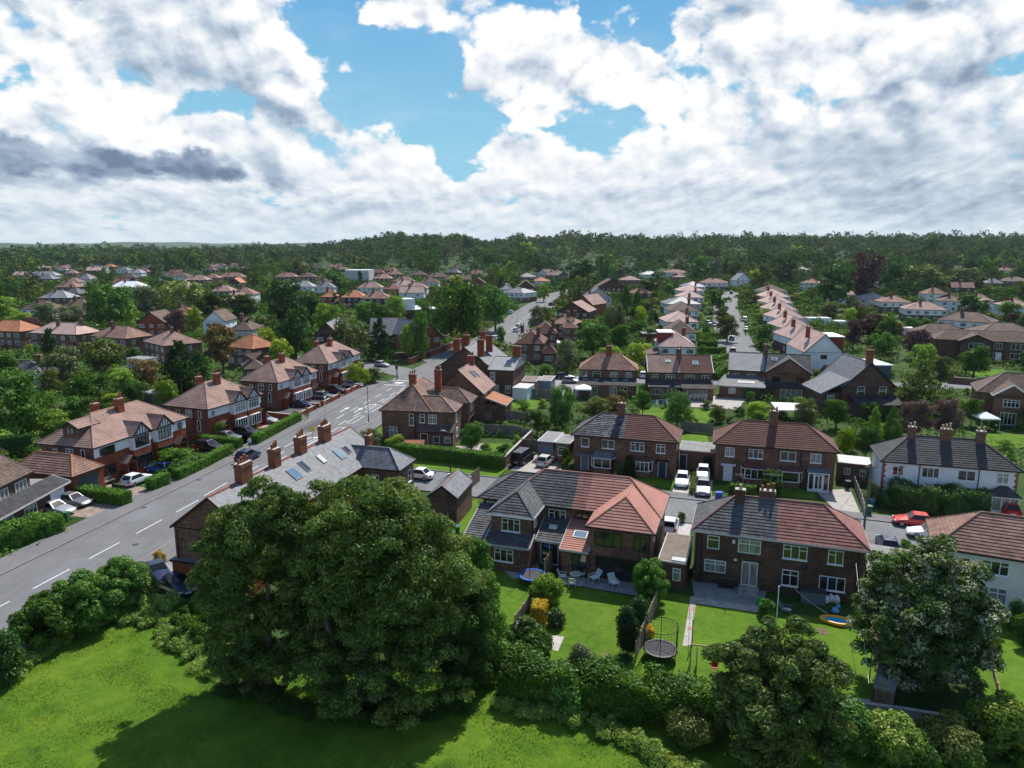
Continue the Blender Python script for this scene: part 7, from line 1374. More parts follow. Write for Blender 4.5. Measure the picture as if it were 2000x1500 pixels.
def woods():
 """the continuous far wood: too many crowns to count"""
 r = np.random.default_rng(5); P = []; N_ = []; S = []; spots = []
 cell = {}
 for i in range(150000):
  if len(spots) > 6500: break
  y = 360 + (1750 - 360) * r.uniform() ** .9; q = r.uniform(-.86, .86); x = q * y
  w = r.uniform(13, 23) if y > 600 else r.uniform(8, 14); h = r.uniform(11, 19) if y > 600 else r.uniform(6, 13)
  if y > 1050 and q > -.35: h *= 1.12
  est = (y < 860 and q < -.12) or (y < 560)            # estates: thinner planting so that roofs show
  if est and r.uniform() > .6: continue
  c = (int(x // (8 + y * .002)), int(y // (8 + y * .008)))
  if any((c[0] + a, c[1] + b) in cell for a in (0, 1) for b in (0,)): continue
  if not clear(x, y, w * .8): continue
  if y < 1020 and not free(x, y, w / 2, .55): continue
  h *= max(.55, 1 + .28 * math.sin(x * .021 + y * .004) + .22 * math.sin(x * .057 + 1) + .15 * math.sin(x * .13)); h = low_enough(x, y, w, h); w = min(w, h * 1.25)
  if h < 3: continue
  cell[c] = 1; spots.append((x, y, hgt(x, y), w, h))
 cols = []
 for j, (x, y, z, w, h) in enumerate(spots):
  n = int(240 if y < 700 else 140 if y < 1100 else 90); k = 9; cs = []
  con = r.uniform() < .05
  for i in range(k):
   a = r.uniform(0, 6.283); u = (i + .5) / k
   if con: zz = .15 + .75 * u; rr_ = .28 * (1 - u) * .9; q = .10 + .13 * (1 - u)
   else: zz = (.28 if y < 900 else .16) + (.58 if y < 900 else .70) * u; rr_ = .33 * math.sqrt(max(.05, 1 - ((zz - .5) / .55) ** 2)); q = r.uniform(.20, .30)
   cs.append(((x + math.cos(a) * rr_ * w, y + math.sin(a) * rr_ * w, z + zz * h), (q * w, q * w, q * h * .75)))
  p, nn = fill(cs, n, r, .18, .2); P.append(p); N_.append(nn); S.append(np.full(n, (.85 if y < 700 else 1.2 if y < 1100 else 1.7) * w / 16)); cols.append(np.full(n, (j * 7 + (j // 5) % 3) % 9))
 P = np.concatenate(P); N_ = np.concatenate(N_); S = np.concatenate(S); C = np.concatenate(cols)
 V = leaf_quads(P, N_, S, r, .7); me = npmesh('woodland', V, len(P))
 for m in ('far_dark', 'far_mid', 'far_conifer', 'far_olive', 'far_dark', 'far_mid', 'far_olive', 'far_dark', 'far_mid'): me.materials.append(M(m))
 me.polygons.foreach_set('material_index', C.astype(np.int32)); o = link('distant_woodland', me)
 tag(o, 'continuous far wood of dark green crowns from the estates to the skyline', None, None, 'stuff'); return len(spots), len(P)
woods()
def tufts():
 """longer grass standing in the field and lawns"""
 r = np.random.default_rng(3); n = 210000; x = r.uniform(-42, 36, n); y = r.uniform(27, 55, n); k = np.sin(x * .9 + np.sin(y * .7) * 2) + np.sin(y * 1.3 + np.sin(x * .5) * 2) + np.sin(x * 2.9 + y * 1.7) * .6 + r.normal(size=n) * .8
 F = np.array([(p[0], p[1]) for p in SHEETS[FIELD]]); ok = np.zeros(n, bool); j = len(F) - 1
 for i in range(len(F)):
  c = ((F[i, 1] > y) != (F[j, 1] > y)) & (x < (F[j, 0] - F[i, 0]) * (y - F[i, 1]) / (F[j, 1] - F[i, 1] + 1e-9) + F[i, 0]); ok ^= c; j = i
 ok &= k > .1; x, y = x[ok], y[ok]; m = len(x); P = np.stack([x, y, np.full(m, .045)], 1); N_ = np.stack([r.normal(size=m), r.normal(size=m), np.full(m, 1.1)], 1)
 me = npmesh('grass', leaf_quads(P, N_, .055, r, .35), m); me.materials.append(M('leaf_turf')); tag(link('grass_tufts', me), 'short uneven grass of the foreground field', None, None, 'stuff')
tufts()
# ------------------------------------------------------------------ vehicles
CT_ = dict(hatch=dict(L=4.0, W=1.74, H=1.48, hood=.95, ws=.62, rf=.02, rr=-1.35, rb=-1.82, deck=-1.9), saloon=dict(L=4.5, W=1.78, H=1.43, hood=.92, ws=.72, rf=.05, rr=-1.0, rb=-1.6, deck=-2.15), estate=dict(L=4.6, W=1.80, H=1.52, hood=.97, ws=.78, rf=.12, rr=-1.75, rb=-2.15, deck=-2.2), suv=dict(L=4.4, W=1.86, H=1.66, hood=1.05, ws=.74, rf=.08, rr=-1.6, rb=-2.0, deck=-2.08), van=dict(L=4.9, W=1.92, H=1.95, hood=1.12, ws=1.45, rf=.75, rr=-2.25, rb=-2.38, deck=-2.4))
CARM = {}
def car_parts(kind):
 if kind in CARM: return CARM[kind]
 c = CT_[kind]; L, W_, H_ = c['L'], c['W'] / 2, c['H']; x0, x1 = -L / 2, L / 2; hb = c['hood']; b = MB(); mi = b.mid('car_white')
 st = [(x0, .34, .62, .82), (x0 + .10, .24, hb * .84, .93), (x0 + .45, .20, hb * .98, 1.), (-.6, .19, hb, 1.), (c['ws'], .19, hb, 1.), (x1 - .75, .20, hb * .86, .99), (x1 - .22, .23, hb * .72, .93), (x1, .34, hb * .52, .80)]
 for (x, zl, zt, k) in st:
  w = W_ * k
  for p in ((-w * .9, zl), (-w, zl + .16), (-w * 1.0, (zl + zt) * .56), (-w * .95, zt - .05), (-w * .80, zt), (0, zt + .03), (w * .80, zt), (w * .95, zt - .05), (w * 1.0, (zl + zt) * .56), (w, zl + .16), (w * .9, zl)): b.v.append((x, p[0], p[1]))
 n = 11
 for i in range(len(st) - 1):
  for k in range(n - 1): a = i * n + k; b.f.append((a, a + n, a + n + 1, a + 1)); b.mi.append(b.mid('plastic_black') if k in (0, n - 2) else mi)
  b.f.append((i * n, i * n + n - 1, i * n + 2 * n - 1, i * n + n)); b.mi.append(mi)
 b.f.append(tuple(range(n))); b.mi.append(mi); b.f.append(tuple(reversed(range((len(st) - 1) * n, len(st) * n)))); b.mi.append(mi)
 # cabin frustum and roof with a soft crown
 wb, wr = W_ * .93, W_ * .70; zb = hb - .03; B = [(c['rb'], zb), (c['ws'], zb)]; zt = H_
 ring = lambda x, w, z: [(x, -w, z), (x, w, z)]
 P = {k: v for k, v in zip('abcdefgh', ring(c['rb'], wb, zb) + ring(c['ws'], wb, zb) + ring(c['rr'], wr, zt - .05) + ring(c['rf'], wr, zt - .05))}
 b.poly([P['a'], P['b'], P['f'], P['e']], 'car_white'); b.poly([P['d'], P['c'], P['g'], P['h']], 'car_white'); b.poly([P['c'], P['a'], P['e'], P['g']], 'car_white'); b.poly([P['b'], P['d'], P['h'], P['f']], 'car_white')
 t = [(c['rr'] + .12, -wr * .82, zt), (c['rr'] + .12, wr * .82, zt), (c['rf'] - .12, wr * .82, zt), (c['rf'] - .12, -wr * .82, zt)]; q = [P['e'], P['f'], P['h'], P['g']]
 b.poly(t, 'car_white')
 for i in range(4): j = (i + 1) % 4; b.poly([q[i], q[j], t[j], t[i]], 'car_white')
 body = b.mesh('body', False)
 def pane(c4, ins, off):
  V = [Vector(p) for p in c4]; m = sum(V, Vector()) / 4; nn = (V[1] - V[0]).cross(V[2] - V[0]).normalized()
  if nn.dot(m - Vector((0, 0, .9))) < 0: nn = -nn
  g = MB(); g.poly([m + (p - m) * ins + nn * off for p in V], 'car_glass'); return g
 parts = [('windscreen', pane([P['d'], P['c'], P['g'], P['h']], .90, .012).mesh('windscreen')), ('rear_window', pane([P['a'], P['b'], P['f'], P['e']], .84, .012).mesh('rear_window'))]
 for nm, cc in (('side_window', [P['c'], P['a'], P['e'], P['g']]), ('side_window', [P['b'], P['d'], P['h'], P['f']])): parts.append((nm, pane(cc, .86, .012).mesh('side_window')))
 wh = MB(); wh.lathe([(.20, -.10), (.31, -.10), (.325, -.06), (.325, .06), (.31, .10), (.20, .10)], 'tyre', 14); rim = MB(); rim.lathe([(.0, .085), (.19, .115), (.215, .10)], 'alloy', 10); rim.lathe([(.0, -.085), (.19, -.115), (.215, -.10)], 'alloy', 10)
 hl = MB(); hl.box(-.12, .05, -.2, .2, -.06, .07, 'light_clear'); tl = MB(); tl.box(-.03, .10, -.15, .15, -.10, .10, 'light_red'); pl = MB(); pl.box(-.015, .015, -.26, .26, -.055, .055, 'white_paint')
 CARM[kind] = (body, parts, wh.mesh('wheel'), rim.mesh('rim'), hl.mesh('headlight'), tl.mesh('tail_light'), pl.mesh('number_plate'), c); return CARM[kind]
def car(label, u, v, head, kind, col, group='parked and passing cars', far=False, px=True, z=.02):
 p = Gxy(u, v) if px else Vector((u, v)); body, parts, wh, rim, hl, tl, pl, c = car_parts(kind); t = thing('van' if kind == 'van' else 'car', label, 'van' if kind == 'van' else 'car', (p.x, p.y, z), R(head), group)
 o = link('body', body, t); o.material_slots[0].link = 'OBJECT'; o.material_slots[0].material = M(col)
 for nm, me in parts: link(nm, me, t)
 far = far or p.length > 230
 for sx in (-1, 1):
  for sy in (-1, 1):
   w = link('wheel', wh, t, (sx * c['L'] * .305, sy * (c['W'] / 2 - .09), .325)); w.rotation_euler = (math.pi / 2, 0, 0)
   if not far: link('rim', rim, w)
 if not far:
  for sy in (-1, 1): link('headlight', hl, t, (c['L'] / 2 - .14, sy * c['W'] * .34, c['hood'] * .62)); link('tail_light', tl, t, (-c['L'] / 2 + .01, sy * c['W'] * .40, c['hood'] * .78))
  link('number_plate', pl, t, (-c['L'] / 2 - .005, 0, .55)); link('number_plate', pl, t, (c['L'] / 2 + .0, 0, .45))
 return t
for a in (('silver people carrier on the brown block drive, nearest the green bin', 108, 1003, -14, 'estate', 'car_silver'), ('dark grey car beside the silver people carrier', 146, 987, -14, 'hatch', 'car_grey'), ('white hatchback on the dark drive of the nearest red semi', 268, 944, 72, 'hatch', 'car_white'), ('bright blue car behind the golden dome bush', 313, 922, 160, 'hatch', 'car_blue'), ('black car between hedges in front of the nearest red semi', 410, 880, -14, 'suv', 'car_black'), ('dark navy car driving along the main road', 485, 898, 78, 'suv', 'car_navy'), ('grey car on the drive of the second red semi', 446, 860, -12, 'hatch', 'car_grey'), ('black car beside the grey one at the second red semi', 483, 852, -12, 'suv', 'car_black'), ('silver car on the pinkish drive', 519, 826, -12, 'hatch', 'car_silver'),
 ('navy car in the near court with red brick walls', 591, 795, -12, 'saloon', 'car_navy'), ('grey estate in the far court with red brick walls', 632, 779, -12, 'estate', 'car_grey'), ('black car behind the grey estate', 656, 767, -12, 'suv', 'car_black'), ('dusky silver car before the fourth red semi', 690, 756, -12, 'saloon', 'car_silver'), ('silver blue car waiting at the side turning left of the traffic lights', 746, 716, -28, 'hatch', 'car_silver'), ('dark blue car in the yard below the terrace gable', 308, 1128, -50, 'saloon', 'car_navy'), ('second blue car in the yard, hard against the huge ash', 352, 1150, -48, 'saloon', 'car_navy'),
 ('black people carrier with roof glass on the pale drive', 1021, 902, 66, 'van', 'car_black'), ('cream silver hatchback beside the black people carrier', 1066, 907, 66, 'hatch', 'car_cream'), ('white car on the left of the twin drives', 1332, 946, -106, 'hatch', 'car_white'), ('white car at the back of the right twin drive', 1373, 932, -106, 'hatch', 'car_white'), ('purple grey car at the front of the right twin drive', 1373, 962, -106, 'suv', 'car_grey'), ('bright red hatchback parked by the deep dark hedge', 1782, 1026, 162, 'hatch', 'car_red'), ('red car beside the dark canopied porch at the right edge', 1968, 1002, 70, 'hatch', 'car_red'), ('white car partly behind the red roofed house at the right edge', 1812, 1050, 162, 'hatch', 'car_white'), ('blue grey car on the drive left of the cream house', 1732, 1072, 72, 'hatch', 'car_navy'), ('white car squeezed beside the terracotta roof', 1308, 1034, 72, 'hatch', 'car_white'), ('white car on the side road by the outbuilding', 815, 934, 162, 'saloon', 'car_white'), ('dark car half hidden by the twiggy tree at the corner house', 716, 862, 76, 'hatch', 'car_black'),
 ('long black car beside the hip roofed brown semi', 1104, 740, -6, 'estate', 'car_black'), ('pale blue car in front of the long black car', 1115, 748, -6, 'hatch', 'car_silver'), ('white car between the two middle brown semis', 1256, 737, 80, 'hatch', 'car_white'), ('white van parked on the right of the avenue', 1455, 628, 253, 'van', 'car_white'), ('grey car below the white van in the avenue', 1457, 646, 253, 'hatch', 'car_grey'), ('silver car on the left kerb of the avenue', 1429, 664, 73, 'hatch', 'car_silver'), ('dark purple car nearest on the left kerb of the avenue', 1431, 688, 73, 'hatch', 'car_navy'), ('dark blue car in a front garden left of the avenue', 1387, 633, -10, 'hatch', 'car_navy'), ('pale car in front of the dark blue one left of the avenue', 1390, 638, -10, 'hatch', 'car_silver'), ('dark van at the far end of the avenue', 1428, 574, 73, 'van', 'car_black'), ('red car at the far end of the avenue', 1440, 565, 20, 'hatch', 'car_red'), ('black car on the right at the far end of the avenue', 1449, 574, 73, 'hatch', 'car_black'), ('blue car in the garden right of the avenue', 1519, 676, -10, 'hatch', 'car_blue'),
 ('dark car going away on the main road, farthest', 1076, 597, 75, 'suv', 'car_black'), ('silver car behind the farthest dark car', 1073, 606, 75, 'hatch', 'car_silver'), ('blue car on the right kerb of the main road', 1055, 613, 75, 'hatch', 'car_blue'), ('white car on the right kerb, upper of the white pair', 1013, 640, 76, 'hatch', 'car_white'), ('white car on the right kerb, lower of the white pair', 1008, 648, 76, 'hatch', 'car_white'), ('light car under the yellow green bush', 1037, 634, 76, 'hatch', 'car_silver'), ('white car just past the small street tree', 967, 664, 76, 'hatch', 'car_white'), ('second white car past the small street tree', 958, 672, 76, 'hatch', 'car_white'), ('white car on the left kerb under the great trees', 999, 612, 76, 'hatch', 'car_white'), ('silver car by the tall chimneys of the gabled terrace', 866, 728, 76, 'saloon', 'car_silver'), ('silver car behind the hall hedge', 712, 688, 0, 'hatch', 'car_silver')): car(*a)
# ------------------------------------------------------------------ street furniture
def lamp(label, u, vb, h=8, arm=1.2, head=180, m='steel_dark', globe=False):
 p = Gxy(u, vb); t = thing('street_lamp', label, 'street lamp', (p.x, p.y, .1), R(head)); b = MB(); b.tube([(0, 0, 0), (0, 0, 1.2)], .09, m, 8); b.tube([(0, 0, 1.2), (0, 0, h - .3), (.25, 0, h), (arm, 0, h + .12)] if not globe else [(0, 0, 1.2), (0, 0, h)], .055, m, 6); b.build('pole', t)
 q = MB()
 if globe: q.lathe([(.05, 0), (.22, .12), (.24, .25), (.15, .42), (0, .46)], 'lamp_glass', 10); q.build('globe', t, True, (0, 0, h))
 else: q.box(-.3, .42, -.13, .13, -.05, .07, 'steel'); q.build('lamp_head', t, loc=(arm, 0, h + .12)); g = MB(); g.box(-.22, .36, -.1, .1, -.075, -.05, 'lamp_glass'); g.build('lens', t.children[-1])
 return t
lamp('dark lamp post on the verge by the corner hedge', 880, 926, 5.6, 1.0, 150); lamp('tall dark lamp post beside the turning lanes', 720, 826, 6.6, 1.0, 165); lamp('white globe topped beacon on the left pavement', 637, 832, 4.6, globe=True, m='white_paint'); lamp('lamp post on the left pavement beyond the bend', 1010, 655, 8, 1.2, -10); lamp('slim lamp post far along the right pavement', 1063, 612, 8, 1.2, 160); lamp('lamp post in front of the grey road house', 1000, 622, 8, 1.2, -10); lamp('lamp post near the hall road wall', 860, 700, 6, 1.2, -10); lamp('lamp post on the left of the avenue', 1416, 655, 7, 1., -20)
def tlight(label, u, vb, h=3.6, head=-100):
 p = Gxy(u, vb); t = thing('traffic_light', label, 'traffic light', (p.x, p.y, .1), R(head)); b = MB(); b.tube([(0, 0, 0), (0, 0, h)], .06, 'steel_dark', 6); b.build('pole', t); q = MB(); q.box(-.2, .2, -.2, .2, 0, 1.0, 'plastic_black'); q.box(-.28, .28, .2, .23, -.08, 1.08, 'plastic_black'); hd = q.build('signal_head', t, loc=(0, 0, h - 1.0))
 for k, m in enumerate(('light_red', 'sign_yellow', 'plastic_green')): g = MB(); g.lathe([(.1, 0), (.08, .03)], m, 8); l = g.build('lens', hd, loc=(0, -.2, .82 - k * .32)); l.rotation_euler = (math.pi / 2, 0, 0)
tlight('traffic light on the left corner before the hall', 775, 744); tlight('second traffic light on the right kerb near the gabled terrace', 906, 722); lamp('very tall slim column at the traffic light corner', 777, 742, 10.5, 1.0, 20)
p_ = Gxy(1687, 1036); t = thing('telegraph_pole', 'greenish telegraph pole by the side road with wires fanning out', 'telegraph pole', (p_.x, p_.y, .1)); b = MB(); b.tube([(0, 0, 0), (.1, 0, 7.4)], [.13, .09], 'pole_green', 8); b.build('pole', t); b = MB(); b.box(-.5, .7, -.05, .05, 6.9, 7.02, 'pole_wood'); b.box(.05, .15, -.5, .5, 7.05, 7.17, 'pole_wood'); b.build('crossarm', t)
b = MB()
for (x, y, z) in [(26.5, 57.5, 6.2), (22.2, 59, 6.4), (34, 85.5, 5.4), (17, 90, 5.6), (45, 78.6, 5.2), (39.5, 56.2, 5.8)]:
 a, c = Vector((p_.x + .1, p_.y, 7.1)), Vector((x, y, z)); b.tube([a.lerp(c, i / 8) - Vector((0, 0, 1.1 * (i / 8) * (1 - i / 8))) - Vector((p_.x, p_.y, .1)) for i in range(9)], .013, 'plastic_black', 4, False)
b.build('wires', t)
t = thing('road_sign', 'small yellow sign on the far kerb opposite the terrace', 'sign', (*Gxy(611, 862), .1), R(-20)); b = MB(); b.tube([(0, 0, 0), (0, 0, 2.2)], .035, 'steel', 6); b.build('post', t); b = MB(); b.box(-.45, .45, -.05, -.03, 1.5, 2.3, 'sign_yellow'); b.build('sign_plate', t)
def fence(name, label, pts, h, m='wood_fence', post='wood_fence', step=1.83, cap=None, px=True, th=.05, cat='fence', z0=0.):
 P = [Gxy(*q) if px else Vector(q) for q in pts]; o = P[0]; t = thing(name, label, cat, (o.x, o.y, z0)); pan = MB(); pm = MB(); pm.box(-.055, .055, -.055, .055, 0, h + .08, post); me = pm.mesh('post')
 for a, b in zip(P, P[1:]):
  d = b - a; L = d.length; ax = d / L; ay = Vector((-ax.y, ax.x)); n = max(1, round(L / step))
  for k in range(n):
   c = a + ax * (L * (k + .5) / n) - o; pan.obox(c, ax, ay, L / n / 2 - .06, th / 2, .05, h, m)
   if m.startswith('wood'):
    for j in range(1, 6): pan.obox(c, ax, ay, L / n / 2 - .065, th / 2 + .012, h * j / 6 - .02, h * j / 6, m)
   if cap: pan.obox(c, ax, ay, L / n / 2 + .02, th / 2 + .04, h, h + .06, cap)
  for k in range(n + 1): q = a + ax * (L * k / n) - o; link('post', me, t, (q.x, q.y, 0), math.atan2(ax.y, ax.x))
 pan.build('panel', t); return t
fence('wooden_fence', 'weathered panel fence between middle garden and swing garden', [(1241, 1292), (1262, 1236), (1289, 1172)], 1.6, 'wood_grey', 'wood_light'); fence('wooden_fence', 'brown fence dividing the two halves of the near semi garden', [(1063, 1128), (1094, 1086)], 1.75, 'wood_fence', 'wood_light'); fence('wooden_fence', 'low pale edged fence down to the golden block', [(1006, 1222), (1036, 1180)], .9, 'wood_grey', 'wood_light'); fence('wooden_fence', 'slatted fence beside the brick outbuilding with light posts', [(868, 1042), (893, 998)], 1.6, 'wood_fence', 'wood_light'); fence('wooden_fence', 'dark gate panels behind the brick outbuilding', [(922, 952), (936, 940)], 1.9, 'wood_fence', 'wood_fence')
fence('concrete_panel_fence', 'grey post and panel fence behind the lollipop tree', [(945, 850), (1000, 852), (1040, 862)], 1.8, 'wood_grey', 'concrete', 2.4); fence('concrete_panel_fence', 'second grey panel fence row beyond the corner house garden', [(935, 822), (1000, 822), (1040, 828)], 1.8, 'wood_grey', 'concrete', 2.4); fence('wooden_fence', 'third brown fence row in front of the gabled terrace yard', [(955, 772), (1030, 776), (1085, 782)], 1.9, 'wood_grey', 'concrete', 2.4); fence('wooden_fence', 'grey fence behind the long black car', [(1078, 722), (1112, 724)], 1.8, 'wood_grey', 'wood_grey'); fence('wooden_fence', 'dark fence behind the two brown semis', [(1330, 842), (1392, 848)], 1.7, 'wood_grey', 'wood_grey'); fence('wooden_fence', 'brown gates at the end of the pale drive', [(1020, 882), (1050, 884)], 1.9, 'wood_fence', 'wood_fence'); fence('wooden_fence', 'fence climbing behind the second red semi', [(300, 800), (332, 792), (345, 780)], 1.8, 'wood_grey', 'wood_grey'); fence('wooden_fence', 'tall fence beside the garage with the white door', [(128, 958), (150, 945)], 1.9, 'wood_grey', 'wood_grey'); fence('wooden_fence', 'white edged fence between slabbed drive and shrubs', [(1668, 950), (1682, 985), (1688, 1012)], 1.2, 'wood_grey', 'white_paint'); fence('wooden_fence', 'fence on the right garden boundary beyond the flowering tree', [(1935, 1300), (1955, 1375)], .5, 'wood_grey', 'wood_light')
def wall(label, pts, h, m='brick_red', cap='concrete', th=.24, piers=0, name='garden_wall', px=True):
 P = [Gxy(*q) if px else Vector(q) for q in pts]; o = P[0]; t = thing(name, label, 'wall', (o.x, o.y, 0)); b = MB(); c = MB(); pr = MB()
 for a, d in zip(P, P[1:]):
  L = (d - a).length; ax = (d - a) / L; ay = Vector((-ax.y, ax.x)); m_ = (a + d) / 2 - o; b.obox(m_, ax, ay, L / 2, th / 2, 0, h, m); c.obox(m_, ax, ay, L / 2 + .02, th / 2 + .04, h, h + .07, cap)
  if piers:
   for k in range(int(L / piers) + 1): pr.obox(a + ax * (L * k / max(1, int(L / piers))) - o, ax, ay, .22, .22, 0, h + .28, m)
 b.build('brickwork', t); c.build('coping', t)
 if piers: pr.build('pier', t)
 return t
def rp(y, d): return tuple(on_road(s_of_y(y), d)[0])
wall('low red brick wall along the pavement before the third red semi', [rp(121, -8.5), rp(127.5, -8.5)], .9, piers=3, px=False); wall('low red brick wall with square piers beyond the court entrance', [rp(130.5, -8.5), rp(138, -8.5)], .9, piers=3, px=False); wall('red brick wall between the two front courts', [rp(129.5, -8.6), rp(129.5, -14)], .8, px=False); wall('low brick wall before the fourth red semi', [rp(141, -8.5), rp(150, -8.5)], .9, piers=3, px=False); wall('low brick wall between second and third red semis', [rp(120, -8.6), rp(121, -14.5)], .9, px=False); wall('corner wall with pale caps by the traffic lights', [rp(152, -8.6), rp(159, -9.5), rp(163, -13)], 1.1, 'brick_brown', piers=2.5, px=False)
wall('brick boundary wall of the hall with tall piers', [rp(178, -8.3), rp(200, -8.1), rp(222, -8.1)], 1.6, 'brick_red', piers=5, px=False); wall('dark brick wall along the left turning', [(760, 702), (800, 700), (838, 699)], 1.6, 'brick_dark', piers=5); wall('long concrete boundary wall at the bottom of the right garden', [(1632, 1392), (1760, 1410), (1900, 1434), (2030, 1450)], .95, 'concrete', 'paving', .2); wall('brick garden wall climbing from the corner hedge', [(985, 916), (1012, 888), (1038, 862)], 1.7, 'brick_brown'); wall('brown yard wall beside the field shrubs', [(258, 1150), (300, 1165), (345, 1186)], 1.3, 'brick_brown', 'wood_light'); wall('brick wall under the long brown house garden', [(1850, 748), (1902, 752), (1975, 742)], 1.4, 'brick_brown'); wall('low dark wall between the nearest two near houses', [(1293, 1042), (1303, 1020)], .6, 'brick_dark', 'concrete')
t = thing('metal_rail', 'two bar galvanised rail at the left edge of the field', 'rail', (*Gxy(18, 1300), 0)); d = Gxy(72, 1262) - Gxy(18, 1300); b = MB()
for z in (.55, 1.0): b.tube([(0, 0, z), (d.x, d.y, z)], .04, 'steel', 6)
b.build('bar', t)
for k in (0, .5, 1): b = MB(); b.tube([(d.x * k, d.y * k, 0), (d.x * k, d.y * k, 1.05)], .045, 'steel', 6); b.build('post', t)
b = MB(); b.box(-.3, .3, -.35, .35, .08, .95, 'plastic_green'); BINM = {}
def bin_(label, u, v, m='plastic_green', lid=None, rz=0, s=1.):
 t = thing('wheelie_bin', label, 'bin', (*Gxy(u, v), .03), R(rz)); b = MB(); w = .27 * s
 i = len(b.v); b.v += [(-w * .8, -w * .85, .08), (w * .8, -w * .85, .08), (w * .8, w * .85, .08), (-w * .8, w * .85, .08), (-w, -w * 1.15, .98 * s), (w, -w * 1.15, .98 * s), (w, w * 1.1, .98 * s), (-w, w * 1.1, .98 * s)]; k_ = b.mid(m)
 for q in ((0, 1, 5, 4), (1, 2, 6, 5), (2, 3, 7, 6), (3, 0, 4, 7), (3, 2, 1, 0), (4, 5, 6, 7)): b.f.append(q); b.mi.append(k_)
 b.build('body', t); l = MB(); l.box(-w - .02, w + .02, -w * 1.2 - .03, w * 1.2, .985 * s, 1.06 * s, lid or m); l.build('lid', t)
 for sx in (-1, 1): q = MB(); q.lathe([(.1, -.03), (.1, .03)], 'tyre', 8); o = q.build('wheel', t, loc=(sx * w * .95, w * .95, .1)); o.rotation_euler = (0, math.pi / 2, 0)
for a in (('green wheelie bin at the slatted fence', 884, 1058, 'plastic_green'), ('blue lidded green bin behind the first at the slatted fence', 893, 1045, 'plastic_green', 'plastic_teal'), ('green bin on the pavement by the shaggy hedge', 131, 1018, 'plastic_green'), ('green bin beside the slabbed drive fence', 1696, 1005, 'plastic_green'), ('blue bin behind the green one at the drive fence', 1701, 992, 'plastic_teal'), ('dark bin with pale lid at the top of the slabbed drive', 1655, 955, 'plastic_black', 'plastic_black'), ('black bin by the navy front door', 1303, 930, 'plastic_black'), ('grey bin by the navy front door', 1311, 932, 'door_grey'), ('green water butt coloured bin left of the navy door', 1281, 926, 'plastic_green'), ('green bin at the back of the dull red semi', 1664, 1175, 'plastic_green', 'plastic_teal')): bin_(*a)
t = thing('recycling_box', 'bright blue recycling box on the grass by the purple grey car', 'box', (*Gxy(1404, 972), .03)); b = MB(); b.box(-.35, .35, -.25, .25, .02, .62, 'plastic_brightblue'); b.build('body', t); b = MB(); b.box(-.42, .42, -.3, .3, .62, .7, 'plastic_brightblue'); b.build('lid', t)
def trampoline(label, u, v, r, col, net, hn=1.9):
 p = Gxy(u, v); t = thing('trampoline', label, 'trampoline', (p.x, p.y, .02)); h = .75
 b = MB(); b.lathe([(0, h - .015), (r * .84, h - .01)], 'net_black', 28); b.build('mat', t); b = MB(); b.lathe([(r * .83, h), (r * .85, h + .035), (r, h + .03), (r * 1.02, h - .04), (r * .83, h - .03)], col, 28, caps=False); b.build('edge_pad', t)
 for k in range(6):
  a = k * math.pi / 3 + .3; x, y = math.cos(a) * r * 1.0, math.sin(a) * r * 1.0; q = MB(); q.tube([(x, y, 0), (x, y, h)], .03, 'steel_dark', 6); q.build('leg', t); q = MB(); q.tube([(x * 1.04, y * 1.04, h), (x * 1.07, y * 1.07, h + hn)], .026, 'steel_dark', 6); q.build('net_pole', t)
 b = MB(); n = 28; R_ = r * .98
 for k in range(n):
  a = 2 * math.pi * k / n; b.tube([(math.cos(a) * R_, math.sin(a) * R_, h), (math.cos(a) * R_ * 1.03, math.sin(a) * R_ * 1.03, h + hn - .06)], .006 if net else .004, 'net_black', 3, False)
 for j in range(1, 9 if net else 2):
  z = h + (hn - .08) * (j / 8 if net else 1); b.tube([(math.cos(2 * math.pi * k / n) * R_ * 1.02, math.sin(2 * math.pi * k / n) * R_ * 1.02, z) for k in range(n + 1)], .009 if j < 8 else .028, 'net_black', 4, False)
 b.build('safety_net', t); return t
trampoline('blue edged trampoline with thin net poles behind the near semi', 1040, 1138, 1.25, 'plastic_brightblue', False); trampoline('black netted trampoline on the lawn by the panel fence', 1289, 1285, 1.25, 'plastic_black', True)
# swing frame
A_, B_ = G(1347, 1308, 0), G(1420, 1318, 0); t = thing('swing_frame', 'pale timber swing frame with ladder end and red seat', 'swing', (A_.x, A_.y, 0)); d = B_ - A_; L = 3.4; ax = d.normalized(); ay = Vector((-ax.y, ax.x, 0)); h = 2.0; b = MB(); b.tube([(0, 0, h), tuple(ax * L + Vector((0, 0, h)))], .06, 'wood_light', 6); b.build('beam', t)
for e in (0, 1):
 for s in (-1, 1): b = MB(); b.tube([tuple(ax * L * e + ay * s * .65), tuple(ax * L * e + Vector((0, 0, h)))], .045, 'wood_light', 6); b.build('leg', t)
b = MB()
for k in range(7): z = .2 + k * .26; w = .65 * (1 - z / h) + .18; b.tube([tuple(ax * .12 * 0 + ay * -w + Vector((0, 0, z)) + ax * .45), tuple(ay * w + Vector((0, 0, z)) + ax * .45)], .028, 'wood_light', 5)
for s in (-1, 1): b.tube([tuple(ay * s * .7 + ax * .45), tuple(ay * s * .25 + ax * .45 + Vector((0, 0, h)))], .03, 'wood_light', 5)
b.build('ladder', t); q = ax * 1.7; b = MB(); b.obox(Vector((q.x, q.y)), ax.to_2d(), ay.to_2d(), .22, .2, .45, .52, 'toy_red'); b.obox(Vector((q.x, q.y)) + ay.to_2d() * .18, ax.to_2d(), ay.to_2d(), .22, .03, .52, .85, 'toy_red'); b.build('seat', t)
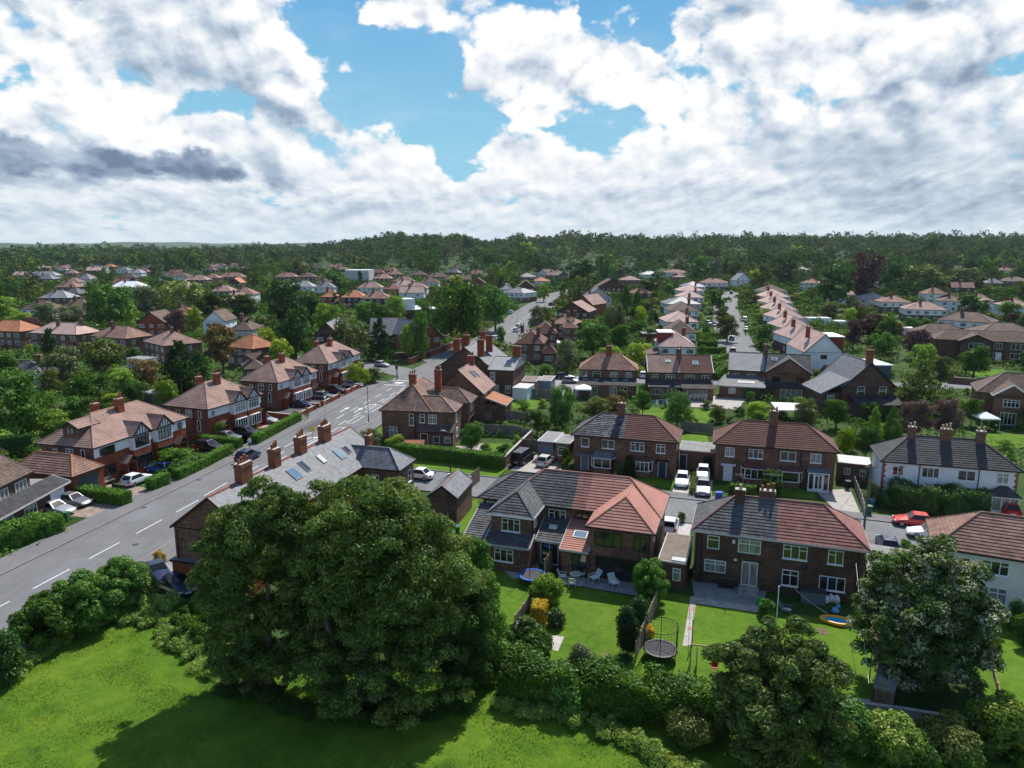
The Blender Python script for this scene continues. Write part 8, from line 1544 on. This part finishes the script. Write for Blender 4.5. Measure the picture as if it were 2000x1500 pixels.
b = MB(); [b.tube([tuple(q + ax * s * .2 + Vector((0, 0, .5))), tuple(q + ax * s * .2 + Vector((0, 0, h)))], .012, 'plastic_black', 4) for s in (-1, 1)]; b.build('rope', t)
# paddling pool
p = Gxy(1632, 1216); t = thing('paddling_pool', 'yellow rimmed inflatable paddling pool with blue water on the lawn', 'paddling pool', (p.x, p.y, .03), R(-22)); b = MB(); n = 28; b.tube([(math.cos(2 * math.pi * k / n) * 1.12, math.sin(2 * math.pi * k / n) * .62 * (1 + .18 * math.cos(2 * math.pi * k / n)), .16) for k in range(n + 1)], .15, 'toy_yellow', 8, False); b.build('rim', t, True)
b = MB(); b.poly([(math.cos(2 * math.pi * k / n) * 1.02, math.sin(2 * math.pi * k / n) * .54 * (1 + .18 * math.cos(2 * math.pi * k / n)), .17) for k in range(n)], 'water'); b.build('water', t)
t = thing('bath_toy', 'light blue blow up toy at the back of the paddling pool', 'toy', (*Gxy(1631, 1199), .03)); b = MB(); b.lathe([(.05, 0), (.3, .15), (.28, .4), (.1, .55), (0, .56)], 'toy_blue', 10); b.build('body', t, True); b = MB(); b.lathe([(.02, .5), (.16, .6), (.17, .75), (0, .88)], 'toy_blue', 8, (.18, -.05, 0)); b.build('head', t, True)
t = thing('swim_ring', 'pink inflatable ring by the boundary wall', 'toy', (*Gxy(1637, 1380), .1)); b = MB(); b.tube([(math.cos(k * .3307) * .5, math.sin(k * .3307) * .42, .12) for k in range(20)], .14, 'toy_pink', 8, False); b.build('ring', t, True); b = MB(); b.lathe([(.0, 0), (.38, .02), (.4, .06)], 'cloth_white', 12); b.build('seat', t)
t = thing('toy_car', 'bright green sit on toy by the patio step', 'toy', (*Gxy(1487, 1180), .04), R(30)); b = MB(); b.box(-.4, .4, -.22, .22, .14, .4, 'toy_green'); b.box(-.35, -.1, -.2, .2, .4, .62, 'toy_green'); b.build('body', t)
for sx in (-.25, .25):
 for sy in (-.24, .24): q = MB(); q.lathe([(.12, -.04), (.12, .04)], 'plastic_black', 8); o = q.build('wheel', t, loc=(sx, sy, .12)); o.rotation_euler = (math.pi / 2, 0, 0)
# shed
h = House('garden_shed', 'weathered grey shed with felt roof under the flowering tree', (1707, 1338), (1747, 1350), 2.0, .08, 'shed'); h.walls(0, h.L, 0, 2.6, 2.0, 'wood_grey', gable=([('y', 0), ('y', 1)], 2.5)); h.lean(0, h.L, -.1, 2.7, 2.02, 2.2, 'felt_grey', course=None, fascia='wood_grey'); h.door('f', .08, h.L / 2, .75, 1.75, 'wood_fence', 'wood_grey')
t = thing('storage_box', 'grey storage chest heaped with garden things at the back wall', 'box', (*Gxy(1587, 1176), 0), R(-18)); b = MB(); b.box(-.95, .95, -.45, .45, .02, 1.05, 'door_grey'); b.build('body', t); b = MB(); b.box(-1., 1., -.5, .5, 1.05, 1.12, 'steel_dark'); b.build('lid', t)
for k, (u, v, m, lb) in enumerate(((1612, 1178, 'canvas_white', 'pale sack leaning right of the storage chest'), (1622, 1176, 'cloth_white', 'white sack farther right of the storage chest'), (1633, 1178, 'cloth_white', 'white bucket shaped bundle right of the sacks'))): t = tag(MB().lathe([(.05, 0), (.26, .05), (.3, .35), (.2, .6), (.08, .72), (0, .74)], m, 9).build('sack', None, True), lb, 'sack', 'sacks by the chest'); t.location = (*Gxy(u, v), .02)
# patio furniture
p = Gxy(1124, 1136); t = thing('garden_table', 'round pale garden table beside the dining glass door', 'table', (p.x, p.y, .04)); b = MB(); b.lathe([(.0, .72), (.56, .72), (.58, .74), (.56, .76), (0, .76)], 'mortar', 20); b.build('table_top', t)
for k in range(4): a = k * 1.571 + .5; b = MB(); b.tube([(math.cos(a) * .4, math.sin(a) * .4, 0), (math.cos(a) * .3, math.sin(a) * .3, .72)], .025, 'mortar', 5); b.build('leg', t)
CH = None
def chair(label, u, v, rz, m='render_cream', lounge=False):
 t = thing('garden_chair', label, 'chair', (*Gxy(u, v), .04), R(rz), 'garden chairs'); w = .29 if not lounge else .34
 b = MB(); b.box(-w, w, -w, w, .38, .43, m); b.build('seat', t); b = MB(); o = Vector((0, w - .02, .43)); tl = Vector((0, .22 if not lounge else .38, .52))
 for k in range(5): x = -w + .05 + (2 * w - .1) * k / 4; b.poly([o + Vector((x - .05, 0, 0)), o + Vector((x + .05, 0, 0)), o + Vector((x + .05, 0, 0)) + tl, o + Vector((x - .05, 0, 0)) + tl], m)
 b.tube([tuple(o + tl + Vector((-w, 0, 0))), tuple(o + tl + Vector((w, 0, 0)))], .03, m, 5); b.build('backrest', t)
 for sx in (-1, 1):
  b = MB(); b.tube([(sx * w, -w, .62), (sx * w, w + .1, .62)], .028, m, 5); b.build('armrest', t)
  for sy in (-1, 1): b = MB(); b.tube([(sx * w, sy * w, 0), (sx * w, sy * w, .62 if sy < 0 else .4)], .025, m, 5); b.build('leg', t)
chair('cream garden chair left of the round table', 1099, 1133, 80); chair('cream garden chair in front of the round table', 1118, 1146, 170); chair('cream garden chair at the far side of the round table', 1137, 1128, -30); chair('white slatted armchair right of the round table', 1160, 1136, -60, 'white_paint', True); chair('white slatted lounger chair alone on the patio', 1199, 1146, 20, 'white_paint', True); chair('grey garden chair on the swing garden side of the pole', 1536, 1200, 60, 'door_grey', True)
t = thing('storage_cabinet', 'black covered cabinet on the patio left of the french door', 'cabinet', (*Gxy(1007, 1112), .03), R(-18)); b = MB(); b.box(-.85, .85, -.45, .45, 0, 1.6, 'plastic_black'); b.build('body', t); b = MB(); b.box(-.9, .9, -.5, .5, 1.6, 1.68, 'plastic_black'); b.build('lid', t)
def gazebo(label, u, v, w, h, rz=0, name='gazebo', rise=.8):
 t = thing(name, label, 'gazebo', (*Gxy(u, v), .02), R(rz)); b = MB(); q = [(-w, -w, h), (w, -w, h), (w, w, h), (-w, w, h)]
 for i in range(4): a, c = q[i], q[(i + 1) % 4]; b.poly([a, c, (0, 0, h + rise)], 'canvas_white'); b.poly([(a[0], a[1], h - .22), (c[0], c[1], h - .22), c, a], 'canvas_white')
 b.build('canopy', t)
 for x, y, z in q: l = MB(); l.tube([(x * .96, y * .96, 0), (x * .96, y * .96, h)], .03, 'white_paint', 5); l.build('leg', t)
gazebo('white peaked gazebo behind the hip roofed brown semi', 1139, 778, 1.55, 2.1, -5); gazebo('white peaked gazebo at the right edge below the brown gable', 1923, 838, 1.5, 2.1, -5); gazebo('wide white marquee behind the dull red roof', 1546, 818, 3.1, 2.2, -10, 'marquee', .6); gazebo('white parasol like canopy in the yard of the plum brown semi', 1085, 683, 1.5, 2.2)
h = House('playhouse', 'orange tiled little garden shelter in front of the corner house', (790, 872), (826, 872), 1.5, .1, 'shelter'); h.walls(0, h.L, 0, 2.2, 1.5, 'wood_fence', gable=([('x', 0), ('x', 1)], 2.1)); h.roof(-.2, h.L + .2, -.2, 2.4, 1.5, 2.2, 'tile_orange', 'x', 0, 0, course=None, rr=.04)
for a, b_, D, z, tp, wl, lb in (((1000, 758), (1030, 760), 5, 2.4, 'felt_pale', 'render_white', 'white walled flat roofed annex by the gabled terrace'), ((1018, 745), (1048, 746), 6, 2.6, 'felt_brown', 'brick_brown', 'brown flat roofed garage in the terrace yard'), ((1052, 744), (1076, 745), 6, 2.5, 'felt_grey', 'door_grey', 'grey doored flat garage in the terrace yard'), ((1242, 696), (1290, 694), 5, 2.5, 'felt_grey', 'brick_brown', 'grey roofed shed left of the avenue end wall'), ((1255, 652), (1300, 652), 6, 2.5, 'felt_grey', 'brick_dark', 'low grey garage roof behind the left avenue row'), ((1580, 622), (1625, 622), 5, 2.4, 'felt_pale', 'render_white', 'pale flat garage behind the pink row'), ((1635, 628), (1655, 628), 4, 2.4, 'canvas_white', 'render_white', 'bright little garage roof behind the pink row'), ((1730, 640), (1785, 642), 5, 2.6, 'felt_pale', 'render_cream', 'pale flat roofed workshop by the red maple'), ((280, 772), (312, 768), 4, 2.2, 'slate_pale', 'wood_grey', 'pale roofed shed in the left gardens'), ((246, 700), (280, 703), 4, 2.4, 'slate_pale', 'render_white', 'glass roofed lean to behind the two rooflight semi')): outhouse('garage', lb, 'garage', a, b_, D, z, wl, tp, 'white_paint')
# washing line, posts and bunting
def pole(label, u, v, h, m='pole_wood', name='clothes_pole', r=.04): t = thing(name, label, 'pole', (*Gxy(u, v), 0)); b = MB(); b.tube([(0, 0, 0), (0, 0, h)], r, m, 6); b.build('pole', t); b = MB(); b.lathe([(r * 1.6, 0), (r * 1.6, .06), (0, .1)], m, 6); b.build('cap', t, loc=(0, 0, h)); return t
pole('white clothes pole in front of the dull red half of the long semi', 1516, 1218, 3.2, 'white_paint'); pole('thin green clothes pole near the end of the right lawn', 1697, 1335, 2.6, 'pole_green'); pole('dark bunting pole beside the slab path', 1351, 1265, 2.2, 'steel_dark')
t = thing('bunting', 'string of pale purple flags along the slab path', 'bunting', (*Gxy(1352, 1262), 0)); d = Gxy(1354, 1150) - Gxy(1352, 1262); b = MB(); P = [(d.x * k / 12, d.y * k / 12, 2.2 - .5 * (k / 12) * (1 - k / 12) * 2) for k in range(13)]; b.tube(P, .012, 'plastic_black', 4, False); b.build('cord', t); b = MB()
for k in range(1, 12): x, y, z = P[k]; b.poly([(x, y - .12, z), (x, y + .12, z), (x + .03, y, z - .26)], 'cloth_white' if k % 2 else 'cloth_navy')
b.build('flags', t)
t = thing('washing_line', 'washing line hung with blue clothes on the sunlit back lawn', 'washing line', (*Gxy(1268, 802), 0)); e = Gxy(1308, 800) - Gxy(1268, 802); b = MB(); b.tube([(0, 0, 0), (0, 0, 2)], .03, 'steel', 5); b.tube([(e.x, e.y, 0), (e.x, e.y, 2)], .03, 'steel', 5); b.tube([(0, 0, 1.95), (e.x, e.y, 1.95)], .012, 'white_paint', 4); b.build('line', t)
for k, m in enumerate(('cloth_blue', 'cloth_white', 'cloth_navy', 'cloth_blue', 'cloth_white')): f_ = .15 + k * .16; q = MB(); x, y = e.x * f_, e.y * f_; q.poly([(x, y, 1.93), (x + e.x * .11, y + e.y * .11, 1.93), (x + e.x * .10, y + e.y * .1 - .05, 1.0), (x + e.x * .02, y - .08, 1.05)], m); q.build('garment', t)
for p1, p2, lb in (((1552, 1150, 2.2), (1616, 1198, .9), 'white cord slung from the back wall toward the pool'), ((1672, 1100, 5), (1697, 1335, 2.6), 'long white washing line cord over the right lawn')):
 a, c = G(*p1), G(*p2); tag(MB().tube([tuple(a.lerp(c, i / 6) - Vector((0, 0, .5 * (i / 6) * (1 - i / 6)))) for i in range(7)], .014, 'cloth_white', 4, False).build('cord'), lb, 'cord')
t = thing('ladder_frame', 'light timber frame propped at the mossy slate hip', 'ladder', (*Gxy(1118, 886), 0), R(20)); b = MB()
for s in (-.35, .35): b.tube([(s, -1.2, 0), (s, .2, 5.2)], .045, 'wood_light', 5)
b.build('stile', t); b = MB(); [b.tube([(-.35, -1.2 + 1.4 * k / 9, 5.2 * k / 9), (.35, -1.2 + 1.4 * k / 9, 5.2 * k / 9)], .025, 'wood_light', 5) for k in range(1, 9)]; b.build('rung', t)
t = thing('bench', 'grey garden bench under the ground floor window of the nearest red semi', 'bench', (*Gxy(211, 945), .03), R(78)); b = MB(); b.box(-.8, .8, -.45, 0, .42, .48, 'wood_grey'); b.build('seat', t); b = MB(); b.box(-.8, .8, 0, .06, .5, .9, 'wood_grey'); b.build('backrest', t)
for s in (-.7, .7): b = MB(); b.box(s - .04, s + .04, -.42, .02, 0, .42, 'wood_grey'); b.build('leg', t)
for u, v, lb in ((242, 934, 'terracotta urn left of the arched porch'), (279, 917, 'terracotta urn right of the arched porch')): t = thing('plant_urn', lb, 'plant pot', (*Gxy(u, v), .03), 0, 'porch urns'); b = MB(); b.lathe([(.18, 0), (.34, .25), (.3, .5), (.36, .58), (.3, .6)], 'pot_clay', 12); b.build('pot', t, True); P_, N_ = fill([((0, 0, .8), (.3, .3, .3))], 500, np.random.default_rng(3)); me = npmesh('foliage', leaf_quads(P_, N_, .07, np.random.default_rng(1)), 500); me.materials.append(M('leaf_mid')); link('foliage', me, t)
t = thing('iron_gate', 'open black metal gate by the dark drive', 'gate', (*Gxy(222, 962), .03), R(-20)); b = MB(); b.box(0, 1.9, -.03, .03, .1, 1.1, 'black_paint'); b.build('leaf', t); b = MB(); b.box(-.1, .1, -.1, .1, 0, 1.4, 'black_paint'); b.build('post', t)
t = thing('football_goal', 'small green practice goal leaning at the back wall', 'goal', (*Gxy(1418, 1150), .04), R(-18)); b = MB(); b.tube([(-.7, 0, 0), (-.7, 0, .95), (.7, 0, .95), (.7, 0, 0), (-.7, 0, 0)], .04, 'plastic_green', 5, False); b.build('frame', t); b = MB(); b.poly([(-.7, .1, 0), (.7, .1, 0), (.7, .02, .93), (-.7, .02, .93)], 'net_black'); b.build('net', t)
# ------------------------------------------------------------------ the pedestrian
def person(label, u, v, rz, top, leg):
 t = thing('person', label, 'person', (*Gxy(u, v), .12), R(rz)); J = dict(pelvis=(0, 0, .93), spine=(0, .02, 1.15), chest=(0, .02, 1.36), neck=(0, .03, 1.48), head=(0, .04, 1.58), crown=(0, .03, 1.72), lsh=(.19, .02, 1.40), lel=(.24, .10, 1.14), lwr=(.22, -.06, .93), lhand=(.215, -.11, .85), rsh=(-.19, .02, 1.40), rel=(-.24, -.05, 1.13), rwr=(-.22, -.18, .95), rhand=(-.21, -.23, .87), lhip=(.10, 0, .90), lkn=(.11, -.16, .50), lan=(.11, -.10, .09), ltoe=(.11, -.30, .04), rhip=(-.10, 0, .90), rkn=(-.11, .04, .50), ran=(-.11, .26, .12), rtoe=(-.11, .10, .04))
 E_ = [('pelvis', 'spine'), ('spine', 'chest'), ('chest', 'neck'), ('neck', 'head'), ('head', 'crown'), ('chest', 'lsh'), ('lsh', 'lel'), ('lel', 'lwr'), ('lwr', 'lhand'), ('chest', 'rsh'), ('rsh', 'rel'), ('rel', 'rwr'), ('rwr', 'rhand'), ('pelvis', 'lhip'), ('lhip', 'lkn'), ('lkn', 'lan'), ('lan', 'ltoe'), ('pelvis', 'rhip'), ('rhip', 'rkn'), ('rkn', 'ran'), ('ran', 'rtoe')]
 rad = dict(pelvis=.15, spine=.14, chest=.16, neck=.055, head=.095, crown=.075, lsh=.07, rsh=.07, lel=.047, rel=.047, lwr=.033, rwr=.033, lhand=.04, rhand=.04, lhip=.095, rhip=.095, lkn=.062, rkn=.062, lan=.042, ran=.042, ltoe=.04, rtoe=.04); ks = list(J)
 me = bpy.data.meshes.new('body'); me.from_pydata([J[k] for k in ks], [(ks.index(a), ks.index(b)) for a, b in E_], []); o = link('body', me, t); o.modifiers.new('skin', 'SKIN'); bpy.context.view_layer.objects.active = o
 for i, k in enumerate(ks): me.skin_vertices[0].data[i].radius = (rad[k], rad[k] * (.72 if k in ('chest', 'spine') else 1)); me.skin_vertices[0].data[i].use_root = (i == 0)
 o.modifiers.new('sub', 'SUBSURF').levels = 2; o.modifiers['sub'].render_levels = 2; dg = bpy.context.evaluated_depsgraph_get(); m2 = bpy.data.meshes.new_from_object(o.evaluated_get(dg)); o.modifiers.clear(); o.data = m2; m2.materials.clear()
 for m in ('skin', top, leg, 'hair_dark'): m2.materials.append(M(m))
 for p in m2.polygons: z = p.center.z; x = abs(p.center.x); p.use_smooth = True; p.material_index = 3 if z > 1.66 or (z > 1.56 and p.center.y > .08) or z < .10 else 0 if z > 1.47 or (x > .185 and z < 1.14 and z > .8) else 1 if z > .92 else 2
person('pedestrian in white top and dark trousers walking on the far pavement by the hedge', 488, 877, -10, 'cloth_white', 'cloth_navy')
# ------------------------------------------------------------------ air
def haze():
 b = MB(); b.box(-3000, 3000, -90, 7900, -14, 75, 'haze_air'); o = b.build('haze'); tag(o, 'thin summer haze over the suburb', None, None, 'stuff')
m = bpy.data.materials.new('haze_air'); m.use_nodes = True; MATS['haze_air'] = m; m.node_tree.nodes.clear(); g = N(m.node_tree)
v = g.node('ShaderNodeVolumePrincipled'); v.inputs['Color'].default_value = (.80, .90, 1, 1); v.inputs['Density'].default_value = .00004; v.inputs['Anisotropy'].default_value = .2
o = g.node('ShaderNodeOutputMaterial'); m.node_tree.links.new(v.outputs[0], o.inputs['Volume']); haze()
